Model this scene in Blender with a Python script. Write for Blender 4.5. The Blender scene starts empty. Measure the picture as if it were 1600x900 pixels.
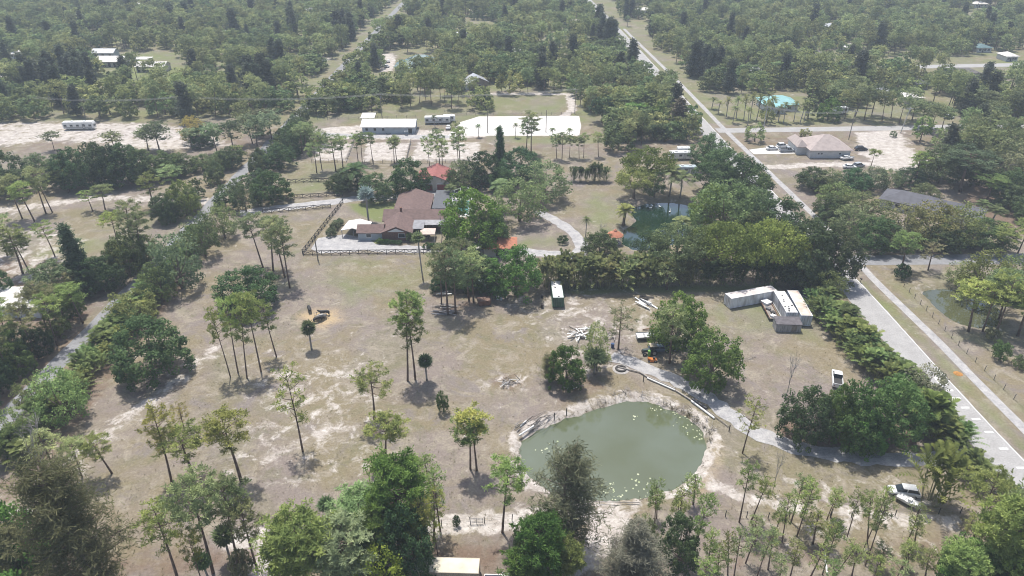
import bpy, math, random
import numpy as np
from mathutils import Vector, Matrix

SC = bpy.context.scene
COL = SC.collection
R = math.radians
PI = math.pi

# ------------------------------------------------------------------ camera, sky, sun, exposure
CAM_H, PITCH, FPX = 85.0, R(29.6), 1101.0
cd = bpy.data.cameras.new('camera')
cd.sensor_width = 36.0
cd.lens = FPX / 1600 * 36.0
cd.clip_start, cd.clip_end = 0.5, 20000
cam = bpy.data.objects.new('camera', cd)
COL.objects.link(cam)
cam.location = (0, 0, CAM_H)
cam.rotation_euler = (PI / 2 - PITCH, 0, 0)
SC.camera = cam

SUN = Vector((-0.13, 0.33, 1.0)).normalized()          # direction towards the sun
world = bpy.data.worlds.new('World')
SC.world = world
world.use_nodes = True
wn = world.node_tree.nodes
sky = wn.new('ShaderNodeTexSky')
sky.sky_type = 'NISHITA'
sky.sun_disc = False
sky.sun_elevation = math.asin(SUN.z)
sky.sun_rotation = math.atan2(SUN.x, SUN.y)
sky.air_density, sky.dust_density, sky.ozone_density = 1.0, 2.5, 1.0
wn['Background'].inputs[1].default_value = 0.15
world.node_tree.links.new(sky.outputs[0], wn['Background'].inputs[0])
sl = bpy.data.lights.new('sun', 'SUN')
sl.energy = 4.6
sl.angle = R(1.0)
sl.color = (1.0, 0.965, 0.91)
so = bpy.data.objects.new('sun', sl)
COL.objects.link(so)
so.rotation_euler = (-SUN).to_track_quat('-Z', 'Y').to_euler()
vs = SC.view_settings
vs.view_transform = 'Standard'
vs.look = 'None'
vs.exposure = 0.42
vs.gamma = 1.0
SC.render.engine = 'CYCLES'
SC.cycles.use_denoising = True
SC.cycles.filter_width = 1.05
SC.cycles.max_bounces = 5
SC.cycles.transparent_max_bounces = 4
SC.cycles.volume_bounces = 0

# ------------------------------------------------------------------ helpers: map survey, meshes, materials
CP, SP = math.cos(PITCH), math.sin(PITCH)
def gz(px, py, z=0.0):
    """map position (X east, Y north) of the point of height z surveyed at photo pixel px, py"""
    u, v = (px - 800) / FPX, (py - 450) / FPX
    t = (CAM_H - z) / (SP + v * CP)
    return (u * t, (CP - v * SP) * t)
def g(px, py): return gz(px, py, 0.0)
def top_h(Y, ty):
    v = (ty - 450) / FPX
    return CAM_H - Y * (SP + v * CP) / (CP - v * SP)
def proj(X, Y, Z=0.0):
    h = CAM_H - Z
    zc = Y * CP + h * SP
    return 800 + FPX * X / zc, 450 + FPX * (h * CP - Y * SP) / zc
def mpp(py):                                            # pixels per metre across, on the ground at row py
    return CP * (py - 450 + FPX * SP / CP) / CAM_H

ALL = []
def link(o, parent=None):
    COL.objects.link(o)
    if parent is not None: o.parent = parent
    return o
def tag(o, label=None, cat=None, group=None, kind=None):
    if label: o['label'] = label
    if cat: o['category'] = cat
    if group: o['group'] = group
    if kind: o['kind'] = kind
    return o
def empty(name, loc, rz=0.0, label=None, cat=None, group=None):
    o = bpy.data.objects.new(name, None)
    o.empty_display_size = 0.5
    o.location = (loc[0], loc[1], loc[2] if len(loc) > 2 else 0)
    o.rotation_euler = (0, 0, rz)
    link(o)
    return tag(o, label, cat, group)

class MB:
    """collects polygons into one mesh"""
    def __init__(s): s.v, s.f, s.m, s.a = [], [], [], []
    def add(s, vs_, fs, mi=0, var=0.5):
        b = len(s.v)
        s.v.extend(tuple(map(float, p)) for p in vs_)
        for f in fs:
            s.f.append(tuple(b + i for i in f)); s.m.append(mi); s.a.append(var)
        return s
    def quads(s, A, mi=0, var=None):                    # A: (n,4,3)
        b = len(s.v)
        n = len(A)
        s.v.extend(map(tuple, A.reshape(-1, 3).tolist()))
        s.f.extend((b + 4 * i, b + 4 * i + 1, b + 4 * i + 2, b + 4 * i + 3) for i in range(n))
        s.m.extend([mi] * n)
        s.a.extend((var.tolist() if var is not None else [0.5] * n))
        return s
    def box(s, x0, x1, y0, y1, z0, z1, mi=0):
        p = [(x0, y0, z0), (x1, y0, z0), (x1, y1, z0), (x0, y1, z0), (x0, y0, z1), (x1, y0, z1), (x1, y1, z1), (x0, y1, z1)]
        return s.add(p, [(3, 2, 1, 0), (4, 5, 6, 7), (0, 1, 5, 4), (1, 2, 6, 5), (2, 3, 7, 6), (3, 0, 4, 7)], mi)
    def tube(s, pts, rad, k=6, mi=0, cap=True):
        pts = [Vector(p) for p in pts]
        rings = []
        for i, p in enumerate(pts):
            d = (pts[min(i + 1, len(pts) - 1)] - pts[max(i - 1, 0)]).normalized()
            a = d.cross(Vector((0.3, 0.9, 0.1)) if abs(d.y) < 0.9 else Vector((1, 0, 0))).normalized()
            b = d.cross(a)
            r = rad[i] if hasattr(rad, '__len__') else rad
            rings.append([p + (a * math.cos(2 * PI * j / k) + b * math.sin(2 * PI * j / k)) * r for j in range(k)])
        vv = [q for ring in rings for q in ring]
        ff = [(i * k + j, i * k + (j + 1) % k, (i + 1) * k + (j + 1) % k, (i + 1) * k + j) for i in range(len(pts) - 1) for j in range(k)]
        if cap:
            ff.append(tuple(range(k))[::-1]); ff.append(tuple(range(len(vv) - k, len(vv))))
        return s.add(vv, ff, mi)
    def lathe(s, prof, k=12, mi=0, c=(0, 0, 0)):        # prof: (r,z)
        vv = [(c[0] + r * math.cos(2 * PI * j / k), c[1] + r * math.sin(2 * PI * j / k), c[2] + z) for r, z in prof for j in range(k)]
        ff = [(i * k + j, i * k + (j + 1) % k, (i + 1) * k + (j + 1) % k, (i + 1) * k + j) for i in range(len(prof) - 1) for j in range(k)]
        return s.add(vv, ff, mi)
    def mesh(s, name, mats, smooth=False):
        me = bpy.data.meshes.new(name)
        me.from_pydata(s.v, [], s.f)
        for m in (mats if isinstance(mats, (list, tuple)) else [mats]): me.materials.append(m)
        me.polygons.foreach_set('material_index', s.m)
        if smooth: me.polygons.foreach_set('use_smooth', [True] * len(s.f))
        at = me.attributes.new('var', 'FLOAT', 'FACE')
        at.data.foreach_set('value', s.a)
        me.update()
        return me
    def build(s, name, mats, parent=None, smooth=False, loc=None, rz=None):
        o = bpy.data.objects.new(name, s.mesh(name, mats, smooth))
        if loc is not None: o.location = (loc[0], loc[1], loc[2] if len(loc) > 2 else 0)
        if rz is not None: o.rotation_euler = (0, 0, rz)
        return link(o, parent)

def nodes(name):
    m = bpy.data.materials.new(name)
    m.use_nodes = True
    nt = m.node_tree
    return m, nt, nt.nodes['Principled BSDF'], lambda t: nt.nodes.new('ShaderNode' + t), nt.links.new
def ramp(N, stops):
    r = N('ValToRGB')
    e = r.color_ramp.elements
    e[0].position, e[0].color = stops[0][0], (*stops[0][1], 1)
    e[1].position, e[1].color = stops[-1][0], (*stops[-1][1], 1)
    for p, c in stops[1:-1]:
        x = e.new(p); x.color = (*c, 1)
    return r
MATS = {}
def paint(name, col, rough=0.6, var=0.18, scale=1.5, metal=0.0, bump=0.0, dirt=None, stretch=None):
    """weathered plain surface: colour with soft noise, optional dirt colour with a shape of its own"""
    if name in MATS: return MATS[name]
    m, nt, b, N, L = nodes(name)
    tc = N('TexCoord'); no = N('TexNoise')
    no.inputs['Scale'].default_value = scale; no.inputs['Detail'].default_value = 6
    if stretch:
        mp = N('Mapping'); mp.inputs['Scale'].default_value = stretch
        L(tc.outputs['Object'], mp.inputs[0]); L(mp.outputs[0], no.inputs['Vector'])
    else: L(tc.outputs['Object'], no.inputs['Vector'])
    c2 = dirt or tuple(max(0, x * (1 - 2 * var)) for x in col)
    r = ramp(N, [(0.34, c2), (0.62, col)])
    L(no.outputs[0], r.inputs[0]); L(r.outputs[0], b.inputs['Base Color'])
    b.inputs['Roughness'].default_value = rough
    b.inputs['Metallic'].default_value = metal
    if bump:
        bp = N('Bump'); bp.inputs['Strength'].default_value = bump
        L(no.outputs[0], bp.inputs['Height']); L(bp.outputs[0], b.inputs['Normal'])
    MATS[name] = m
    return m
def foliage_mat():
    m, nt, b, N, L = nodes('foliage')
    oi = N('ObjectInfo'); at = N('Attribute'); at.attribute_name = 'var'
    # leaf brightness and hue differ from tuft to tuft and from tree to tree
    mr = N('MapRange'); mr.inputs[3].default_value = 0.55; mr.inputs[4].default_value = 1.45
    L(at.outputs['Fac'], mr.inputs[0])
    mr2 = N('MapRange'); mr2.inputs[3].default_value = 0.68; mr2.inputs[4].default_value = 1.32
    L(oi.outputs['Random'], mr2.inputs[0])
    mu = N('Math'); mu.operation = 'MULTIPLY'; L(mr.outputs[0], mu.inputs[0]); L(mr2.outputs[0], mu.inputs[1])
    hs = N('HueSaturation')
    m3 = N('Math'); m3.operation = 'MULTIPLY_ADD'; m3.inputs[1].default_value = -0.035; m3.inputs[2].default_value = 0.5175
    L(at.outputs['Fac'], m3.inputs[0])
    m4 = N('Math'); m4.operation = 'MULTIPLY_ADD'; m4.inputs[1].default_value = 7.13; L(oi.outputs['Random'], m4.inputs[0])
    m5 = N('Math'); m5.operation = 'FRACT'; L(m4.outputs[0], m5.inputs[0])
    m6 = N('Math'); m6.operation = 'MULTIPLY_ADD'; m6.inputs[1].default_value = 0.045; m6.inputs[2].default_value = -0.0225; L(m5.outputs[0], m6.inputs[0])
    m7 = N('Math'); m7.operation = 'ADD'; L(m3.outputs[0], m7.inputs[0]); L(m6.outputs[0], m7.inputs[1])
    L(m7.outputs[0], hs.inputs['Hue']); L(mu.outputs[0], hs.inputs['Value']); L(oi.outputs['Color'], hs.inputs['Color'])
    b.inputs['Roughness'].default_value = 0.7
    b.inputs['Specular IOR Level'].default_value = 0.12
    L(hs.outputs[0], b.inputs['Base Color'])
    tr = N('BsdfTranslucent'); L(hs.outputs[0], tr.inputs[0])
    mx = N('MixShader'); mx.inputs[0].default_value = 0.42
    L(b.outputs[0], mx.inputs[1]); L(tr.outputs[0], mx.inputs[2])
    L(mx.outputs[0], nt.nodes['Material Output'].inputs[0])
    return m
FOL = foliage_mat()
BARK = paint('bark', (0.20, 0.15, 0.115), 0.9, 0.25, 3.0, stretch=(1, 1, 0.3))
BARKP = paint('pine_bark', (0.19, 0.125, 0.095), 0.9, 0.3, 2.5, stretch=(1, 1, 0.3))
BARKG = paint('pale_bark', (0.36, 0.33, 0.30), 0.9, 0.2, 2.0, stretch=(1, 1, 0.3))

# ------------------------------------------------------------------ ground, water, roads
rng = np.random.default_rng(7)
POND_BIG = [g(*p) for p in [(808, 700), (814, 681), (838, 664), (868, 653), (905, 641), (945, 627), (985, 619), (1020, 622), (1050, 634), (1080, 648), (1104, 668), (1110, 692), (1102, 720), (1080, 748), (1052, 765), (1010, 777), (960, 783), (910, 780), (862, 768), (826, 746), (810, 722)]]
POND_DARK = [g(*p) for p in [(985, 321), (1010, 314), (1050, 312), (1085, 318), (1092, 345), (1070, 372), (1040, 386), (990, 389), (969, 378), (972, 356), (992, 342), (984, 332)]]
POND_RIGHT = [g(*p) for p in [(1436, 450), (1470, 445), (1512, 450), (1545, 462), (1575, 485), (1570, 505), (1535, 511), (1505, 505), (1480, 494), (1460, 476)]]
def inpoly(px, py, poly):
    ins = np.zeros(px.shape, bool)
    n = len(poly)
    for i in range(n):
        x1, y1 = poly[i]; x2, y2 = poly[(i + 1) % n]
        c = ((y1 > py) != (y2 > py)) & (px < (x2 - x1) * (py - y1) / (y2 - y1 + 1e-12) + x1)
        ins ^= c
    return ins
def dist_line(px, py, pts, closed=False):
    d = np.full(px.shape, 1e9)
    P = list(pts) + ([pts[0]] if closed else [])
    for (x1, y1), (x2, y2) in zip(P, P[1:]):
        L2 = (x2 - x1) ** 2 + (y2 - y1) ** 2 + 1e-9
        t = np.clip(((px - x1) * (x2 - x1) + (py - y1) * (y2 - y1)) / L2, 0, 1)
        d = np.minimum(d, np.hypot(px - x1 - t * (x2 - x1), py - y1 - t * (y2 - y1)))
    return d
def sdf(px, py, poly):
    d = dist_line(px, py, poly, True)
    return np.where(inpoly(px, py, poly), -d, d)
def sm(a, b, x):
    t = np.clip((x - a) / (b - a), 0, 1)
    return t * t * (3 - 2 * t)
def axis(lo, hi, step, far_lo, far_hi, grow=1.12):
    a = list(np.arange(lo, hi + 1e-6, step))
    s = step
    while a[-1] < far_hi: s *= grow; a.append(a[-1] + s)
    s = step
    while a[0] > far_lo: s *= grow; a.insert(0, a[0] - s)
    return np.array(a)
gx = axis(-118, 124, 0.9, -3000, 3000)
gy = axis(38, 330, 0.9, -700, 4500)
GX, GY = np.meshgrid(gx, gy)
Zg = np.zeros_like(GX)
def smooth_noise(X, Y, sc, seed):
    r_ = np.random.default_rng(seed)
    tot = 0
    for k in range(5):
        a, ph, f = r_.uniform(0, 2 * PI), r_.uniform(0, 2 * PI, 2), (0.6 + k * 0.45) / sc
        tot = tot + np.sin((X * math.cos(a) + Y * math.sin(a)) * f * 2 * PI + ph[0]) * np.cos((-X * math.sin(a) + Y * math.cos(a)) * f * 1.7 * PI + ph[1])
    return tot / 2.2
n1 = smooth_noise(GX, GY, 5.0, 3)
SD = [sdf(GX + 0.35 * n1, GY + 0.35 * smooth_noise(GX, GY, 4, 9), P) for P in (POND_BIG, POND_DARK, POND_RIGHT)]
for s in SD:
    Zg = np.minimum(Zg, -1.7 * sm(1.6, -3.0, s))
Zg += 0.03 * np.minimum(n1 - 1.2, 0) * sm(0.5, 4, np.minimum(np.minimum(SD[0], SD[1]), SD[2])) * (np.abs(GX) < 78) * (GY < 165)
# zones: R sand, G green, B leaf litter / brown soil, A red-tan grass
ZC = np.zeros(GX.shape + (4,))
def zone(ch, poly=None, line=None, w=3.0, amt=1.0, soft=3.0):
    if poly is not None: m = sm(soft * .5, -soft * .5, sdf(GX, GY, [g(*p) for p in poly]))
    else: m = sm(w + soft * .5, w - soft * .5, dist_line(GX, GY, [g(*p) for p in line]))
    ZC[..., ch] = np.maximum(ZC[..., ch], m * amt) if amt > 0 else ZC[..., ch] * (1 - m * -amt)
# sand
zone(0, line=[(60, 748), (150, 690), (215, 640), (270, 600), (335, 548)], w=1.6, amt=0.62, soft=6)
zone(0, line=[(40, 700), (110, 735), (60, 790)], w=3, amt=0.3, soft=6)
zone(0, line=[(-40, 335), (70, 320), (160, 308), (250, 312), (335, 316)], w=2.4, amt=0.62, soft=5)
zone(0, poly=[(-30, 193), (60, 191), (240, 193), (330, 205), (360, 228), (250, 236), (90, 220), (-30, 232)], amt=0.62, soft=8)
zone(0, poly=[(-20, 360), (120, 350), (130, 440), (-20, 460)], amt=0.35, soft=12)
for P in ([(573, 223), (642, 223), (634, 252), (566, 252)], [(652, 222), (752, 222), (748, 252), (640, 252)], [(487, 224), (552, 223), (542, 251), (490, 251)]):
    zone(0, poly=P, amt=0.66, soft=3)
zone(0, poly=[(470, 203), (560, 196), (700, 205), (760, 213), (700, 219), (480, 216)], amt=0.85, soft=4)
zone(0, poly=[(1338, 208), (1400, 203), (1425, 238), (1468, 258), (1440, 270), (1380, 264), (1345, 240)], amt=1.0, soft=7)
zone(0, line=[(1180, 262), (1260, 258), (1350, 256), (1400, 262)], w=2.2, amt=0.8, soft=4)
zone(0, line=[(360, 842), (470, 826), (560, 828), (640, 825), (720, 818), (800, 812), (900, 800)], w=2.0, amt=0.8, soft=4)
zone(0, line=[(470, 826), (420, 850), (410, 905)], w=2.6, amt=0.75, soft=4)
zone(0, poly=[(918, 795), (990, 800), (985, 830), (960, 860), (900, 905), (860, 905), (915, 850)], amt=0.95, soft=4)
zone(0, poly=[(780, 455), (1010, 455), (1010, 560), (930, 600), (850, 560)], amt=0.27, soft=14)
zone(0, line=[(1015, 470), (1000, 500), (985, 530), (962, 558)], w=2, amt=0.36, soft=5)
zone(0, poly=[(870, 462), (910, 460), (905, 478), (885, 484)], amt=0.45, soft=6)
zone(0, poly=[(390, 560), (580, 540), (620, 640), (560, 760), (330, 760), (380, 640)], amt=0.30, soft=20)
zone(0, line=[(1110, 760), (1230, 795), (1380, 806), (1490, 812)], w=1.3, amt=0.6, soft=3)
zone(0, poly=[(1220, 740), (1420, 740), (1480, 820), (1380, 880), (1180, 830)], amt=0.25, soft=12)
zone(0, line=[(400, 92), (500, 92)], w=6, amt=1.0, soft=6)
zone(0, line=[(-20, 122), (60, 103), (105, 88), (150, 66)], w=4, amt=1.0, soft=4)
zone(0, line=[(760, 147), (890, 147), (895, 172), (880, 182)], w=1.6, amt=1.0, soft=3)
zone(0, poly=[(590, 84), (620, 88), (612, 112), (596, 112)], amt=0.9, soft=5)
zone(0, line=[(0, 470), (30, 475)], w=6, amt=0.8, soft=6)
zone(0, poly=[(730, 600), (760, 585), (830, 580), (835, 605), (790, 615)], amt=0.35, soft=4)
# green
zone(1, poly=[(545, 318), (640, 312), (636, 345), (590, 348), (560, 335)], amt=1.0, soft=3)
zone(1, poly=[(562, 372), (600, 374), (605, 383), (560, 383)], amt=0.9, soft=2)
zone(1, poly=[(920, 300), (975, 300), (985, 330), (965, 385), (930, 365), (905, 330)], amt=0.6, soft=10)
zone(1, poly=[(800, 365), (895, 370), (890, 388), (800, 388)], amt=0.45, soft=8)
zone(1, poly=[(880, 447), (1215, 444), (1215, 455), (880, 460)], amt=0.95, soft=3)
zone(1, poly=[(1100, 465), (1300, 475), (1310, 540), (1120, 530)], amt=0.5, soft=12)
zone(1, poly=[(440, 400), (700, 400), (700, 450), (560, 480), (430, 450)], amt=0.42, soft=14)
zone(1, poly=[(440, 250), (560, 255), (550, 305), (440, 305)], amt=0.5, soft=8)
zone(1, poly=[(760, 212), (960, 212), (955, 225), (760, 225)], amt=0.6, soft=5)
zone(1, poly=[(155, 104), (275, 104), (285, 132), (150, 132)], amt=1.0, soft=4)
zone(1, poly=[(190, 86), (275, 86), (275, 96), (190, 98)], amt=0.8, soft=4)
zone(1, line=[(1345, 440), (1470, 560), (1600, 700)], w=1.5, amt=0.6, soft=4)
zone(1, line=[(1395, 440), (1500, 545), (1620, 660)], w=2.0, amt=0.35, soft=4)
zone(1, poly=[(1430, 420), (1600, 430), (1600, 560), (1520, 560)], amt=0.35, soft=14)
zone(1, poly=[(1120, 160), (1440, 165), (1440, 195), (1130, 197)], amt=0.6, soft=6)
zone(1, poly=[(1330, 84), (1600, 84), (1600, 150), (1470, 145)], amt=0.45, soft=10)
zone(1, poly=[(590, 125), (620, 126), (615, 142), (588, 140)], amt=0.6, soft=4)
zone(1, poly=[(0, 380), (220, 340), (300, 330), (180, 440), (0, 450)], amt=0.45, soft=14)
# brown litter and soil
zone(2, poly=[(60, 850), (450, 850), (450, 910), (60, 910)], amt=0.7, soft=8)
zone(2, poly=[(640, 842), (790, 835), (810, 905), (600, 905)], amt=0.75, soft=6)
zone(2, poly=[(1000, 840), (1520, 830), (1520, 910), (1000, 910)], amt=0.5, soft=10)
zone(2, poly=[(1215, 655), (1440, 655), (1430, 702), (1300, 700), (1215, 690)], amt=0.9, soft=4)
zone(2, poly=[(1480, 285), (1640, 285), (1640, 375), (1540, 360)], amt=0.85, soft=8)
zone(2, poly=[(1330, 278), (1500, 272), (1480, 330), (1380, 345), (1320, 310)], amt=0.4, soft=8)
zone(2, poly=[(670, 455), (790, 452), (780, 478), (690, 500)], amt=0.6, soft=8)
zone(2, line=[(330, 352), (250, 470), (120, 640), (20, 760)], w=3.5, amt=0.7, soft=5)
zone(2, line=[(1292, 470), (1350, 560), (1400, 620)], w=2.5, amt=0.7, soft=4)
zone(2, poly=[(845, 595), (960, 575), (950, 610), (880, 640)], amt=0.6, soft=5)
zone(2, poly=[(1040, 555), (1080, 560), (1180, 620), (1110, 600)], amt=0.5, soft=5)
zone(2, poly=[(760, 590), (800, 580), (830, 592), (800, 612), (765, 606)], amt=0.6, soft=3)
zone(2, poly=[(-40, 398), (190, 410), (120, 560), (-40, 700)], amt=0.7, soft=10)
FORF = sm(228, 262, GY) * 0.5
ZC[..., 1] = np.maximum(ZC[..., 1], sm(262, 300, GY) * 0.55 * (1 - np.clip(ZC[..., 0] * 1.5, 0, 1)))
ZC[..., 2] = np.maximum(ZC[..., 2], FORF * (1 - np.clip(ZC[..., 0] + ZC[..., 1], 0, 1)))
# hay (golden straw) and shore
zone(3, poly=[(466, 492), (490, 484), (525, 484), (532, 500), (505, 512), (478, 506)], amt=1.0, soft=4)
zone(3, line=[(1120, 690), (1122, 720), (1105, 752), (1090, 775)], w=0.9, amt=0.35, soft=2)
for s, a in zip(SD, (0.55, 0.2, 0.15)):
    ZC[..., 0] = np.maximum(ZC[..., 0], a * sm(3.2, 0.9, s) * sm(-2.5, -0.5, s))

m, nt, b, N, L = nodes('pasture_ground')
tc = N('TexCoord')
at = N('Attribute'); at.attribute_name = 'zones'
sep = N('SeparateColor'); L(at.outputs['Color'], sep.inputs[0])
def noise(sc, det=5, dist=0.0, rough=0.55):
    n_ = N('TexNoise'); n_.inputs['Scale'].default_value = sc; n_.inputs['Detail'].default_value = det
    n_.inputs['Distortion'].default_value = dist; n_.inputs['Roughness'].default_value = rough
    L(tc.outputs['Object'], n_.inputs['Vector']); return n_.outputs[0]
def mathn(op, a, b_=None, c=None):
    x = N('Math'); x.operation = op
    for i, q in enumerate((a, b_, c)):
        if q is None: continue
        if hasattr(q, 'node'): L(q, x.inputs[i])
        else: x.inputs[i].default_value = q
    return x.outputs[0]
def mix(f, a, b_):
    x = N('Mix'); x.data_type = 'RGBA'
    for i, q in ((0, f), (6, a), (7, b_)):
        if hasattr(q, 'node'): L(q, x.inputs[i])
        elif i == 0: x.inputs[0].default_value = q
        else: x.inputs[i].default_value = (*q, 1)
    return x.outputs[2]
def sstep(x, a, b_):
    q = N('MapRange'); q.interpolation_type = 'SMOOTHSTEP'
    q.inputs[1].default_value = a; q.inputs[2].default_value = b_
    L(x, q.inputs[0]); return q.outputs[0]
big, med, fine = noise(0.045, 6, .4), noise(0.24, 9, 0.9, .7), noise(2.4, 7, 0.3, 0.75)
c = mix(sstep(big, 0.42, 0.58), (0.172, 0.144, 0.093), (0.176, 0.147, 0.128))
c = mix(mathn('MULTIPLY', sstep(noise(0.033, 7, 1.0, .6), 0.50, 0.64), 0.5), c, (0.144, 0.135, 0.078))
c = mix(mathn('MULTIPLY', sstep(noise(0.17, 9, 1.2, .7), 0.50, 0.66), 0.6), c, (0.125, 0.121, 0.071))
c = mix(sstep(med, 0.47, 0.66), c, (0.232, 0.202, 0.158))
c = mix(mathn('MULTIPLY', sstep(noise(0.12, 9, 1.0, .68), 0.52, 0.66), 0.8), c, (0.162, 0.139, 0.129))
c = mix(mathn('MULTIPLY', sstep(noise(0.75, 9, 0.8, .75), 0.54, 0.72), 0.6), c, (0.262, 0.231, 0.190))
c = mix(mathn('MULTIPLY', sstep(noise(1.1, 9, 0.6, .75), 0.56, 0.74), 0.5), c, (0.107, 0.092, 0.065))
# hay: golden straw
c = mix(mathn('MULTIPLY', at.outputs['Alpha'], sstep(noise(0.9, 5), 0.25, 0.5)), c, (0.335, 0.255, 0.155))
gmask = mathn('ADD', mathn('MULTIPLY', sep.outputs[1], 0.75), mathn('MULTIPLY_ADD', noise(0.09, 6, 0.5), 1.3, -0.72))
c = mix(sstep(gmask, 0.0, 0.75), c, (0.132, 0.150, 0.060))
lmask = mathn('ADD', mathn('MULTIPLY', sep.outputs[2], 0.9), mathn('MULTIPLY_ADD', noise(0.35, 6, 0.4), 1.2, -0.72))
c = mix(sstep(lmask, 0.1, 0.8), c, (0.135, 0.095, 0.070))
smask = mathn('ADD', mathn('MULTIPLY', sep.outputs[0], 0.42), mathn('MULTIPLY_ADD', noise(0.30, 10, 0.45, 0.70), 1.0, 0.0))
sm_ = sstep(smask, 0.60, 0.76)
sandc = mix(sstep(noise(0.5, 9, 0.6, .7), 0.38, 0.64), (0.335, 0.300, 0.268), (0.50, 0.465, 0.43))
c = mix(mathn('MULTIPLY', sm_, 0.8), c, sandc)
k = mathn('MULTIPLY_ADD', fine, 1.35, 0.33)
hv = N('HueSaturation'); L(c, hv.inputs['Color']); L(k, hv.inputs['Value'])
L(hv.outputs[0], b.inputs['Base Color'])
b.inputs['Roughness'].default_value = 0.95
b.inputs['Specular IOR Level'].default_value = 0.1
bp = N('Bump'); bp.inputs['Strength'].default_value = 0.5; bp.inputs['Distance'].default_value = 0.25
L(noise(1.3, 8, 0.3, 0.7), bp.inputs['Height']); L(bp.outputs[0], b.inputs['Normal'])
GROUND = m

me = bpy.data.meshes.new('ground')
ny_, nx_ = GX.shape
co = np.stack([GX, GY, Zg], -1).reshape(-1, 3).astype(np.float32)
idx = np.arange(ny_ * nx_).reshape(ny_, nx_)
F = np.stack([idx[:-1, :-1], idx[:-1, 1:], idx[1:, 1:], idx[1:, :-1]], -1).reshape(-1, 4).astype(np.int32)
me.vertices.add(len(co)); me.vertices.foreach_set('co', co.ravel())
me.loops.add(F.size); me.loops.foreach_set('vertex_index', F.ravel())
me.polygons.add(len(F)); me.polygons.foreach_set('loop_start', np.arange(0, F.size, 4, dtype=np.int32))
me.update(calc_edges=True)
ca = me.color_attributes.new('zones', 'FLOAT_COLOR', 'POINT')
ca.data.foreach_set('color', ZC.reshape(-1, 4).astype(np.float32).ravel())
me.polygons.foreach_set('use_smooth', [True] * len(F))
me.materials.append(GROUND)
ground = link(bpy.data.objects.new('ground', me))
tag(ground, kind='structure')

def water_mat(name, col, rough=0.06, murk=0.5):
    m, nt, b, N, L = nodes(name)
    tc = N('TexCoord'); n = N('TexNoise'); n.inputs['Scale'].default_value = 0.07; n.inputs['Detail'].default_value = 4
    L(tc.outputs['Object'], n.inputs['Vector'])
    r = ramp(N, [(0.32, (col[0] * .78, col[1] * .76, col[2] * .55)), (0.62, col)])
    L(n.outputs[0], r.inputs[0]); L(r.outputs[0], b.inputs['Base Color'])
    b.inputs['Roughness'].default_value = rough
    b.inputs['IOR'].default_value = 1.333
    b.inputs['Specular IOR Level'].default_value = 1.0
    b.inputs['Coat Weight'].default_value = 0.7
    b.inputs['Coat Roughness'].default_value = 0.04
    n2 = N('TexNoise'); n2.inputs['Scale'].default_value = 1.6; n2.inputs['Detail'].default_value = 3
    L(tc.outputs['Object'], n2.inputs['Vector'])
    bp = N('Bump'); bp.inputs['Strength'].default_value = 0.05; bp.inputs['Distance'].default_value = 0.1
    L(n2.outputs[0], bp.inputs['Height']); L(bp.outputs[0], b.inputs['Normal'])
    return m
def flat_poly(name, pts, z, mat, kind='structure', label=None):
    mb = MB(); mb.add([(x, y, z) for x, y in pts], [tuple(range(len(pts)))])
    o = mb.build(name, mat)
    if label: o['label'] = label
    return tag(o, kind=kind)
def grow(poly, d):
    cx = sum(p[0] for p in poly) / len(poly); cy = sum(p[1] for p in poly) / len(poly)
    return [(x + (x - cx) / math.hypot(x - cx, y - cy) * d, y + (y - cy) / math.hypot(x - cx, y - cy) * d) for x, y in poly]
def ccw(poly):
    a = sum(x1 * y2 - x2 * y1 for (x1, y1), (x2, y2) in zip(poly, poly[1:] + poly[:1]))
    return poly if a > 0 else poly[::-1]
flat_poly('pond_water', ccw(grow(POND_BIG, 2.0)), -0.75, water_mat('pond_green', (0.098, 0.115, 0.074)), label='pale green pond water beside the gravel drive')
flat_poly('pond_water', ccw(grow(POND_DARK, 2.0)), -0.75, water_mat('pond_dark', (0.010, 0.028, 0.017)), label='dark green pond water beside the orange gazebo')
flat_poly('pond_water', ccw(grow(POND_RIGHT, 2.0)), -0.75, water_mat('pond_algae', (0.07, 0.075, 0.038)), label='algae covered pond water beyond the wire fence')

def road_mat(name, c1, c2, sc=0.35, speck=0.0):
    m, nt, b, N, L = nodes(name)
    tc = N('TexCoord')
    def nz(s, d): 
        n = N('TexNoise'); n.inputs['Scale'].default_value = s; n.inputs['Detail'].default_value = d; n.inputs['Roughness'].default_value = 0.65
        L(tc.outputs['Object'], n.inputs['Vector']); return n.outputs[0]
    r = ramp(N, [(0.35, c1), (0.65, c2)])
    L(nz(sc, 9), r.inputs[0])
    hv = N('HueSaturation'); L(r.outputs[0], hv.inputs['Color'])
    mm = N('Math'); mm.operation = 'MULTIPLY_ADD'; mm.inputs[1].default_value = 1.0; mm.inputs[2].default_value = 0.5
    L(nz(3.5, 5), mm.inputs[0]); L(mm.outputs[0], hv.inputs['Value']); L(hv.outputs[0], b.inputs['Base Color'])
    b.inputs['Roughness'].default_value = 0.9
    b.inputs['Specular IOR Level'].default_value = 0.2
    return m
ASPH = road_mat('asphalt_pale', (0.262, 0.254, 0.245), (0.312, 0.305, 0.295))
ASPHB = road_mat('asphalt_blue_grey', (0.160, 0.160, 0.164), (0.232, 0.232, 0.236))
GRAV = road_mat('gravel', (0.235, 0.230, 0.232), (0.370, 0.358, 0.345), 0.6)
CONC = road_mat('concrete', (0.440, 0.424, 0.400), (0.528, 0.512, 0.480))
SANDM = road_mat('white_sand', (0.480, 0.456, 0.424), (0.576, 0.552, 0.520), 0.2)
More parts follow.
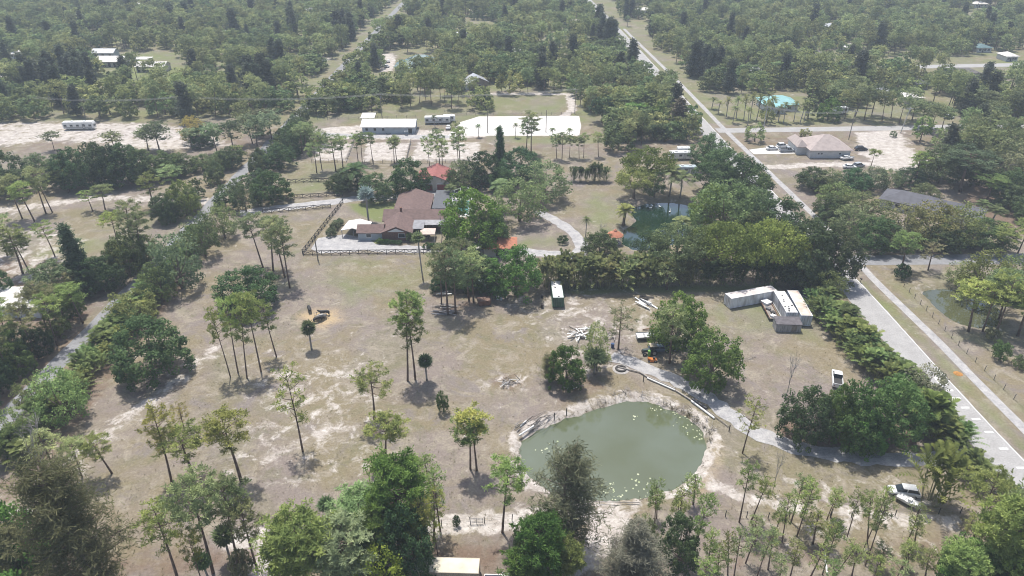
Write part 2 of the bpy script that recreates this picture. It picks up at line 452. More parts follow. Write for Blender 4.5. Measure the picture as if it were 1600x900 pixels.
def resample(pts, step):
    out = [Vector((*pts[0], 0))]
    P = [Vector((*p, 0)) for p in pts]
    # smooth (Catmull-Rom) then sample
    dense = []
    for i in range(len(P) - 1):
        p0, p1, p2, p3 = P[max(i - 1, 0)], P[i], P[i + 1], P[min(i + 2, len(P) - 1)]
        n = max(2, int((p2 - p1).length / step))
        for j in range(n):
            t = j / n
            dense.append(0.5 * ((2 * p1) + (-p0 + p2) * t + (2 * p0 - 5 * p1 + 4 * p2 - p3) * t * t + (-p0 + 3 * p1 - 3 * p2 + p3) * t ** 3))
    dense.append(P[-1])
    return dense
def strip(name, pts, w, z, mat, ragged=0.0, step=2.0, label=None, seed=0):
    r_ = random.Random(seed)
    P = resample(pts, step)
    mb = MB(); vv = []
    for i, p in enumerate(P):
        d = (P[min(i + 1, len(P) - 1)] - P[max(i - 1, 0)]).normalized()
        n = Vector((-d.y, d.x, 0))
        a, b_ = w / 2 + r_.uniform(-ragged, ragged), w / 2 + r_.uniform(-ragged, ragged)
        vv += [p + n * a + Vector((0, 0, z)), p - n * b_ + Vector((0, 0, z))]
    mb.add(vv, [(2 * i, 2 * i + 1, 2 * i + 3, 2 * i + 2) for i in range(len(P) - 1)])
    o = mb.build(name, mat)
    if label: o['label'] = label
    return tag(o, kind='structure')
ROADS = []
def road(name, px, w, z, mat, ragged=0.0, step=3.0, label=None, seed=0, world=None):
    pts = world or [g(*p) for p in px]
    ROADS.append((pts, w))
    return strip(name, pts, w, z, mat, ragged, step, label, seed)
RIGHT_ROAD = [(88.6, 20), (86.3, 62), (83.9, 97), (83.0, 150), (80.6, 215), (78.4, 280), (74.5, 420), (70, 560), (60, 900), (30, 2500)]
LEFT_ROAD = [(-93.6, 20), (-93.4, 95), (-92.8, 140), (-92.6, 230), (-92.4, 420), (-92.5, 620), (-92.5, 2500)]
road('road', None, 6.6, 0.020, ASPH, 0.14, 1.5, 'pale two lane road beside the palm hedge', 1, RIGHT_ROAD)
road('road', None, 4.0, 0.020, ASPHB, 0.3, 3, 'narrow blue grey lane between tree rows', 2, LEFT_ROAD)
road('road', [(1322, 407), (1420, 406), (1520, 405), (1700, 402)], 5.6, 0.024, ASPHB, 0.1, 3, 'grey side street leaving the two lane road', 3)
road('road', [(1120, 204), (1200, 203), (1400, 200), (1600, 196), (1800, 192)], 6.0, 0.024, ASPH, 0.1, 4, 'pale cross street before the tan house', 4)
road('road', [(1405, 105), (1500, 103), (1600, 101), (1760, 98)], 8.0, 0.02, ASPH, 0.1, 4, 'far street in front of the grey roofed house', 5)
road('path', [(1347, 417), (1378, 449), (1462, 530), (1530, 600), (1598, 668), (1700, 775)], 2.0, 0.028, GRAV, 0.05, 3, 'narrow grey footpath along the wire fence', 6)
road('path', [(1318, 386), (1275, 340), (1200, 268), (1130, 200), (1060, 128), (990, 60), (975, 45)], 2.0, 0.030, GRAV, 0.05, 3, 'narrow grey footpath beyond the side street', 7)
road('gravel_drive', [(955, 556), (985, 566), (1030, 583), (1072, 601), (1105, 622), (1142, 649), (1180, 674), (1225, 693), (1280, 706), (1340, 714), (1405, 718), (1470, 716), (1515, 712)], 3.6, 0.016, GRAV, 0.45, 1.2, 'curving pale gravel drive above the pond', 8)
road('gravel_drive', [(375, 333), (412, 328), (470, 321), (530, 314), (562, 310), (640, 306), (700, 302)], 4.6, 0.016, GRAV, 0.4, 1.5, 'gravel drive between the black board fences', 9)
road('gravel_drive', [(500, 392), (540, 383), (600, 388), (700, 390), (800, 392), (870, 398), (915, 404)], 4.2, 0.012, GRAV, 0.4, 1.5, 'grey drive along the front of the brown roofed house', 10)
road('gravel_drive', [(838, 330), (862, 341), (885, 356), (903, 372), (909, 388), (900, 400)], 3.6, 0.020, GRAV, 0.3, 1.5, 'grey drive curving past the small palm', 11)
road('gravel_drive', [(470, 208), (560, 212), (640, 214), (720, 213)], 4.5, 0.012, GRAV, 0.5, 2, 'pale drive before the long white barn', 12)
flat_poly('parking_apron', ccw([g(*p) for p in [(486, 389), (497, 372), (540, 366), (578, 374), (590, 384), (560, 393), (500, 396)]]), 0.022, GRAV, label='gravel apron beside the white carport')
flat_poly('riding_arena', ccw([g(*p) for p in [(700, 212), (716, 192), (748, 182), (905, 181), (908, 197), (905, 212)]]), 0.02, SANDM, label='bright white sand riding arena')
flat_poly('driveway', ccw([g(*p) for p in [(1170, 234), (1232, 226), (1262, 238), (1245, 240), (1178, 241)]]), 0.03, CONC, label='white concrete drive of the tan roofed house')
# ------------------------------------------------------------------ vegetation library
def unit(a): return a / np.maximum(np.linalg.norm(a, axis=-1, keepdims=True), 1e-9)
def cards(C, Nn, size, r_, aspect=1.0, jitter=0.6):
    n = len(C)
    Nn = unit(Nn + r_.normal(0, jitter, (n, 3)))
    t = unit(np.cross(Nn, r_.normal(0, 1, (n, 3))))
    b_ = np.cross(Nn, t)
    s = (size * r_.uniform(0.65, 1.35, n))[:, None] * 0.5
    return np.stack([C - t * s, C - b_ * s * aspect * 0.8 + t * s * 0.15, C + t * s, C + b_ * s * aspect], 1)
def needles(P, D, ln, w, r_):
    n = len(P)
    D = unit(D)
    side = unit(np.cross(D, r_.normal(0, 1, (n, 3)))) * (w * 0.5)
    tip = P + D * (ln * r_.uniform(0.75, 1.2, n))[:, None]
    return np.stack([P - side * 0.5, P + side * 0.5, tip + side, tip - side], 1)
def trunk_line(r_, H, wob, n=8, top=1.0):
    wob = wob * r_.uniform(.5, 1.9)
    a, p = r_.uniform(0, 2 * PI), r_.uniform(0, 2 * PI)
    return [(wob * H * math.sin(i / n * 2.6 + p) * math.cos(a) - wob * H * math.sin(p) * math.cos(a),
             wob * H * math.sin(i / n * 2.6 + p) * math.sin(a) - wob * H * math.sin(p) * math.sin(a), H * top * i / n) for i in range(n + 1)]
def along(line, z):
    for (a, b_) in zip(line, line[1:]):
        if a[2] <= z <= b_[2]:
            t = (z - a[2]) / (b_[2] - a[2]); return np.array([a[i] + (b_[i] - a[i]) * t for i in range(3)])
    return np.array(line[-1])

def gen_pine(seed, H=18.0, cf=0.42, Rr=3.4, nb=26, tr=0.75, nn=20, w=0.13, lod=1.0, sparse=1.0):
    r_ = np.random.default_rng(seed)
    T, C = MB(), MB()
    tl = trunk_line(r_, H, 0.012)
    rad = [(0.012 * H + 0.03) * (1 - 0.78 * i / 8) for i in range(9)]
    T.tube(tl, rad, 6 if lod >= 1 else 4)
    zb = H * (1 - cf)
    az = r_.uniform(0, 6)
    TU, TV = [], []
    for i in range(nb):
        t = (i + r_.uniform(-.3, .3)) / nb
        t = min(max(t, 0), 1)
        z = zb + (H - zb) * (t ** 0.85) * 0.97
        L_ = Rr * (math.sin(PI * (0.18 + 0.72 * t)) ** 0.8) * r_.uniform(0.55, 1.15)
        az += 2.4 + r_.uniform(-.5, .5)
        p0 = along(tl, z)
        up = r_.uniform(0.15, 0.5) + 0.5 * t
        d = np.array([math.cos(az), math.sin(az), up])
        d /= np.linalg.norm(d)
        p1 = p0 + d * L_ * 0.6
        p2 = p0 + d * L_ + np.array([0, 0, 0.12 * L_])
        if lod >= 1: T.tube([p0, p1, p2], [0.06 + 0.012 * L_, 0.045, 0.02], 3, cap=False)
        side = np.array([-math.sin(az), math.cos(az), 0])
        # foliage sits in separate pads: one at the limb's end, others on side twigs
        npad = 1 + (r_.random() < .55 * sparse) + (L_ > 2.3 and r_.random() < .7 * sparse)
        for q_ in range(npad):
            f = 1.0 if q_ == 0 else r_.uniform(0.5, 0.85)
            off = 0 if q_ == 0 else r_.choice([-1, 1]) * r_.uniform(.25, .5) * L_
            pc = p0 + d * L_ * f + side * off + np.array([0, 0, .08 * L_ * f + r_.uniform(0, .3)])
            if lod >= 1 and q_ > 0: T.tube([p0 + d * L_ * f * .8, pc], [.035, .015], 3, cap=False)
            shade = r_.uniform(0.2, 0.8)
            pr = tr * r_.uniform(.8, 1.25)
            for j in range(max(2, int(round(5 * min(1.2, sparse + .2))))):
                c = pc + np.array([r_.normal(0, .55 * pr), r_.normal(0, .55 * pr), r_.normal(0, .25 * pr)])
                TU.append(c); TV.append(min(1, max(0, shade + r_.normal(0, .1))))
    TU.append(np.array(tl[-1])); TV.append(0.6)
    TU = np.array(TU); TV = np.array(TV)
    P = np.repeat(TU, nn, 0)
    D = r_.normal(0, 1, P.shape); D[:, 2] = D[:, 2] * 0.7 + 0.5
    P = P + r_.normal(0, tr * 0.16, P.shape)
    C.quads(needles(P, D, tr * .72, w, r_), 0, np.clip(np.repeat(TV, nn) + r_.normal(0, .1, len(P)), 0, 1))
    return T, C

def gen_broad(seed, H=10.0, Rr=5.0, nclump=55, nleaf=60, leaf=0.42, zlo=0.12, flat=1.0, crf=0.2, open_=0.0, lod=1.0, trunk_r=0.28, multi=4, jitter=0.6, skirt=False):
    """rounded broad-leaved crown of many leafy clumps on limbs"""
    r_ = np.random.default_rng(seed)
    T, C = MB(), MB()
    zc, hz = H * (0.5 + zlo * 0.5), H * (1 - zlo) * 0.5
    hl = hz
    if skirt: zc = H * .40; hz = H * .58; hl = H * .40 - zlo * H
    cl, sh, cr = [], [], []
    lob = r_.uniform(0, 2 * PI, 3)
    while len(cl) < nclump:
        d = r_.normal(0, 1, 3); d /= np.linalg.norm(d)
        if d[2] < (-0.9 if skirt else -0.75): continue
        a = math.atan2(d[1], d[0])
        bump = 1 + 0.10 * math.sin(3 * a + lob[0]) + 0.07 * math.sin(5 * a + lob[1] + 2 * d[2])
        rr = r_.uniform(0.76, 0.96) if r_.random() > 0.2 else r_.uniform(0.35, 0.76)
        p = np.array([d[0] * Rr * rr * bump, d[1] * Rr * rr * bump, zc + (d[2] * hz if d[2] > 0 else d[2] * flat * hl) * rr * (0.92 + 0.1 * bump)])
        if skirt and d[2] < 0: p[:2] *= min(1.5, .93 / max(.35, math.hypot(d[0], d[1])))
        cl.append(p); sh.append(r_.uniform(0.2, 0.8)); cr.append(crf * Rr * r_.uniform(0.75, 1.3))
    cl = np.array(cl)
    n = nleaf
    D = unit(r_.normal(0, 1, (nclump, n, 3)) + np.array([0, 0, 0.35]))
    P = cl[:, None, :] + D * (np.array(cr)[:, None, None] * r_.uniform(0.55, 1.08, (nclump, n, 1))) * np.array([1, 1, 0.8])
    V = np.clip(np.array(sh)[:, None] + r_.normal(0, 0.13, (nclump, n)), 0, 1)
    keep = (P[..., 2] > 0.15)
    if open_ > 0: keep &= r_.random(keep.shape) > open_
    P, D, V = P[keep], D[keep], V[keep]
    C.quads(cards(P, D + np.array([0, 0, 0.25]), leaf, r_, 1.0, jitter), 0, V)
    hb = H * (zlo + 0.14)
    T.tube([(0, 0, 0), (0.05, 0.02, hb * 0.6), (0, 0.05, hb), (0.1, 0, zc * 0.95)], [trunk_r * 1.25, trunk_r, trunk_r * 0.9, trunk_r * 0.5], 6 if lod >= 1 else 4)
    if lod >= 1:
        for i in r_.choice(nclump, min(nclump, multi * 4), replace=False):
            p = cl[i]; q = np.array([0.02, 0.02, hb * r_.uniform(0.7, 1.15)])
            mid = q * 0.45 + p * 0.55 - np.array([0, 0, 0.06 * H])
            T.tube([q, mid, p], [trunk_r * 0.45, trunk_r * 0.28, 0.04], 4, cap=False)
    return T, C

def gen_feather(seed, H=16.0, Rr=4.5, nb=60, lod=1.0, lean=0.0, droop=0.25, spray=26, ln=0.8, w=0.12, zlo=0.12, cone=0.7):
    """casuarina: rising limbs hung with fine drooping sprays"""
    r_ = np.random.default_rng(seed)
    T, C = MB(), MB()
    tl = trunk_line(r_, H, 0.012)
    T.tube(tl, [(0.014 * H) * (1 - 0.85 * i / 8) + 0.02 for i in range(9)], 6 if lod >= 1 else 4)
    PP, VV = [], []
    az = 0
    for i in range(nb):
        t = (i + r_.uniform(0, 1)) / nb
        z = H * (zlo + (0.97 - zlo) * t)
        L_ = Rr * (1.05 - cone * t) * r_.uniform(0.5, 1.15) * min(1, 0.55 + t * 2.2)
        az += 2.4 + r_.uniform(-.6, .6)
        d = np.array([math.cos(az) + lean, math.sin(az), r_.uniform(0.35, 0.9)])
        d /= np.linalg.norm(d)
        p0 = along(tl, z)
        p2 = p0 + d * L_
        if lod >= 1: T.tube([p0, p0 + d * L_ * .55 - np.array([0, 0, .03 * L_]), p2], [0.07, 0.045, 0.02], 3, cap=False)
        n = max(4, int(spray * (0.4 + L_ / Rr)))
        f = r_.uniform(0.25, 1.05, n)
        P = p0 + d * L_ * f[:, None] + r_.normal(0, 0.16 * L_ * 0.6 + 0.1, (n, 3))
        PP.append(P); VV.append(np.clip(r_.uniform(.2, .75) + r_.normal(0, .12, n), 0, 1) + 0 * f)
    P = np.concatenate(PP); V = np.concatenate(VV)
    P = np.repeat(P, 4, 0); V = np.repeat(V, 4)
    D = r_.normal(0, 0.6, P.shape) + np.array([lean * .6, 0, 0.15 - droop])
    C.quads(needles(P + r_.normal(0, .12, P.shape), D, ln, w, r_), 0, V)
    return T, C

def frond(C, p, az, el, L_, droop, nl, lw, ll, r_, var, vee=0.35, hang=0.25):
    """one feather frond: arching rachis with leaflets on both sides"""
    d = np.array([math.cos(az) * math.cos(el), math.sin(az) * math.cos(el), math.sin(el)])
    side = np.array([-math.sin(az), math.cos(az), 0])
    pts = [np.array(p) + d * L_ * t - np.array([0, 0, droop * L_ * t * t]) for t in np.linspace(0, 1, nl + 1)]
    A, V = [], []
    for i in range(nl):
        a, b_ = pts[i], pts[i + 1]
        t = (i + .5) / nl
        ax = (b_ - a) / np.linalg.norm(b_ - a)
        l_ = ll * (math.sin(PI * (0.12 + 0.82 * t)) ** 0.7) * r_.uniform(0.85, 1.1)
        for s_ in (-1, 1):
            dr = side * s_ * 0.85 + ax * 0.55 + np.array([0, 0, vee - hang * 2 * t])
            dr = dr / np.linalg.norm(dr) * l_
            A.append([a, a + ax * lw, a + ax * lw * 0.8 + dr, a + ax * lw * 0.3 + dr * 0.9])
            V.append(min(1, max(0, var + r_.normal(0, .1))))
    C.quads(np.array(A), 0, np.array(V))
def gen_feather_palm(seed, H=7.0, nf=20, L_=2.6, tr=0.16, nl=10, droop=0.45, boots=False):
    r_ = np.random.default_rng(seed)
    T, C = MB(), MB()
    tl = trunk_line(r_, H, 0.02, 6)
    T.tube(tl, [tr * 1.25] + [tr] * 5 + [tr * 0.8], 6)
    top = np.array(tl[-1])
    for i in range(nf):
        frond(C, top, i * 2.4 + r_.uniform(-.3, .3), 1.25 - 1.55 * i / nf + r_.uniform(-.1, .1), L_ * r_.uniform(.85, 1.1), droop, nl, L_ / nl * .8, L_ * 0.27, r_, r_.uniform(.25, .75) * (1 - .3 * i / nf))
    return T, C
def gen_areca(seed, H=5.5, Rr=2.4, ns=11, nf=7, nl=9):
    r_ = np.random.default_rng(seed)
    T, C = MB(), MB()
    for s_ in range(ns):
        a = r_.uniform(0, 2 * PI); q = Rr * 0.38 * math.sqrt(r_.random())
        b0 = np.array([math.cos(a) * q, math.sin(a) * q, 0])
        hs = H * r_.uniform(0.06, 0.62)
        tp = b0 * 1.7 + np.array([0, 0, hs])
        T.tube([b0, (b0 + tp) / 2, tp], [0.07, 0.055, 0.045], 4, cap=False)
        sh = r_.uniform(.25, .8)
        for i in range(nf):
            frond(C, tp, a + i * 2.4 + r_.uniform(-.4, .4), r_.uniform(0.55, 1.3), (H - hs) * r_.uniform(.75, 1.1) + .6, 0.42, nl, 0.26, 0.62, r_, min(1, max(0, sh + r_.normal(0, .15))))
    return T, C
def fan(C, p, d, s, r_, var, nseg=7):
    d = d / np.linalg.norm(d)
    up = np.array([0, 0, 1.0])
    a = np.cross(d, up); a = a / max(np.linalg.norm(a), 1e-6)
    n = np.cross(a, d)
    A, V = [], []
    for i in range(nseg):
        th = (i - (nseg - 1) / 2) * (2.6 / nseg)
        e = d * math.cos(th) + a * math.sin(th) - up * 0.12 * abs(th) - up * .25
        e = e / np.linalg.norm(e) * s * r_.uniform(.85, 1.1)
        w = np.cross(e, n); w = w / np.linalg.norm(w) * s * 0.11
        A.append([p, p + e * .5 + w, p + e, p + e * .5 - w]); V.append(min(1, max(0, var + r_.normal(0, .1))))
    C.quads(np.array(A), 0, np.array(V))
def gen_fan_palm(seed, H=6.0, nf=42, s=1.25, tr=0.17, pet=0.55, skirt=True):
    r_ = np.random.default_rng(seed)
    T, C = MB(), MB()
    tl = trunk_line(r_, H - s * .9, 0.015, 6)
    T.tube(tl, [tr * 1.2, tr, tr, tr, tr * 1.05, tr * 1.15, tr * 1.2], 6)
    top = np.array(tl[-1])
    for i in range(nf):
        el = 1.5 - (2.3 if skirt else 1.75) * (i / nf) + r_.uniform(-.1, .1)
        a = i * 2.4 + r_.uniform(-.3, .3)
        d = np.array([math.cos(a) * math.cos(el), math.sin(a) * math.cos(el), math.sin(el)])
        fan(C, top + d * pet * r_.uniform(.35, 1.1), d, s * r_.uniform(.85, 1.1), r_, r_.uniform(.25, .75) * (1 - .45 * i / nf))
    return T, C
def gen_bare(seed, H=9.0, Rr=3.0, levels=4):
    r_ = np.random.default_rng(seed)
    T, C = MB(), MB()
    def grow_(p, d, l_, rad, lv, mb):
        q = p + d * l_
        mb.tube([p, (p + q) / 2 + r_.normal(0, .04 * l_, 3), q], [rad, rad * .8, rad * .55], 4 if lv > 1 else 3, cap=False)
        if lv == 0: return
        for _ in range(3 if lv < levels else 4):
            dd = d + r_.normal(0, .52, 3) + np.array([0, 0, .1]); dd /= np.linalg.norm(dd)
            grow_(p + d * l_ * r_.uniform(.5, 1.0), dd, l_ * r_.uniform(.5, .75), rad * .55, lv - 1, C if lv <= 3 else T)
    grow_(np.zeros(3), np.array([0, 0.03, 1.0]), H * .42, .018 * H, levels, T)
    return T, C

# prototypes: name -> list of (trunk mesh, crown mesh, height, radius)
PROTO = {}
def proto(kind, gens, bark, leafmat=FOL, h=1.0, r=1.0, joined=False):
    out = []
    for T, C in gens:
        va = np.array(C.v); hh = va[:, 2].max(); rr = np.percentile(np.hypot(va[:, 0], va[:, 1]), 93)
        if joined:
            J = MB(); J.add(T.v, T.f, 0); J.v += C.v; b_ = len(T.v)
            J.f += [tuple(i + b_ for i in f) for f in C.f]; J.m += [1] * len(C.f); J.a += C.a
            out.append((None, J.mesh(kind, [bark, leafmat]), hh, rr))
        else:
            out.append((T.mesh('trunk', bark, True), C.mesh('crown', leafmat), hh, rr))
    PROTO[kind] = out
proto('pine', [gen_pine(11, 18, .42, 3.5, 20, nn=13), gen_pine(12, 18, .52, 3.3, 22, nn=13, sparse=.8), gen_pine(13, 18, .38, 4.0, 20, nn=13), gen_pine(14, 17, .48, 3.6, 17, nn=13, sparse=.8), gen_pine(15, 18, .34, 3.4, 17, nn=13), gen_pine(16, 18, .58, 3.0, 22, nn=12, sparse=.7), gen_pine(17, 17, .30, 3.9, 16, nn=14), gen_pine(18, 18, .45, 2.8, 20, nn=12, sparse=.9)], BARKP)
proto('sparse_pine', [gen_pine(21, 16, .55, 3.0, 18, sparse=.5, nn=9), gen_pine(22, 16, .62, 3.2, 17, sparse=.5, nn=9)], BARKP)
proto('young_pine', [gen_pine(31, 11, .55, 1.7, 16, tr=.6, nn=10, w=.10, sparse=.7), gen_pine(32, 11, .48, 1.9, 14, tr=.6, nn=10, w=.10, sparse=.7), gen_pine(33, 11, .62, 1.6, 16, tr=.55, nn=9, w=.10, sparse=.7), gen_pine(34, 11, .40, 1.8, 12, tr=.6, nn=10, w=.10, sparse=.8), gen_pine(35, 11, .7, 1.5, 18, tr=.55, nn=8, w=.10, sparse=.6)], BARKP)
proto('dense_pine', [gen_pine(41, 14, .70, 4.2, 52, nn=15, sparse=1.2), gen_pine(42, 14, .64, 4.6, 50, nn=15, sparse=1.2)], BARKP)
proto('oak', [gen_broad(51, 10, 5.2, 170, 66, .29, .05, crf=.15, skirt=True, jitter=.45), gen_broad(52, 9.5, 5, 170, 66, .29, .03, crf=.15, skirt=True, jitter=.45), gen_broad(53, 11, 5.2, 180, 64, .29, .05, crf=.15, skirt=True, jitter=.45)], BARK)
proto('broad', [gen_broad(61, 10, 4.6, 110, 54, .30, .08, crf=.18, open_=.2, jitter=.9, skirt=True), gen_broad(62, 10, 5, 110, 54, .30, .12, crf=.17, open_=.2, jitter=.9, skirt=True)], BARK)
proto('umbrella', [gen_broad(71, 9, 6, 130, 56, .31, .30, .5, crf=.15, open_=.15, jitter=.8), gen_broad(72, 9, 5.6, 120, 56, .31, .28, .5, crf=.16, open_=.15, jitter=.8)], BARK)
proto('casuarina', [gen_feather(81, 16, 4.6, 92, spray=52, ln=.42, w=.06), gen_feather(82, 16, 4.2, 110, spray=75, cone=.85, ln=.42, w=.06)], BARK)
proto('leaning_casuarina', [gen_feather(83, 15, 5.2, 58, lean=.55, spray=40, ln=.5, w=.075)], BARK)
proto('conic', [gen_feather(85, 14, 2.2, 90, spray=22, zlo=.03, cone=.8, ln=.5, w=.16)], BARK)
proto('shrub', [gen_broad(91, 2.4, 1.6, 26, 44, .26, 0.0, crf=.3, trunk_r=.06, multi=2), gen_broad(92, 2.2, 1.8, 28, 44, .26, 0.0, crf=.28, trunk_r=.06, multi=2)], BARK)
proto('areca', [gen_areca(101), gen_areca(102, 6, 2.6, 12), gen_areca(103, 5, 2.2, 10)], paint('cane', (0.25, 0.24, 0.12), .8))
proto('sabal', [gen_fan_palm(111, 6), gen_fan_palm(112, 6.5, 46, 1.3)], BARKG)
proto('tall_sabal', [gen_fan_palm(113, 13, 40, 1.35)], BARKG)
proto('bismarck', [gen_fan_palm(114, 9, 34, 2.0, .26, .9, False)], BARKG)
proto('queen', [gen_feather_palm(121, 7, 22, 2.3), gen_feather_palm(122, 8.5, 22, 2.6)], BARKG)
proto('date', [gen_feather_palm(123, 4.2, 40, 2.9, .35, 10, .35)], BARK)
proto('coconut', [gen_feather_palm(124, 7.5, 20, 4.2, .18, 12, .5)], BARKG)
proto('bare', [gen_bare(131), gen_bare(132, 9, 3, 4)], BARKG, BARKG)
# coarser single-mesh versions for the woods behind
proto('far_pine', [gen_pine(211, 17, .45, 3.6, 22, 1.15, 4, .36, .5, .9), gen_pine(212, 17, .38, 3.8, 20, 1.15, 4, .38, .5, .9), gen_pine(213, 16, .55, 3.4, 22, 1.15, 4, .36, .5, .9)], BARKP, joined=True)
proto('far_oak', [gen_broad(221, 10, 5, 60, 20, .72, .08, lod=.5, jitter=.5, skirt=True), gen_broad(222, 9, 5.2, 60, 20, .72, .05, lod=.5, jitter=.5, skirt=True), gen_broad(223, 12, 4.4, 60, 20, .72, .1, lod=.5, jitter=.5)], BARK, joined=True)
proto('far_broad', [gen_broad(231, 10, 4.6, 52, 18, .66, .10, crf=.2, lod=.5, jitter=.9, skirt=True), gen_broad(232, 11, 4, 52, 18, .66, .10, crf=.2, lod=.5, jitter=.9, skirt=True)], BARK, joined=True)
proto('far_casuarina', [gen_feather(241, 17, 4.0, 46, .5, spray=10, ln=1.1, w=.4, zlo=.05), gen_feather(242, 18, 3.4, 46, .5, spray=10, ln=1.1, w=.4, zlo=.05)], BARK, joined=True)
proto('far_palm', [gen_feather_palm(251, 9, 16, 3.0, .18, 5), gen_feather_palm(252, 7, 16, 3.2, .2, 5)], BARKG, joined=True)

NAMES = dict(pine='pine_tree', sparse_pine='pine_tree', young_pine='pine_tree', dense_pine='pine_tree', oak='oak_tree', broad='broadleaf_tree', umbrella='umbrella_tree', casuarina='casuarina_tree',
             leaning_casuarina='casuarina_tree', conic='conifer_tree', shrub='shrub', areca='clumping_palm', sabal='fan_palm', tall_sabal='fan_palm', bismarck='silver_palm', queen='feather_palm', date='date_palm',
             coconut='coconut_palm', bare='bare_tree', far_pine='pine_tree', far_oak='oak_tree', far_broad='broadleaf_tree', far_casuarina='casuarina_tree', far_palm='feather_palm')
CATS = {'shrub': 'shrub'}
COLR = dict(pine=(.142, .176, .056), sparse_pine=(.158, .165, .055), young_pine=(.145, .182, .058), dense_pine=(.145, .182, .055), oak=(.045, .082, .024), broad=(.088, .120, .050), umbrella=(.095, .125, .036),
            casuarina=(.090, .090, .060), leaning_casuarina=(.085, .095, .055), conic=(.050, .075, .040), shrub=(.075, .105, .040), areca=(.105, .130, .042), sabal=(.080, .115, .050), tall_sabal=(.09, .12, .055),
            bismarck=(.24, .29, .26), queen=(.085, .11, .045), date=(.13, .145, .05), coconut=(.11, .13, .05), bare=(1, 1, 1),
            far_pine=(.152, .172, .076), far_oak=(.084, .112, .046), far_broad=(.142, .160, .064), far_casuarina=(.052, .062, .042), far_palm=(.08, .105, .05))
for k_ in COLR:
    if k_ != 'bare': COLR[k_] = tuple(x * 1.0 for x in COLR[k_])
GAIN = 1.75
PR = random.Random(5)
GROUPS = {}                                              # group phrase -> list of (px, py, object, description, place)
def plant(kind, x, y, h, r=None, col=None, group=None, desc=None, place=None, label=None, tilt=0.03, var=None, rz=None):
    vs_ = PROTO[kind]
    i = PR.randrange(len(vs_)) if var is None else var
    T, C, hh, rr = vs_[i]
    sz = h / hh
    sx = (r / rr) if r else sz * PR.uniform(.9, 1.1)
    rz = PR.uniform(0, 6.28) if rz is None else rz
    name = NAMES[kind]
    c = col or COLR[kind]
    q = PR.uniform(.9, 1.1) * (1 if kind == 'bare' else GAIN)
    c = (c[0] * q * PR.uniform(.94, 1.06), c[1] * q, c[2] * q * PR.uniform(.94, 1.06), 1)
    if T is None:
        o = bpy.data.objects.new(name, C)
        o.color = c
    else:
        o = bpy.data.objects.new(name, None); o.empty_display_size = .5
        for nm, me_ in (('trunk', T), ('crown', C)):
            nm2 = {'shrub': {'trunk': 'stem', 'crown': 'foliage'}, 'clumping_palm': {'trunk': 'stems', 'crown': 'fronds'}}.get(name, {}).get(nm, nm)
            p = bpy.data.objects.new(nm2, me_); p.parent = o; p.color = c; COL.objects.link(p)
    o.location = (x, y, 0)
    if 'pine' in kind: tilt *= 1.7
    o.rotation_euler = (PR.gauss(0, tilt), PR.gauss(0, tilt), rz)
    o.scale = (sx, sx, sz)
    COL.objects.link(o)
    o['category'] = CATS.get(kind, 'palm tree' if 'palm' in name else 'tree')
    if label: o['label'] = label
    else: GROUPS.setdefault((group, desc, place), []).append((proj(x, y), o))
    if group: o['group'] = group
    return o
def at(kind, bx, by, ty, w=None, col=None, **k):
    """a tree surveyed by the photo pixel of its foot, the row of its tip and its crown's width in pixels"""
    x, y = g(bx, by)
    h = max(1.0, top_h(y, ty))
    return plant(kind, x, y, h, (w * (.97 if kind == 'oak' else .9) / mpp(by) / 2) if w else None, col, **k)
ORD = ['first', 'second', 'third', 'fourth', 'fifth', 'sixth', 'seventh', 'eighth', 'ninth', 'tenth', 'eleventh', 'twelfth', 'thirteenth', 'fourteenth', 'fifteenth', 'sixteenth', 'seventeenth', 'eighteenth', 'nineteenth', 'twentieth',
       'twenty-first', 'twenty-second', 'twenty-third', 'twenty-fourth', 'twenty-fifth', 'twenty-sixth', 'twenty-seventh', 'twenty-eighth', 'twenty-ninth', 'thirtieth']
def finish_labels():
    """say which one: order along the group, and the row for groups that stand several rows deep"""
    for (grp, desc, place), L_ in GROUPS.items():
        n = len(L_)
        if n == 1:
            L_[0][1]['label'] = f'{desc} {place}'; continue
        if n <= 14: rows = [L_]
        else:
            L_ = sorted(L_, key=lambda t: -t[0][1])
            k = math.ceil(n / 14)
            rows = [L_[i * n // k:(i + 1) * n // k] for i in range(k)]
        for ri, row in enumerate(rows):
            row = sorted(row, key=lambda t: t[0][0])
            for i, (_, o) in enumerate(row):
                which = 'leftmost' if i == 0 else ('rightmost' if i == len(row) - 1 else f'{ORD[i]} from left')
                s = f'{desc}, {which} of those {place}' if len(rows) == 1 else f'{desc} {place}, {which} in {ORD[ri]} row back'
                o['label'] = s
# ------------------------------------------------------------------ trees one can tell apart
YEL = (.185, .192, .052); OLI = (.12, .125, .06); DRK = (.035, .062, .024); BRT = (.066, .115, .027); PALE = (.148, .178, .078); GRY = (.13, .135, .095); BRN = (.135, .138, .07)
L1 = dict(group='pines standing in the dry pasture')
at('pine', 637, 595, 458, 62, label='taller pine of the close pair in mid pasture', var=2, **L1)
at('pine', 649, 593, 472, 50, label='shorter pine of the close pair in mid pasture', var=1, **L1)
at('sparse_pine', 473, 705, 577, 56, YEL, label='lone thin yellowish pine in the dry pasture', **L1)
at('pine', 585, 655, 574, 66, label='pine below the close pair, leaning left, alone in pasture', var=3, **L1)
at('pine', 602, 720, 653, 72, label='flat topped pine alone just above the bottom thicket', var=2, **L1)
at('pine', 735, 733, 645, 58, label='left pine of the pair left of the big pond', var=0, **L1)
at('pine', 745, 735, 641, 60, YEL, label='right pine of the pair left of the big pond', var=4, **L1)
at('pine', 785, 832, 716, 66, label='straight pine on the lower left shore of the big pond', var=0, **L1)
at('sparse_pine', 1160, 708, 620, 42, YEL, label='small yellowish pine between the big pond and gravel drive', **L1)
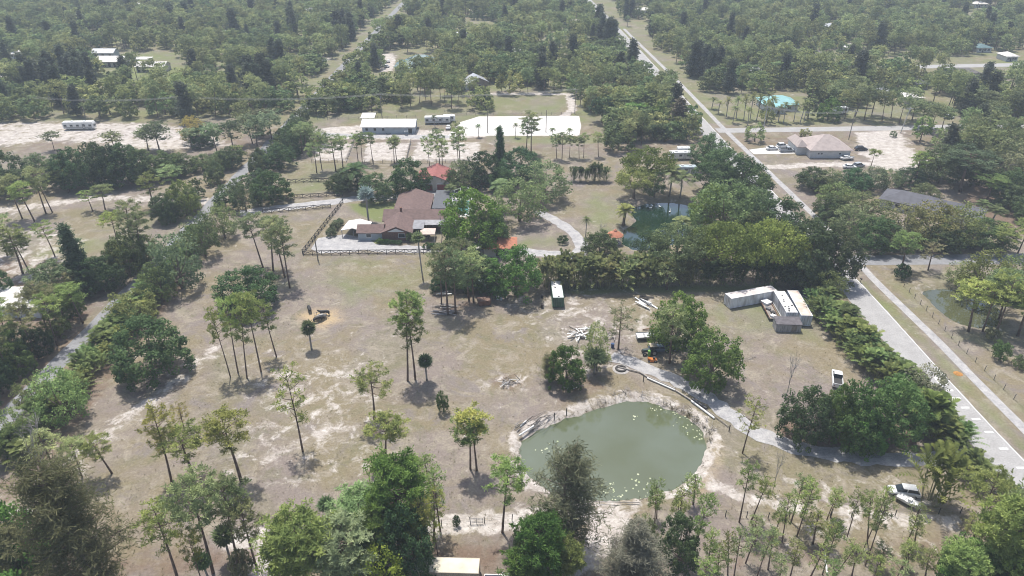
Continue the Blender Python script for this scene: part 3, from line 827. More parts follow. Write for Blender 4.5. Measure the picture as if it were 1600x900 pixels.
at('sabal', 487, 546, 499, 27, label='short fan palm just below the feeding cattle', var=0)
at('sabal', 667, 594, 552, 27, label='short fan palm beside the close pair of pines', var=1)
at('oak', 693, 643, 607, 19, label='small broken tree with dark snag in the pasture', tilt=.1)
at('oak', 390, 480, 416, 94, DRK, label='dark round oak behind the leaning pasture pines', var=0)
at('oak', 240, 585, 499, 112, (.042, .07, .028), label='wide dark spreading oak at the pasture edge by the palm hedge', var=1)
for bx, by, ty, w in [(360, 589, 482, 36), (372, 582, 462, 40), (386, 591, 475, 40), (408, 581, 459, 46), (432, 557, 470, 36)]:
    at('pine', bx, by, ty, w, group='pines before the dark oak', desc='slim leaning pine', place='before the dark round oak', var=PR.choice([3, 4, 1]), tilt=.05)
for bx, by, ty, w in [(411, 418, 332, 46), (427, 423, 338, 44), (445, 433, 335, 46), (453, 450, 348, 44)]:
    at('pine', bx, by, ty, w, (.13, .15, .07), group='pines left of the house paddock', desc='tall bare-trunked pine', place='beside the black paddock fence')
P = dict(group='pines in the lower left of the pasture', desc='tufted pine', place='in the sandy lower pasture')
for bx, by, ty, w, c in [(268, 752, 634, 52, YEL), (377, 752, 646, 74, YEL), (305, 748, 668, 78, None), (105, 768, 673, 62, PALE), (128, 745, 682, 40, PALE), (175, 740, 678, 50, None), (289, 674, 628, 30, YEL)]:
    at('sparse_pine' if w == 30 else 'pine', bx, by, ty, w, c, **P)
at('bare', 75, 786, 652, 62, label='half dead pine with grey bare crown beside the palm hedge')
at('bare', 70, 700, 652, 60, label='leafless grey tree on the palm hedge, lower left')
at('casuarina', 160, 935, 714, 140, BRN, label='huge brownish feathery casuarina in the lower left corner', var=0)
at('oak', 18, 930, 784, 150, BRT, label='bright green round tree cut by the lower left corner')
at('oak', -5, 860, 790, 60, DRK, label='dark tree at the left border below the palm hedge')
at('casuarina', 60, 940, 830, 80, OLI, label='lower grey green casuarina filling the bottom left corner')
P = dict(group='pines along the bottom left', desc='bushy pine', place='along the bottom left track')
for bx, by, ty, w, c in [(278, 905, 783, 66, None), (333, 895, 736, 86, PALE), (372, 882, 750, 76, PALE), (402, 890, 776, 58, PALE), (322, 930, 822, 40, YEL)]:
    at('pine', bx, by, ty, w, c, var=PR.choice([1, 3, 0]), **P)
at('sabal', 360, 875, 822, 38, label='fan palm among the bushy pines by the bottom track')
at('sabal', 330, 915, 862, 30, label='smaller fan palm below the bushy pines at the bottom')
at('shrub', 380, 900, 862, 40, BRN, label='brown twiggy bush beside the fan palm at the bottom')
P = dict(group='thicket at the bottom centre', desc='dense green pine', place='in the bottom centre thicket')
for bx, by, ty, w, c in [(480, 925, 800, 112, (.125, .165, .05)), (545, 920, 815, 108, (.15, .17, .085)), (622, 862, 716, 96, BRT), (575, 850, 764, 96, (.11, .15, .06)), (655, 880, 800, 60, None), (600, 900, 800, 70, BRT)]:
    at('dense_pine', bx, by, ty, w, c, **P)
at('oak', 640, 905, 790, 90, DRK, label='dark leafy tree deep in the bottom centre thicket')
at('broad', 455, 940, 850, 80, (.15, .19, .03), label='yellow green bush at the bottom edge of the thicket')
at('broad', 600, 945, 860, 90, (.14, .18, .03), label='yellow green tree under the thicket near the tan trailer')
at('sabal', 513, 812, 779, 32, label='dark fan palm on top of the bottom centre thicket')
P = dict(group='slim pines right of the bottom thicket', desc='slim crooked pine', place='beside the bottom centre thicket')
for bx, by, ty, w, c in [(660, 778, 713, 40, None), (673, 765, 712, 38, None), (688, 830, 735, 38, None), (678, 845, 762, 40, YEL), (660, 875, 775, 40, YEL), (684, 868, 800, 22, YEL)]:
    at('young_pine', bx, by, ty, w, c, **P)
at('shrub', 713, 822, 806, 14, DRK, label='small dark bush beside the field gate at the bottom fence')
at('leaning_casuarina', 878, 858, 697, 112, (.085, .09, .05), label='dark windswept casuarina leaning over the near pond shore', rz=0.0, tilt=.0)
P = dict(group='trees at the bottom below the pond', desc='rounded green pine', place='below the big pond')
for bx, by, ty, w, c in [(840, 930, 808, 84, BRT), (812, 945, 862, 70, BRT), (880, 920, 842, 60, None), (868, 890, 815, 50, None)]:
    at('dense_pine', bx, by, ty, w, c, **P)
at('oak', 850, 880, 790, 70, (.05, .09, .026), label='dark green bush under the windswept casuarina')
at('oak', 822, 870, 800, 40, (.06, .11, .03), label='small leafy tree left of the windswept casuarina')
at('casuarina', 985, 925, 812, 92, GRY, label='olive feathery bush in the sandy patch below the pond', var=1)
at('oak', 1058, 885, 806, 66, (.052, .075, .03), label='dark rounded tree below the pond beside young pines')
at('broad', 1005, 850, 806, 46, (.09, .12, .05), label='small grey green tree on the track below the pond')
P = dict(group='young pines right of the pond', desc='spindly young pine', place='near the lower right pond shore')
for bx, by, ty, w in [(1022, 835, 754, 30), (1026, 810, 765, 26), (1055, 845, 762, 36), (1078, 882, 770, 42), (1083, 788, 737, 36), (1060, 800, 775, 20), (1155, 816, 724, 38), (1173, 816, 746, 38)]:
    at('young_pine', bx, by, ty, w, **P)
P = dict(group='stand of young pines at the bottom right', desc='thin young pine', place='in bottom right stand')
for bx, by, ty in [(1210, 838, 795), (1222, 846, 765), (1236, 816, 745), (1245, 838, 752), (1251, 808, 756), (1292, 812, 759), (1297, 806, 770), (1324, 838, 760), (1345, 868, 757), (1355, 848, 765), (1352, 884, 787), (1417, 848, 780),
                   (1428, 853, 810), (1409, 888, 847), (1418, 892, 852), (1285, 898, 815), (1287, 852, 814), (1265, 904, 850), (1375, 884, 848), (1107, 882, 826), (1137, 898, 815), (1147, 900, 812), (1182, 905, 820), (1165, 880, 822),
                   (1200, 890, 830), (1235, 900, 840), (1305, 900, 842), (1330, 905, 858), (1360, 920, 868), (1445, 905, 858), (1120, 915, 860), (1095, 925, 870), (1215, 925, 870), (1180, 850, 808), (1270, 850, 800), (1390, 925, 880), (1300, 925, 880), (1465, 880, 838), (1500, 850, 800)]:
    at('young_pine', bx, by, ty, PR.uniform(26, 38), PR.choice([None, PALE, (.15, .175, .06)]), tilt=.05, **P)
at('bare', 1206, 772, 700, 34, label='sparse grey tree on the verge below the gravel drive')
P = dict(group='thicket in the bottom right corner', desc='mixed green tree', place='in the bottom right thicket')
for k, bx, by, ty, w, c in [('pine', 1516, 858, 738, 66, None), ('dense_pine', 1545, 905, 770, 90, None), ('dense_pine', 1590, 890, 770, 90, (.11, .13, .06)), ('oak', 1500, 920, 845, 90, BRT), ('oak', 1560, 935, 845, 100, (.08, .12, .03)),
                           ('broad', 1600, 860, 790, 80, GRY), ('dense_pine', 1480, 925, 850, 70, None), ('oak', 1600, 945, 830, 90, DRK)]:
    at(k, bx, by, ty, w, c, **P)
at('areca', 1450, 785, 703, 98, (.115, .145, .04), label='large bright clump of feathery palms beside the abandoned white vehicles', var=1)
# trees round the yard with the trailers
at('oak', 1055, 545, 455, 88, BRT, label='bright round oak shading the parked machinery', var=2)
at('oak', 1107, 600, 511, 92, (.055, .10, .026), label='round oak standing over the gravel drive', var=0)
at('pine', 1046, 568, 474, 54, PALE, label='pine in front of the oak shading the machinery', var=1)
at('sparse_pine', 966, 545, 474, 48, OLI, label='forked thin pine beside the blue barrel')
at('broad', 932, 578, 501, 46, PALE, label='loose pale tree between the scrap heap and pond')
at('sabal', 928, 584, 545, 40, label='fan palm at the foot of the loose pale tree')
at('oak', 884, 603, 540, 60, BRT, label='oak with a brown dying side on the pond bank')
at('casuarina', 858, 596, 552, 30, BRN, label='brown dying bush leaning on the pond bank oak')
at('young_pine', 1042, 452, 413, 48, PALE, label='small pale pine before the tall palm hedge')
at('bare', 1228, 620, 548, 40, label='leafless dark sapling above the oak grove', var=1)
P = dict(group='oak grove by the drive', desc='leafy oak', place='in the grove by the drive entrance')
for bx, by, ty, w, c in [(1250, 688, 602, 76, (.06, .09, .035)), (1300, 690, 600, 56, BRT), (1330, 694, 592, 96, (.05, .09, .026)), (1384, 690, 594, 94, (.052, .092, .028)), (1345, 700, 640, 70, BRT)]:
    at('oak', bx, by, ty, w, c, **P)
at('broad', 1268, 690, 630, 60, GRY, label='greyish loose tree in front of the oak grove')
at('broad', 1437, 640, 572, 70, (.115, .115, .075), label='grey green tree between oak grove and road')
# hedges of clumping palms
def hedge(a, b_, n, h, r, rows, group, desc, place, cols, jit=1.0, kind='areca'):
    for rw in range(rows):
        for i in range(n):
            t = (i + .5 + PR.uniform(-.3, .3)) / n
            x, y = a[0] + (b_[0] - a[0]) * t, a[1] + (b_[1] - a[1]) * t
            d = Vector((b_[0] - a[0], b_[1] - a[1])).normalized()
            off = (rw - (rows - 1) / 2) * r * 1.25 + PR.uniform(-.4, .4) * jit
            plant(kind, x - d.y * off, y + d.x * off, h * PR.uniform(.8, 1.15), r * PR.uniform(.85, 1.2), PR.choice(cols), group=group, desc=desc, place=place)
AC = [(.09, .12, .04), (.085, .12, .04), (.11, .128, .04), (.07, .10, .036), (.08, .112, .038)]
hedge((70.5, 141.5), (76.5, 92), 18, 5.4, 2.6, 2, 'palm hedge along the two lane road', 'feathery clumping palm', 'in the roadside hedge', AC)
hedge((75.5, 93), (79.0, 63), 9, 5.4, 2.4, 1, 'palm hedge along the two lane road below the oak grove', 'clumping palm', 'between oak grove and road', AC)
at('areca', 1440, 680, 610, 60, (.10, .12, .035), label='palm clump at the right end of the oak grove')
hedge(g(848, 445), g(1085, 443), 15, 7.6, 2.7, 2, 'tall palm hedge behind the yard', 'tall palm clump', 'in the hedge behind the yard', [(.125, .135, .052), (.105, .122, .048)])
hedge(g(1090, 446), g(1260, 443), 11, 6.8, 2.6, 1, 'shaded palm hedge behind the trailers', 'shaded palm clump', 'in the hedge behind the trailers', [(.05, .075, .03), (.06, .085, .03)])  # shade on this stretch is put into its darker leaf colours
hedge(g(14, 735), g(316, 372), 30, 4.7, 2.2, 2, 'palm hedge along the narrow lane', 'feathery palm clump', 'along the narrow lane', AC + [(.07, .10, .036)], 1.5)
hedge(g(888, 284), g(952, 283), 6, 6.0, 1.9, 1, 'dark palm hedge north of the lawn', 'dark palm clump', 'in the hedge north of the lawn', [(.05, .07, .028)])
P = dict(group='loose trees standing in the lane hedge', desc='loose yellow green tree', place='rising from the narrow lane hedge')
for bx, by, ty, w, c in [(212, 505, 455, 84, (.135, .16, .055)), (105, 655, 574, 84, (.125, .15, .05)), (60, 640, 590, 60, (.11, .13, .05)), (285, 450, 362, 84, (.10, .125, .062)), (322, 400, 330, 60, (.06, .085, .035)), (352, 372, 316, 50, (.085, .11, .045)), (255, 470, 410, 60, (.06, .085, .03)),
                         (385, 330, 285, 44, (.07, .09, .04)), (35, 700, 640, 60, (.10, .13, .045))]:
    at('broad', bx, by, ty, w, c, **P)
# trees left of the lane
P = dict(group='pines on the lot across the lane', desc='spindly pine', place='across the narrow lane')
for bx, by, ty, w in [(35, 342, 272, 36), (54, 346, 282, 36), (72, 334, 262, 40), (82, 332, 276, 34), (86, 401, 346, 34), (36, 428, 352, 50), (47, 428, 366, 46), (240, 326, 270, 40), (272, 302, 258, 40), (205, 410, 312, 44), (222, 420, 330, 44), (190, 395, 330, 40), (165, 330, 288, 36),
                      (145, 330, 298, 30), (12, 400, 335, 40), (108, 300, 262, 40)]:
    at('pine', bx, by, ty, w, PALE if PR.random() < .5 else None, **P)
at('conic', 135, 452, 343, 34, label='tall dark spire shaped conifer beside the narrow lane')
P = dict(group='dark bushes beside the narrow lane', desc='dark leafy tree', place='left of the narrow lane')
for bx, by, ty, w, c in [(150, 455, 395, 66, DRK), (170, 452, 400, 60, (.05, .075, .03)), (205, 430, 360, 60, (.075, .095, .035)), (228, 412, 365, 54, (.06, .085, .03)), (92, 470, 408, 80, (.075, .10, .045)), (190, 425, 378, 40, (.11, .13, .03)), (262, 345, 300, 44, (.07, .10, .04)), (292, 336, 278, 48, (.13, .15, .045)), (265, 350, 310, 30, DRK), (8, 470, 420, 34, DRK)]:
    at('oak', bx, by, ty, w, c, **P)
P = dict(group='pines in the strip left of the lane', desc='crowded pine', place='in the strip left of the lane')
for bx, by, ty, w in [(18, 570, 478, 46), (60, 560, 470, 54), (90, 540, 462, 50), (20, 595, 500, 44), (105, 505, 445, 50), (130, 505, 440, 46), (-8, 620, 505, 50), (-5, 600, 480, 60), (75, 520, 440, 54), (20, 545, 460, 40), (115, 470, 425, 46), (-25, 560, 480, 50)]:
    at('pine', bx, by, ty, w, PR.choice([None, OLI]), **P)
P = dict(group='undergrowth in the strip left of the lane', desc='low leafy tree', place='in the strip left of the lane')
for bx, by, ty, w in [(-22, 650, 600, 50), (5, 615, 562, 48), (36, 585, 535, 48), (64, 555, 510, 44), (92, 526, 488, 44), (114, 498, 460, 40), (-30, 690, 640, 40), (30, 560, 505, 50), (0, 585, 540, 50)]:
    at('oak', bx, by, ty, w, PR.choice([(.06, .085, .03), (.07, .10, .03), DRK]), **P)
# trees round the house and the dark pond
at('bismarck', 576, 346, 289, 30, label='silver blue fan palm on the lawn by the house')
at('tall_sabal', 661, 437, 362, 23, label='tall thin fan palm beside the long black fence')
at('oak', 738, 392, 292, 100, (.085, .15, .028), label='large bright green tree right of the brown roofed house', var=2)
at('oak', 805, 460, 380, 86, (.065, .12, .028), label='bright green oak in front of the orange roofed shed', var=0)
at('bare', 690, 380, 330, 38, label='leafless grey tree before the brown roofed house', var=0)
at('pine', 748, 384, 326, 36, PALE, label='pale pine before the large bright green tree')
P = dict(group='pines over the scrap clearing', desc='pale tall pine', place='over the scrap clearing')
for bx, by, ty, w in [(700, 492, 380, 50), (690, 478, 392, 44), (712, 490, 384, 50), (733, 470, 400, 44), (740, 472, 385, 46), (722, 445, 372, 40), (756, 455, 398, 34), (728, 402, 375, 26)]:
    at('pine', bx, by, ty, w, PR.choice([PALE, GRY, OLI]), **P)
P = dict(group='dark bushes behind the scrap clearing', desc='dark leafy bush', place='behind the scrap clearing')
for bx, by, ty, w in [(686, 455, 432, 30), (700, 448, 420, 40), (725, 452, 418, 50), (765, 455, 405, 50), (755, 440, 408, 40)]:
    at('oak', bx, by, ty, w, PR.choice([DRK, (.055, .085, .03)]), **P)
at('oak', 641, 304, 244, 62, (.042, .072, .026), label='dark oak behind the brown roofed house', var=0)
at('oak', 425, 315, 268, 62, (.055, .09, .03), label='round oak between the drive fences')
P = dict(group='dark trees at the drive entrance', desc='dark dense tree', place='near the silver palm')
for k, bx, by, ty, w in [('oak', 545, 300, 262, 50), ('coconut', 562, 300, 252, 50), ('oak', 590, 312, 268, 56), ('oak', 530, 296, 270, 40)]:
    at(k, bx, by, ty, w, (.05, .07, .03), **P)
P = dict(group='trees north east of the house', desc='broad tree', place='behind and right of the house')
for k, bx, by, ty, w, c in [('oak', 755, 290, 236, 60, DRK), ('oak', 812, 284, 231, 72, (.04, .066, .026)), ('broad', 852, 312, 251, 84, PALE), ('broad', 812, 345, 276, 92, (.10, .15, .06)), ('broad', 720, 295, 250, 50, (.085, .11, .05)), ('oak', 785, 300, 262, 40, DRK), ('oak', 770, 385, 330, 56, (.05, .085, .03)), ('oak', 705, 295, 265, 30, DRK), ('conic', 782, 268, 195, 18, DRK)]:
    at(k, bx, by, ty, w, c, **P)
at('queen', 704, 312, 288, 26, label='palm before the red garage doors', var=0)
at('queen', 786, 325, 280, 40, label='tall feather palm behind the large bright green tree', var=1)
at('queen', 915, 370, 338, 20, label='small lone palm beside the curving drive', var=0)
at('date', 974, 352, 319, 34, label='stout date palm on the dark pond shore')
at('oak', 937, 402, 360, 58, (.055, .075, .032), label='dark bush between the drive and the palm hedge')
at('bare', 938, 380, 345, 30, label='leafless sapling beside the orange gazebo', var=1)
at('shrub', 879, 380, 368, 20, DRK, label='dark flower bed shrub inside the curving drive')
P = dict(group='trees on the far side of the dark pond', desc='spreading tree', place='beyond the dark pond')
for k, bx, by, ty, w, c in [('umbrella', 1008, 296, 229, 92, (.095, .13, .03)), ('umbrella', 990, 310, 262, 66, (.13, .14, .045)), ('broad', 1022, 308, 265, 40, (.075, .11, .045))]:
    at(k, bx, by, ty, w, c, **P)
P = dict(group='coconut palms by the dark pond', desc='arching coconut palm', place='by the dark pond')
for bx, by, ty, w in [(1046, 306, 258, 52), (1062, 310, 268, 50), (1066, 365, 338, 40)]:
    at('coconut', bx, by, ty, w, (.10, .12, .05), **P)
P = dict(group='woods right of the dark pond', desc='big leafy tree', place='right of the dark pond')
for k, bx, by, ty, w, c in [('umbrella', 1052, 432, 350, 106, (.062, .085, .035)), ('umbrella', 1012, 420, 362, 62, (.062, .085, .035)), ('umbrella', 1128, 438, 343, 112, (.10, .125, .03)), ('umbrella', 1195, 438, 345, 104, (.095, .125, .03)), ('oak', 1256, 444, 340, 104, (.046, .062, .026)), ('oak', 1298, 442, 352, 80, (.05, .065, .028)),
                           ('oak', 1205, 392, 304, 94, (.045, .064, .026)), ('oak', 1250, 412, 342, 72, (.046, .064, .03)), ('broad', 1130, 372, 283, 118, (.095, .135, .05)), ('broad', 1106, 362, 290, 72, (.10, .15, .035)), ('broad', 1168, 375, 292, 80, (.10, .135, .06)),
                           ('oak', 1150, 318, 246, 100, DRK), ('oak', 1128, 300, 228, 86, (.05, .082, .03)), ('oak', 1105, 262, 206, 62, (.06, .085, .036)), ('broad', 1172, 330, 268, 60, (.05, .075, .03)), ('broad', 1098, 345, 302, 50, (.11, .15, .03)), ('oak', 1180, 400, 330, 80, (.05, .07, .028)), 
                           ('oak', 1100, 405, 352, 70, (.07, .095, .03)), ('broad', 1105, 420, 360, 60, (.11, .13, .03)), ('umbrella', 1160, 438, 362, 70, (.115, .135, .03)), ('umbrella', 1225, 440, 362, 70, (.10, .12, .03))]:
    at(k, bx, by, ty, w, c, **P)
at('broad', 1290, 470, 420, 60, (.10, .135, .05), label='loose light green tree at the top of the roadside hedge')
at('broad', 1268, 452, 415, 40, (.09, .12, .05), label='light green bush behind the parked white pickup')
# right of the two lane road
P = dict(group='trees round the dark roofed house', desc='leafy tree', place='around the dark roofed house')
for k, bx, by, ty, w, c in [('oak', 1268, 295, 260, 54, (.055, .08, .03)), ('broad', 1290, 300, 265, 60, (.10, .125, .055)), ('oak', 1330, 298, 262, 60, DRK), ('broad', 1360, 296, 260, 50, (.085, .105, .055)), ('broad', 1306, 325, 284, 70, (.085, .12, .045)), ('oak', 1300, 345, 318, 46, (.05, .075, .03)), ('broad', 1345, 345, 300, 90, (.12, .135, .055)),
                           ('broad', 1330, 370, 322, 76, (.115, .125, .06)), ('oak', 1365, 388, 338, 76, (.05, .085, .03)), ('broad', 1410, 380, 320, 80, (.135, .15, .06)), ('broad', 1450, 380, 315, 90, (.125, .135, .05)), ('broad', 1490, 385, 318, 80, (.12, .135, .05)), ('oak', 1535, 388, 342, 80, (.055, .085, .032)), ('broad', 1500, 380, 345, 70, GRY),
                           ('oak', 1440, 322, 286, 46, (.09, .11, .05)), ('oak', 1296, 342, 304, 50, (.06, .085, .032)), ('broad', 1400, 392, 352, 60, (.10, .115, .06)), ('oak', 1468, 390, 350, 60, (.06, .085, .035)), ('broad', 1385, 292, 262, 44, (.08, .10, .05)), ('oak', 1420, 290, 262, 50, (.05, .07, .03))]:
    at(k, bx, by, ty, w, c, **P)
P = dict(group='tall trees behind the dark roofed house', desc='tall tree', place='behind the dark roofed house')
for k, bx, by, ty, w, c in [('pine', 1428, 291, 236, 30, None), ('pine', 1500, 300, 232, 90, (.075, .10, .055)), ('pine', 1540, 318, 272, 60, None), ('oak', 1465, 285, 225, 80, (.065, .09, .04)), ('oak', 1580, 330, 290, 60, (.06, .085, .04)), ('broad', 1560, 275, 215, 90, (.12, .125, .06)), ('broad', 1600, 290, 225, 90, (.10, .11, .06)), ('oak', 1520, 290, 240, 60, (.045, .065, .03)), ('oak', 1570, 318, 260, 60, DRK), ('pine', 1358, 266, 232, 24, None),
                            ('queen', 1528, 338, 312, 30, None), ('queen', 1548, 350, 322, 36, None), ('oak', 1605, 350, 300, 50, (.05, .07, .03))]:
    at(k, bx, by, ty, w, c, **P)
P = dict(group='trees on the lot with the algae pond', desc='loose tree', place='near the algae pond')
for k, bx, by, ty, w, c in [('pine', 1408, 420, 362, 46, None), ('shrub', 1408, 435, 412, 26, DRK), ('sparse_pine', 1450, 422, 376, 36, OLI), ('broad', 1530, 465, 392, 90, (.125, .15, .05)), ('broad', 1590, 460, 398, 80, (.13, .15, .055)), ('dense_pine', 1560, 500, 425, 70, (.10, .13, .06)), ('pine', 1513, 518, 440, 60, None), ('pine', 1535, 518, 445, 56, None), ('pine', 1555, 522, 425, 60, None), ('pine', 1590, 525, 430, 60, None), ('dense_pine', 1615, 540, 440, 70, None),
                            ('shrub', 1548, 532, 512, 26, BRN), ('shrub', 1560, 562, 532, 30, (.06, .085, .03)), ('shrub', 1592, 575, 556, 26, (.07, .10, .04)), ('broad', 1500, 445, 410, 50, (.10, .125, .05)), ('pine', 1560, 400, 352, 44, None), ('pine', 1590, 396, 340, 40, None)]:
    at(k, bx, by, ty, w, c, **P)
# between the house and the riding arena
P = dict(group='pines round the sand paddocks', desc='slender pine', place='around the sand paddocks')
for bx, by, ty, w in [(495, 270, 222, 30), (503, 265, 205, 24), (525, 268, 210, 40), (536, 262, 212, 30), (560, 255, 208, 24), (566, 253, 205, 24), (583, 256, 206, 24), (616, 255, 214, 24), (620, 252, 210, 24), (672, 275, 212, 24), (688, 268, 202, 30), (692, 272, 215, 26), (720, 268, 195, 30), (830, 240, 172, 32), (822, 240, 182, 28), (716, 255, 190, 22),
                      (870, 248, 208, 20), (878, 250, 206, 22), (905, 248, 212, 18), (912, 247, 208, 20), (935, 245, 205, 20), (890, 246, 210, 18), (472, 240, 196, 34), (478, 236, 190, 30)]:
    at('pine', bx, by, ty, w, PALE, **P)
P = dict(group='palms beside the riding arena', desc='feather palm', place='beside the white riding arena')
for bx, by, ty in [(748, 214, 194), (779, 216, 199), (805, 215, 192), (862, 216, 200), (890, 217, 200), (680, 200, 180)]:
    at('queen', bx, by, ty, 14, None, **P)
P = dict(group='trees along the lane by the sand paddocks', desc='leafy roadside tree', place='along the upper lane')
for k, bx, by, ty, w, c in [('oak', 440, 262, 222, 50, (.06, .09, .036)), ('oak', 462, 232, 190, 44, (.06, .09, .036)), ('broad', 475, 222, 182, 40, (.08, .11, .045)), ('oak', 360, 262, 228, 40, (.06, .085, .036)), ('oak', 318, 228, 196, 44, DRK), ('broad', 495, 228, 198, 40, (.085, .11, .045)), ('oak', 452, 245, 210, 40, (.055, .08, .035)), ('oak', 410, 300, 262, 40, (.06, .085, .04))]:
    at(k, bx, by, ty, w, c, **P)
P = dict(group='pines by the left sand lot', desc='open pine', place='by the sand lot')
for bx, by, ty, w in [(250, 238, 190, 50), (340, 240, 192, 40), (365, 235, 188, 40), (402, 238, 180, 44), (232, 235, 200, 40), (395, 225, 176, 40), (300, 232, 200, 30), (425, 218, 172, 44), (410, 212, 170, 40), (180, 235, 205, 36), (85, 235, 205, 30)]:
    at('far_pine', bx, by, ty, w, (.115, .135, .07), **P)
at('broad', 305, 222, 180, 44, (.20, .15, .05), label='orange tinged leafless-looking tree by the sand lot')


P = dict(group='dark tree row below the sand lot', desc='dark dense tree', place='in the row below the sand lot')
for bx, by, ty, w, c in [(100, 292, 240, 60, (.06, .085, .036)), (128, 294, 228, 66, DRK), (155, 292, 222, 60, (.06, .085, .036)), (180, 290, 226, 62, DRK), (205, 288, 222, 64, (.05, .075, .03)), (232, 284, 232, 56, (.065, .09, .036)), (258, 278, 235, 56, (.06, .085, .03)), (285, 272, 238, 50, (.075, .10, .04)), (20, 305, 232, 70, (.055, .08, .035)), (-8, 300, 250, 50, DRK), (60, 270, 238, 40, (.08, .105, .05)),
                         (345, 262, 236, 36, (.075, .10, .045)), (318, 266, 240, 40, (.08, .10, .04))]:
    at('oak', bx, by, ty, w, c, **P)
P = dict(group='pines on the lawns along the cross street', desc='lawn pine', place='beyond the cross street')
for bx, by, ty, w in [(1305, 178, 128, 34), (1320, 186, 138, 30), (1336, 182, 130, 34), (1350, 188, 134, 34), (1362, 180, 128, 32), (1378, 190, 140, 32), (1392, 184, 136, 30), (1405, 192, 150, 30), (1425, 188, 152, 34), (1440, 200, 158, 40), (1452, 206, 160, 36), (1470, 208, 165, 34), (1508, 182, 140, 36), (1520, 184, 136, 34), (1534, 186, 140, 34), (1545, 200, 158, 36), (1555, 205, 165, 34), (1580, 186, 140, 36), (1330, 160, 118, 34), (1420, 176, 136, 30), (1285, 150, 112, 34), (1490, 170, 132, 34)]:
    at('far_pine', bx, by, ty, w, (.115, .135, .062), **P)
at('oak', 1293, 188, 153, 36, (.075, .14, .03), label='round bright green lawn tree beyond the cross street')
P = dict(group='palms on the lawn right of the road', desc='lawn palm', place='near the turquoise roofed house')
for bx, by, ty in [(1112, 170, 152), (1122, 178, 158), (1135, 182, 150), (1150, 185, 148), (1162, 188, 146), (1172, 186, 142), (1182, 188, 146), (1195, 182, 142), (1205, 178, 150), (1216, 190, 164), (1224, 192, 160), (1240, 190, 158), (1250, 192, 160), (1256, 190, 156), (1145, 192, 165), (1168, 196, 168)]:
    at('far_palm', bx, by, ty, 20, (.105, .12, .05), **P)
P = dict(group='trees at the near edge of the cross street', desc='scrubby tree', place='near the cross street edge')
for k, bx, by, ty, w, c in [('far_oak', 1437, 222, 182, 34, (.10, .125, .04)), ('far_broad', 1475, 232, 196, 50, None), ('far_broad', 1510, 235, 200, 50, None), ('far_oak', 1545, 240, 200, 60, None), ('far_broad', 1580, 240, 198, 60, (.14, .15, .045)), ('far_oak', 1600, 252, 212, 50, None), ('far_oak', 1495, 255, 212, 60, None), ('far_broad', 1530, 262, 218, 60, None), ('far_oak', 1258, 214, 200, 20, (.13, .14, .05)), ('far_oak', 1395, 214, 204, 12, None)]:
    at(k, bx, by, ty, w, c, **P)
P = dict(group='trees along the far roadside', desc='roadside tree', place='left of the far two lane road')
for k, bx, by, ty, w, c in [('far_oak', 1075, 205, 162, 44, (.06, .09, .035)), ('far_oak', 1050, 190, 148, 44, None), ('far_casuarina', 1060, 205, 150, 30, (.09, .085, .06)), ('far_oak', 1022, 195, 158, 46, (.075, .13, .03)), ('far_oak', 990, 195, 160, 46, (.08, .13, .032)), ('far_broad', 960, 185, 140, 44, None), ('far_oak', 940, 192, 150, 44, DRK), ('far_broad', 975, 175, 132, 44, None), ('far_oak', 1005, 172, 135, 44, None), ('far_broad', 1035, 165, 128, 40, None)]:
    at(k, bx, by, ty, w, c, **P)
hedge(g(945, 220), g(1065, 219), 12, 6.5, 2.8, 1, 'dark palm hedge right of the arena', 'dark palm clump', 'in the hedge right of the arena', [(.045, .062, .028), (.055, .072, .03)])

P = dict(group='trees hugging the upper lane', desc='lane side tree', place='hugging the upper narrow lane')
for i_, Y in enumerate(np.arange(196, 300, 5.2)):
    for X, pr in ((-87.0, .62), (-98.5, .5)):
        if PR.random() < pr: plant(PR.choice(['oak', 'broad', 'far_broad', 'far_oak']), X + PR.uniform(-1.2, 1.2), float(Y) + PR.uniform(-2, 2), PR.uniform(4.5, 8), PR.uniform(2.2, 3.6), PR.choice([(.06, .085, .036), (.075, .10, .042), (.10, .12, .05)]), **P)
at('far_broad', 1197, 192, 152, 30, None, label='loose tree left before the turquoise roofed house')
at('far_oak', 1262, 186, 152, 26, None, label='dark tree right before the turquoise roofed house')
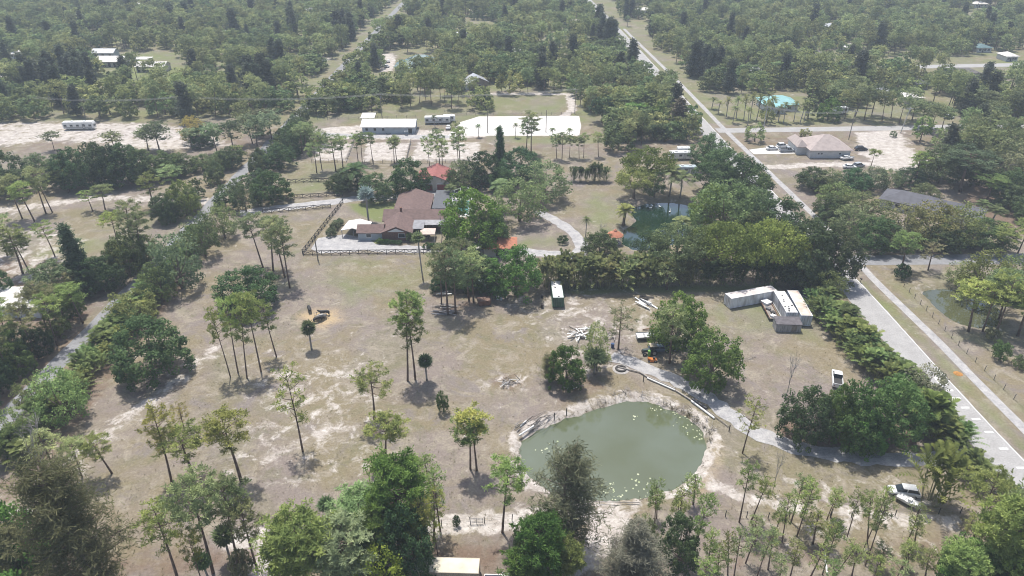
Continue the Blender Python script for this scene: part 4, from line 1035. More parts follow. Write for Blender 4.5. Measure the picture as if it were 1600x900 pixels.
# ------------------------------------------------------------------ the woods
FR = np.random.default_rng(99)
CLEAR = [[(-60, 190), (60, 188), (250, 190), (440, 195), (455, 230), (400, 300), (335, 330), (60, 345), (-60, 350)], [(-60, 96), (60, 96), (70, 106), (-60, 128)], [(140, 78), (285, 80), (290, 134), (150, 134)],
         [(365, 84), (500, 84), (495, 97), (365, 97)], [(584, 82), (690, 84), (690, 112), (620, 142), (586, 142), (592, 116)], [(728, 122), (765, 122), (765, 142), (728, 142)], [(755, 146), (900, 146), (900, 186), (755, 186)],
         [(440, 182), (560, 176), (700, 172), (960, 178), (965, 256), (430, 300), (430, 225)], [(925, -4), (955, -4), (962, 24), (935, 24)], [(1105, 160), (1245, 158), (1250, 198), (1135, 200)], [(1170, 205), (1470, 205), (1480, 275), (1220, 290)],
         [(1225, 172), (1430, 168), (1440, 200), (1230, 200)], [(1225, 80), (1305, 78), (1320, 104), (1230, 104)], [(1330, 90), (1600, 84), (1640, 84), (1640, 112), (1340, 112)], [(1470, 108), (1600, 112), (1600, 142), (1480, 138)],
         [(1395, 172), (1500, 172), (1500, 195), (1395, 196)], [(1200, 145), (1262, 145), (1262, 182), (1200, 182)], [(1480, 18), (1560, 18), (1560, 34), (1490, 34)], [(960, 240), (1110, 225), (1110, 290), (960, 300)],
         [(-60, 300), (700, 250), (1130, 250), (1210, 280), (1660, 280), (1700, 1000), (-60, 1000)], [(1020, 25), (985, 32), (985, 62), (1012, 70)], [(1110, 150), (1240, 140), (1240, 160), (1110, 165)], [(720, 32), (780, 32), (780, 60), (720, 60)], [(600, 28), (660, 30), (650, 42), (600, 42)]]
CLW = [[g(*p) for p in c] for c in CLEAR]
cand = []
xs, ys, ks = [], [], []
sp = 6.4
for Y in np.arange(205, 900, sp):
    half = 0.80 * Y + 40
    n = int(2 * half / sp)
    xs.append(np.linspace(-half, half, n) + FR.uniform(-.48, .48, n) * sp); ys.append(Y + FR.uniform(-.48, .48, n) * sp)
X_, Y_ = np.concatenate(xs), np.concatenate(ys)
ok = np.ones(len(X_), bool)
for c_ in CLW: ok &= ~inpoly(X_, Y_, c_)
for pts, w in ROADS:
    d_ = dist_line(X_, Y_, pts)
    ok &= d_ > w / 2 + np.where(Y_ > 330, 7.5, 3.2) if w < 5 else d_ > w / 2 + np.where(Y_ > 330, 6.5, 4.8)
FARH = [(1262, 93), (1505, 123), (1375, 152), (1428, 162), (1332, 82), (1012, 22), (1515, 34), (795, 28), (716, 62), (1185, 122), (1440, 140), (1146, 14), (1215, 16), (1415, 14), (1532, 12), (1537, 82), (1580, 96), (25, 92), (212, 14), (805, 90), (655, 112), (748, 140), (1222, 174), (1400, 40), (120, 30), (480, 22), (900, 40), (1300, 48), (60, 60), (350, 60)]
for q in FARH:
    x, y = g(*q); r_ = 7.0
    for t in (0, .022): ok &= np.hypot(X_ - x * (1 - t), Y_ - y * (1 - t)) > r_ * (1 - t * 3)
for q in [(310, 16), (600, 38), (740, 45), (760, 36), (1480, 60), (90, 100), (1100, 40), (860, 60), (30, 20), (1250, 30), (450, 50), (1560, 60), (250, 40), (1350, 20), (170, 60), (560, 120), (1010, 90), (870, 100)]:
    x, y = g(*q); ok &= np.hypot((X_ - x) / 1.5, Y_ - y) > FR.uniform(6, 12)
dens = smooth_noise(X_, Y_, 70, 17)
ok &= FR.random(len(X_)) < 0.77 + 0.32 * dens
X_, Y_ = X_[ok], Y_[ok]
mixn = smooth_noise(X_, Y_, 95, 23) + .35 * FR.normal(size=len(X_))
kn = smooth_noise(X_, Y_, 60, 31) + .5 * FR.normal(size=len(X_))
kinds = np.where(mixn > .25, 'far_pine', np.where(kn > .15, 'far_oak', 'far_broad')).astype(object)
kinds[FR.random(len(X_)) < .06] = 'far_palm'
kinds[FR.random(len(X_)) < .04] = 'far_casuarina'
for cx, cy, rr in [(105, 138, 16), (960, 72, 14), (560, 62, 14), (195, 105, 10), (1088, 118, 8), (415, 150, 8)]:   # dark casuarina stands
    q = g(cx, cy); kinds[np.hypot(X_ - q[0], Y_ - q[1]) < rr * 1.0] = 'far_casuarina'
order = np.argsort(np.hypot(X_, Y_))
budget = dict(far_pine=95, far_oak=230, far_broad=225, far_casuarina=60, far_palm=60)
HT = dict(far_pine=(11, 17), far_oak=(7, 11), far_broad=(7, 12), far_casuarina=(13, 20), far_palm=(6, 10))
DESC = dict(far_pine='pine', far_oak='round tree', far_broad='loose tree', far_casuarina='feathery tree', far_palm='palm')
def where(X, Y):
    if X < -99: return 'in woods beyond sand lot' if Y < 330 else 'in far woods left of lane'
    if X < 76: return 'in woods behind the arena' if Y < 400 else 'in far woods between roads'
    return 'in woods right of road' if Y < 360 else 'in far woods right of road'
rest = []
for i in order:
    k, X, Y = kinds[i], float(X_[i]), float(Y_[i])
    px, py = proj(X, Y)
    h = FR.uniform(*HT[k])
    seen = -15 < px < 1615
    if not seen and Y < 260: continue
    if budget[k] > 0 and seen:
        budget[k] -= 1
        pl = where(X, Y)
        plant(k, X, Y, h, h / PROTO[k][0][2] * PROTO[k][0][3] * FR.uniform(1.0, 1.35), group=f'{DESC[k]}s {pl}', desc=DESC[k], place=pl)
    elif abs(px - 800) < 1100: rest.append((k, X, Y, h))
print('individual woods trees done, mass', len(rest))
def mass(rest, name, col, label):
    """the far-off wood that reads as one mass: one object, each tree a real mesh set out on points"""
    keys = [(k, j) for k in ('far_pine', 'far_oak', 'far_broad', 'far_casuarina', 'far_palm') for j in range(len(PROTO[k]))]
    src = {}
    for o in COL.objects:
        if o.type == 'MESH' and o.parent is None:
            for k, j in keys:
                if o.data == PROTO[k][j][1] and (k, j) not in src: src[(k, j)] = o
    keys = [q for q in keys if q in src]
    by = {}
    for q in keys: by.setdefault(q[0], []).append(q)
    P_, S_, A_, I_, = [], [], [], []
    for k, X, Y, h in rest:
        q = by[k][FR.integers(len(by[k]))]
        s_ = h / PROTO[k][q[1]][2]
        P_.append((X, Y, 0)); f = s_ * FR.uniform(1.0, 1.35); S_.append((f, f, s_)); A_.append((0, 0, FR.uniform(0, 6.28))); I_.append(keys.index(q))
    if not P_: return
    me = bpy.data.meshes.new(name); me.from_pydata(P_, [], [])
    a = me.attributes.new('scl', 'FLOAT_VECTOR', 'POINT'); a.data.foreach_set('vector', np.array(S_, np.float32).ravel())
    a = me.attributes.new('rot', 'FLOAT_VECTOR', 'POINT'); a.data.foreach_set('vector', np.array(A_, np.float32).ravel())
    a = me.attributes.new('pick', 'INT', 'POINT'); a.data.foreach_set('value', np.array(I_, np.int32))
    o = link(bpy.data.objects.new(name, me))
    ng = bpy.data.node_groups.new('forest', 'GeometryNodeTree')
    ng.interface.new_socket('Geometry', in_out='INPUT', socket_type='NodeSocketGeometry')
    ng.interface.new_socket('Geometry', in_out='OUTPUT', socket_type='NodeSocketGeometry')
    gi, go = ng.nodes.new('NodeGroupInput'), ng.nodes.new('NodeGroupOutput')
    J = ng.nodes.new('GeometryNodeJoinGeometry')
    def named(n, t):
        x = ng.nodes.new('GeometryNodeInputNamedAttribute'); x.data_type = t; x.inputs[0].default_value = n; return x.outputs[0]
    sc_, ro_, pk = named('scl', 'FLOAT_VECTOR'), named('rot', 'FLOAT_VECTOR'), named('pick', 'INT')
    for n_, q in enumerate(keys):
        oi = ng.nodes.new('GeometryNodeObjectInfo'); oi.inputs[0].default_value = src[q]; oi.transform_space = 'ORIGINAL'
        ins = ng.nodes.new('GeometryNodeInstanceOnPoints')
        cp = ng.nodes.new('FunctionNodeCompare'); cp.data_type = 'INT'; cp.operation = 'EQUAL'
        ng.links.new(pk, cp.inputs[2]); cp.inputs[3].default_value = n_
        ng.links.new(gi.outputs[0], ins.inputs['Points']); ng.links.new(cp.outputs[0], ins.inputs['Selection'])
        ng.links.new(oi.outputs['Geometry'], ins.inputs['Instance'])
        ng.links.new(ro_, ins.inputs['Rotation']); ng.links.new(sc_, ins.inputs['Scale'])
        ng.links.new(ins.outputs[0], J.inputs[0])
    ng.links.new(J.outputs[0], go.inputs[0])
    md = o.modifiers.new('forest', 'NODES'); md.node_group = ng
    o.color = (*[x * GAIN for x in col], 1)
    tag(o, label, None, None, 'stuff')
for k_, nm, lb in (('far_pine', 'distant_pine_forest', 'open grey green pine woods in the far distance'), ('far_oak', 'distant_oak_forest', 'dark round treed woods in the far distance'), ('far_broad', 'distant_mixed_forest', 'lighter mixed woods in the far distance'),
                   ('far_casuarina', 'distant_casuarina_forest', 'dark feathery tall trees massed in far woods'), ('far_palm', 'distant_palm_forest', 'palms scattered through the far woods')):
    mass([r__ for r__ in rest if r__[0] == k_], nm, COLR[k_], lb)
# ------------------------------------------------------------------ buildings
def prism(mb, sec, a0, a1, ax, mi=0):
    """extrude a closed section [(u,z)...] along x (ax=0) or y (ax=1)"""
    n = len(sec)
    f = (lambda a, u, z: (a, u, z)) if ax == 0 else (lambda a, u, z: (u, a, z))
    mb.add([f(a0, u, z) for u, z in sec] + [f(a1, u, z) for u, z in sec],
           [tuple(range(n)), tuple(range(2 * n - 1, n - 1, -1))] + [(i, i + n, (i + 1) % n + n, (i + 1) % n) for i in range(n)], mi)
def block(parent, x0, x1, y0, y1, wh, rise, roof, wm, rm, over=0.45, z0=0.0, wallname='wall', roofname='roof', posts=False, th=0.14):
    w = MB()
    zt = z0 + wh
    if roof in ('gable_x', 'gable_y'):
        ax = 0 if roof == 'gable_x' else 1
        u0, u1, a0, a1 = (y0, y1, x0, x1) if ax == 0 else (x0, x1, y0, y1)
        um = (u0 + u1) / 2
        if not posts: prism(w, [(u0, z0), (u1, z0), (u1, zt), (um, zt + rise - .05), (u0, zt)], a0, a1, ax)
        k = rise / (um - u0)
        r = MB()
        e = zt - k * over
        prism(r, [(u0 - over, e), (um, zt + rise), (u1 + over, e), (u1 + over, e + th), (um, zt + rise + th * 1.05), (u0 - over, e + th)], a0 - over, a1 + over, ax)
    elif roof == 'hip':
        if not posts: w.box(x0, x1, y0, y1, z0, zt)
        r = MB()
        X0, X1, Y0, Y1 = x0 - over, x1 + over, y0 - over, y1 + over
        hx, hy = (X1 - X0) / 2, (Y1 - Y0) / 2
        cx, cy = (X0 + X1) / 2, (Y0 + Y1) / 2
        d = min(hx, hy)
        ra, rb = ((cx - (hx - d), cy), (cx + (hx - d), cy)) if hx >= hy else ((cx, cy - (hy - d)), (cx, cy + (hy - d)))
        zz = zt + .02
        vv = [(X0, Y0, zz), (X1, Y0, zz), (X1, Y1, zz), (X0, Y1, zz), (*ra, zz + rise), (*rb, zz + rise), (X0, Y0, zz - th), (X1, Y0, zz - th), (X1, Y1, zz - th), (X0, Y1, zz - th)]
        ff = [(0, 1, 5, 4), (2, 3, 4, 5), (3, 0, 4), (1, 2, 5)] if hx >= hy else [(0, 1, 4), (1, 2, 5, 4), (2, 3, 5), (3, 0, 4, 5)]
        r.add(vv, ff + [(6, 7, 1, 0), (7, 8, 2, 1), (8, 9, 3, 2), (9, 6, 0, 3), (9, 8, 7, 6)])
    elif roof == 'arch':
        if not posts: w.box(x0, x1, y0, y1, z0, zt)
        r = MB()
        n = 8
        sec = [(y0 - over + (y1 - y0 + 2 * over) * i / n, zt + rise * math.sin(PI * i / n)) for i in range(n + 1)]
        prism(r, sec + [(u, z + th) for u, z in sec[::-1]], x0 - over, x1 + over, 0)
    else:                                               # mono-pitch: rise towards +y
        if not posts: prism(w, [(y0, z0), (y1, z0), (y1, zt + rise - .02), (y0, zt - .02)], x0, x1, 0)
        r = MB()
        k = rise / (y1 - y0)
        prism(r, [(y0 - over, zt - k * over), (y1 + over, zt + rise + k * over), (y1 + over, zt + rise + k * over + th), (y0 - over, zt - k * over + th)], x0 - over, x1 + over, 0)
    ro = r.build(roofname, rm, parent)
    if posts:
        nx = max(2, int((x1 - x0) / 3) + 1)
        for i in range(nx):
            for yy in (y0, y1):
                xx = x0 + (x1 - x0) * i / (nx - 1)
                MB().box(xx - .07, xx + .07, yy - .07, yy + .07, z0, zt + (rise if (roof == 'shed' and yy == y1) else 0) - .01).build('post', wm, parent)
        return None, ro
    return w.build(wallname, wm, parent), ro
GLASS = paint('window_glass', (0.035, 0.045, 0.055), .12, .1)
WHITE = paint('white_paint', (.66, .66, .64), .5, .07, .8)
DARK = paint('dark_opening', (.030, .028, .026), .8, .2)
def opening(parent, x, y, z, w, h, face='s', name='window', fm=None, pm=None):
    """frame set proud of the wall, with its pane or leaf as a sub-part"""
    t = .06
    fm, pm = fm or WHITE, pm or GLASS
    def bx(mb, a0, a1, c0, c1, out):
        if face == 's': mb.box(x + a0, x + a1, y - out, y + .02, z + c0, z + c1)
        elif face == 'n': mb.box(x + a0, x + a1, y - .02, y + out, z + c0, z + c1)
        elif face == 'w': mb.box(x - out, x + .02, y + a0, y + a1, z + c0, z + c1)
        else: mb.box(x - .02, x + out, y + a0, y + a1, z + c0, z + c1)
        return mb
    f = MB()
    bx(f, -w / 2 - t, -w / 2 + t, -t, h + t, .06); bx(f, w / 2 - t, w / 2 + t, -t, h + t, .06); bx(f, -w / 2 + t, w / 2 - t, h - t, h + t, .057); bx(f, -w / 2 + t, w / 2 - t, -t, t, .057)
    o = f.build(name, fm, parent)
    bx(MB(), -w / 2 + t + .002, w / 2 - t - .002, t + .002, h - t - .002, .03).build('pane' if name == 'window' else 'door_leaf', pm, o)
    return o
def house(name, label, cat, ox, oy, rz=0.0, group=None):
    return empty(name, (ox, oy, 0), rz, label, cat, group)
BRICK = paint('brick_wall', (.235, .125, .09), .9, .2, 4)
RBROWN = paint('roof_brown', (.138, .088, .076), .85, .17, 1.2, stretch=(1, 1, 3))
RRED = paint('roof_red', (.27, .09, .078), .8, .15, 1.0)
RORANGE = paint('roof_orange', (.40, .155, .085), .8, .14, 1.0)
RWHITE = paint('roof_white', (.64, .62, .59), .5, .06, .5, dirt=(.45, .42, .38))
RTAN = paint('roof_tan', (.34, .285, .26), .85, .1, .8)
RGREY = paint('roof_slate', (.085, .085, .098), .8, .15, .8)
RDARK = paint('roof_dark_brown', (.11, .10, .09), .85, .15, .8)
RTEAL = paint('roof_teal', (.085, .155, .165), .6, .12, .4)
RTURQ = paint('roof_turquoise', (.20, .40, .40), .55, .08, .4)
RMETAL = paint('roof_metal', (.40, .41, .43), .45, .1, .4, metal=.3)
CREAM = paint('wall_cream', (.50, .455, .39), .8, .08, .8)
OFFW = paint('wall_white', (.56, .56, .55), .8, .07, .6)
GREYW = paint('wall_grey_blue', (.36, .40, .43), .7, .08, .6)
STEEL = paint('steel_grey', (.20, .20, .21), .5, .15, 1, metal=.4)
REDD = paint('door_red', (.21, .022, .022), .5, .1)
WOODG = paint('weathered_wood', (.27, .24, .21), .9, .25, 2.2, stretch=(1, 1, 4))

# brown roofed house with wings
H1 = house('brown_roofed_house', 'brick house with long brown roof wings behind the black fence', 'house', -33, 180)
block(H1, -1.5, 8.5, 8.0, 23.5, 2.6, 1.7, 'gable_y', BRICK, RBROWN)
block(H1, -3.5, 17.5, 4.0, 11.5, 2.62, 1.75, 'gable_x', BRICK, RBROWN, roofname='roof')
block(H1, -2.8, 5.2, -4.0, 6.0, 2.58, 1.7, 'gable_y', BRICK, RBROWN)
block(H1, -9.5, -2.9, -3.6, 1.4, 2.45, 1.15, 'gable_x', GREYW, RBROWN)
block(H1, 5.4, 8.2, -1.5, 3.4, 2.5, .35, 'shed', WOODG, STEEL, over=.2, posts=True, roofname='porch_roof')
block(H1, 8.4, 17.0, 1.2, 3.5, 2.5, .3, 'shed', WOODG, STEEL, over=.2, posts=True, roofname='porch_roof')
MB().add([(-1.2, -4.47, 2.95), (3.6, -4.47, 2.95), (1.2, -4.47, 3.95), (-1.2, -4.56, 2.95), (3.6, -4.56, 2.95), (1.2, -4.56, 3.95)], [(0, 2, 1), (3, 4, 5), (0, 1, 4, 3), (1, 2, 5, 4), (2, 0, 3, 5)]).build('gable_vent', WHITE, H1)
opening(H1, 2.6, -4.0, 1.0, 1.8, 1.2); opening(H1, -6.6, -3.6, 0.9, 1.4, 1.1); opening(H1, 11, 4.0, .9, 1.6, 1.2); opening(H1, 14.5, 4.0, .9, 1.6, 1.2); opening(H1, 8.0, 4.0, .05, 1.0, 2.1, 's', 'door', WHITE, DARK)
opening(H1, -3.5, 8.0, 1.0, 1.5, 1.1, 'w'); opening(H1, -1.5, 18.0, 1.0, 1.5, 1.1, 'w'); opening(H1, -1.5, 21.5, 1.0, 1.5, 1.1, 'w')
MB().box(.9, 1.5, 6.2, 6.8, 4.2, 5.6).build('chimney', BRICK, H1)
# pool cage beside it
PC = house('pool_enclosure', 'white framed pool cage with dark screen roof behind the brick house', 'pool enclosure', -24.0, 192.5)
MB().box(.3, 6.0, 0, 14.5, 2.55, 2.68).build('screen_roof', paint('dark_screen', (.075, .08, .09), .7), PC)
for i in range(6):
    MB().tube([(6.0, i * 2.9, 2.62), (8.0, i * 2.9, 3.4), (10.5, i * 2.9, 3.4), (12.0, i * 2.9, 2.5), (12.0, i * 2.9, 0)], .09, 5).build('frame_rib', WHITE, PC)
for x_, z_ in ((6.0, 2.66), (8.0, 3.42), (10.5, 3.42), (12.0, 2.52)): MB().tube([(x_, 0, z_), (x_, 14.5, z_)], .08, 5).build('frame_rail', WHITE, PC)
MB().box(.3, 12.2, -.3, 14.8, .01, .06).build('pool_deck', CONC, PC)
MB().box(7.6, 10.8, 2, 12, .062, .075).build('pool_water', water_mat('pool_blue', (.10, .30, .36)), PC)
# red garage
GA = house('red_roofed_garage', 'cream garage with red roof and two red doors', 'garage', -24.8, 213)
block(GA, -5.6, 5.6, 0, 11, 2.9, 2.3, 'gable_y', CREAM, RRED, .4)
for x_ in (-2.7, 2.7):
    opening(GA, x_, 0, .02, 4.0, 2.2, 's', 'garage_door', CREAM, REDD)
    MB().add([(x_ + 2.2 * math.cos(PI * i / 8), -.08, 2.26 + .55 * math.sin(PI * i / 8)) for i in range(9)] + [(x_ + 2.0 * math.cos(PI * i / 8), -.08, 2.24 + .35 * math.sin(PI * i / 8)) for i in range(9)], [(i, i + 1, i + 10, i + 9) for i in range(8)]).build('door_arch', WHITE, GA)
# carport and canopies
CPT = house('white_carport', 'low white carport open at the front on the gravel apron', 'carport', *gz(553, 372), R(-8))
block(CPT, -3.3, 3.3, 0, 6.2, 2.2, .75, 'gable_y', STEEL, RWHITE, .2, posts=True)
MB().box(-3.2, 3.2, 5.9, 6.1, 0, 2.15).build('back_panel', STEEL, CPT)
GZ0 = house('garden_canopy', 'pale square canopy in the front garden of the brick house', 'canopy', *g(668, 377))
block(GZ0, -1.9, 1.9, 0, 3.6, 2.2, .8, 'hip', WHITE, paint('canopy_cloth', (.55, .43, .37), .8, .06), .2, posts=True)
TB = house('garden_table', 'dark round table under the pale garden canopy', 'table', g(668, 377)[0], g(668, 377)[1] + 1.8)
MB().lathe([(0, .72), (.7, .72), (.7, .76), (0, .76)], 14).build('table_top', DARK, TB); MB().lathe([(.06, 0), (.06, .72)], 6).build('leg', DARK, TB)
# orange roofed shed with the white lean-to
SH = house('orange_roofed_shed', 'shed with orange hip roof and white lean-to behind the bright oak', 'shed', *g(760, 401))
block(SH, -.6, 7.8, 0, 6.5, 2.5, 1.7, 'hip', CREAM, RORANGE, .4)
block(SH, -6.8, -1.2, .4, 5.5, 2.2, .35, 'shed', OFFW, RWHITE, .2, posts=True, roofname='lean_to_roof')
opening(SH, 3.6, 0, .02, 2.4, 2.1, 's', 'door', WHITE, DARK)
# pond gazebo
GZ = house('pond_gazebo', 'small orange roofed gazebo at the dark pond edge', 'gazebo', *g(960, 380))
n = 8
MB().lathe([(2.0, .0), (2.0, .25), (0, .25)], n).build('floor_deck', WOODG, GZ)
MB().lathe([(2.35, 2.45), (2.3, 2.6), (.5, 3.75), (.5, 3.95), (0, 4.4)], n).build('roof', RORANGE, GZ)
for i in range(n): MB().tube([(1.85 * math.cos(2 * PI * i / n), 1.85 * math.sin(2 * PI * i / n), .25), (1.85 * math.cos(2 * PI * i / n), 1.85 * math.sin(2 * PI * i / n), 2.5)], .08, 5).build('post', WHITE, GZ)
for i in range(n - 1):
    a, b_ = 2 * PI * i / n, 2 * PI * (i + 1) / n
    MB().tube([(1.85 * math.cos(a), 1.85 * math.sin(a), .95), (1.85 * math.cos(b_), 1.85 * math.sin(b_), .95)], .05, 4).build('rail', WHITE, GZ)
# sheds near the scrap clearing and at the shed behind the lawn
GT = house('green_lean_to', 'low green sheet roof shelter behind the scrap clearing', 'shelter', *g(742, 459))
block(GT, -2.6, 2.6, 0, 3, 1.7, .4, 'shed', WOODG, paint('green_sheet', (.10, .16, .13), .6), .15, posts=True)
FS = house('field_shelter', 'small brown roofed field shelter beyond the dark trees', 'shelter', *g(765, 292))
block(FS, -3.4, 3.4, 0, 4, 2.3, .5, 'shed', WOODG, paint('dusty_roof', (.21, .17, .145), .9), .3, posts=True)
# long white barn by the paddocks
BN = house('long_white_barn', 'long low stable with white roof above the sand paddocks', 'barn', *g(607, 209))
bl = 81 / mpp(209) / 2
block(BN, -bl, bl, 0, 9.5, 2.9, 1.6, 'gable_x', GREYW, RWHITE, .6)
for i, x_ in enumerate(np.linspace(-bl + 1.8, bl - 9, 4)): opening(BN, float(x_), 0, 1.2, 1.1, 1.1, 's', 'window', GREYW, DARK)
MB().lathe([(.95, 0), (.95, .12), (.6, .12), (.6, 0)], 16).build('round_sign', DARK, BN)
_s = BN.children[-1]; _s.location = (bl - 4.3, -.02, 1.6); _s.rotation_euler = (PI / 2, 0, 0)
opening(BN, bl - 1.6, 0, .02, 1.6, 2.2, 's', 'door', WHITE, DARK)
for i in range(1, 9): MB().box(-bl - .6 + i * (2 * bl + 1.2) / 9 - .05, -bl - .6 + i * (2 * bl + 1.2) / 9 + .05, 4.7, 4.8, 4.64, 4.70).build('roof_cap', RMETAL, BN)
S2 = house('small_white_shed', 'little white roofed shed behind the long stable', 'shed', *g(575, 193))
block(S2, -2.6, 2.6, 0, 4.5, 2.3, .7, 'shed', STEEL, RWHITE, .3, posts=True)
# stables far left
def stable(px, py, wpx, d, label, roof, wall, rise=1.6, wh=3.0, doors=4, posts=False, rt='gable_x'):
    o = house('far_stable', label, 'stable', *g(px, py))
    w = wpx / mpp(py) / 2
    block(o, -w, w, 0, d, wh, rise, rt, wall, roof, .5, posts=posts)
    if not posts:
        for i in range(doors): opening(o, -w + (i + .5) * 2 * w / doors, 0, .02, 1.6, 2.2, 's', 'door', OFFW, DARK)
    return o
stable(162, 91, 33, 7, 'grey blue roofed stable farthest back by the casuarina', RMETAL, GREYW, doors=3)
stable(172, 105, 42, 9, 'cream gabled stable beside the dark casuarina stand', RWHITE, CREAM, rise=2.0, doors=5)
stable(236, 113, 44, 8, 'long white roofed stable before the green paddocks', RWHITE, CREAM, doors=6)
stable(223, 99, 24, 3.5, 'short white roofed open shed behind the long stable', RWHITE, STEEL, rise=.4, wh=2.2, posts=True, rt='shed')
# houses in the woods
HB = house('teal_roofed_house', 'large house with layered teal hip roofs in the woods', 'house', *g(655, 112))
s_ = mpp(112)
block(HB, -26 / s_, 28 / s_, 0, 14, 3.2, 4.2, 'hip', CREAM, RTEAL, .8)
block(HB, -14 / s_, 6 / s_, -5, 5, 3.1, 3.0, 'hip', CREAM, RTEAL, .8)
block(HB, -36 / s_, -20 / s_, -3, 8, 3.0, 2.4, 'hip', CREAM, RTEAL, .7)
for x_ in (2, 6, 9): opening(HB, x_, 0, 1.0, 1.4, 1.3)
opening(HB, -2, -5, .02, 1.4, 2.2, 's', 'door', WHITE, DARK)
HM = house('metal_roofed_house', 'small house with pale metal gable roof in the woods', 'house', *g(748, 140), R(18))
block(HM, -4.5, 4.5, 0, 9, 3.6, 2.2, 'gable_y', paint('wall_taupe', (.26, .22, .19), .8), RMETAL, .6)
block(HM, -7.5, -4.6, 1, 6, 2.6, .8, 'shed', OFFW, RWHITE, .2); opening(HM, 0, 0, .02, 2.4, 2.4, 's', 'door', WHITE, DARK)
HT_ = house('tan_roofed_house', 'white walled house with wide tan hip roof on the corner lot', 'house', *g(1297, 247))
s_ = mpp(247)
block(HT_, -32 / s_, 30 / s_, 0, 13, 3.0, 3.9, 'hip', OFFW, RTAN, .7)
block(HT_, -46 / s_, -33 / s_, 4, 14, 2.9, 2.2, 'hip', OFFW, RTAN, .6)
for x_ in (-4.5, -3.4, 3.2): opening(HT_, x_, 0, 1.3, .8, .7)
opening(HT_, -32 / s_, 4.5, .9, 1.4, 1.3, 'w'); opening(HT_, 30 / s_, 4.0, .02, 3.4, 2.3, 'e', 'porch_door', WHITE, DARK)
opening(HT_, -39.5 / s_, 4.0, .02, 3.8, 2.2, 's', 'garage_door', WHITE, OFFW)
HD = house('dark_roofed_house', 'low white house with dark slate roof set diagonally among trees', 'house', *g(1426, 326), R(-38))
block(HD, -8.5, 8.5, -4.8, 4.8, 2.7, 2.3, 'hip', OFFW, RGREY, .6)
block(HD, 8.8, 18, -3.5, 4.2, 2.6, 1.9, 'gable_x', OFFW, RGREY, .5)
for x_ in (-6.0, -3.5, 2.0): opening(HD, x_, -4.8, .9, 1.6, 1.2)
opening(HD, -1.0, -4.8, .02, 1.0, 2.1, 's', 'door', WHITE, DARK); opening(HD, -8.5, 0, .9, 1.6, 1.2, 'w')
HQ = house('turquoise_roofed_house', 'house with bright turquoise roof half hidden by palms', 'house', *g(1222, 174))
block(HQ, -8, 6.5, 0, 11, 3.0, 2.6, 'hip', OFFW, RTURQ, .7)
block(HQ, -6, 0, -4, -.1, 2.8, .4, 'shed', OFFW, RTURQ, .3); opening(HQ, 3, 0, 1, 1.5, 1.2); opening(HQ, -3, -4, .02, 1.2, 2.1, 's', 'door', WHITE, DARK)
def far_house(px, py, wpx, d, label, roof, wall, rise=1.5, rz=0):
    o = house('far_house', label, 'house', *g(px, py), rz)
    w = wpx / mpp(py) / 2
    block(o, -w, w, 0, d, 2.8, rise, 'hip', wall, roof, .6)
    for x_ in (-w * .6, w * .1, w * .6): opening(o, x_, 0, .9, 1.6, 1.3)
    opening(o, -w * .2, 0, .02, 1.1, 2.1, 's', 'door', WHITE, DARK)
    return o
far_house(1262, 93, 52, 11, 'brown grey roofed house in the right hand woods', RDARK, paint('wall_rose', (.33, .21, .17), .8))
far_house(1505, 123, 50, 9, 'long dark grey roofed house by the far street', RDARK, GREYW, 1.8)
far_house(1375, 152, 30, 8, 'pale roofed cottage under pines beyond the cross street', RMETAL, OFFW)
far_house(1428, 162, 26, 8, 'low white shed house beside the pine stand', RWHITE, CREAM, 1.4)
far_house(1332, 82, 20, 8, 'white little house at the far sandy track', RWHITE, OFFW)
far_house(1012, 22, 26, 10, 'white house at the far end of the two lane road', RWHITE, OFFW)
far_house(1515, 34, 30, 10, 'tan house in the far right clearing', RTAN, CREAM)
far_house(795, 28, 22, 9, 'red roofed house far back between the roads', RRED, CREAM)
far_house(716, 62, 24, 9, 'grey roofed house in the far yellow clearing', RMETAL, OFFW)
far_house(1185, 122, 24, 10, 'grey roofed house behind the trees right of the road', RMETAL, OFFW)
far_house(1440, 140, 16, 7, 'small grey house deep in the pine stand', RGREY, GREYW)
for a_ in [(1146, 14, 24, 'white house in the far woods right of the road end', RWHITE), (1215, 16, 20, 'white roofed house at the top right of the road', RWHITE), (1415, 14, 30, 'long grey roof far off at the upper right', RMETAL), (1532, 12, 22, 'pale house topmost at the upper right', RWHITE), (1537, 82, 22, 'small green roofed house under pines by the far street', RTEAL), (1580, 96, 18, 'white shed beside the far street', RWHITE),
           (25, 92, 14, 'tiny white shed at the far left field', RWHITE), (212, 14, 16, 'white roof glimpsed at the upper left', RWHITE), (805, 90, 22, 'white roof among the trees behind the arena', RWHITE), (1400, 40, 20, 'brown roofed house in the upper right woods', RDARK), (120, 30, 20, 'grey roof in the upper left woods', RMETAL), (480, 22, 20, 'pale roof left of the far lane', RWHITE), (900, 40, 18, 'small tan house left of the far road', RTAN), (1300, 48, 20, 'pale roof in woods above the rose walled house', RMETAL), (60, 60, 18, 'brown roof in the far left woods', RDARK), (350, 60, 18, 'pale roof in woods above the sand strip', RWHITE)]:
    far_house(a_[0], a_[1], a_[2], 9, a_[3], a_[4], OFFW)
LL = house('left_lot_building', 'white flat roofed building glimpsed behind pines at the left border', 'building', *g(30, 497))
block(LL, -9, 5, 0, 8, 2.8, .6, 'shed', OFFW, RWHITE, .3); opening(LL, 0, 0, .9, 1.6, 1.2); opening(LL, -4, 0, .02, 1.1, 2.1, 's', 'door', WHITE, DARK)
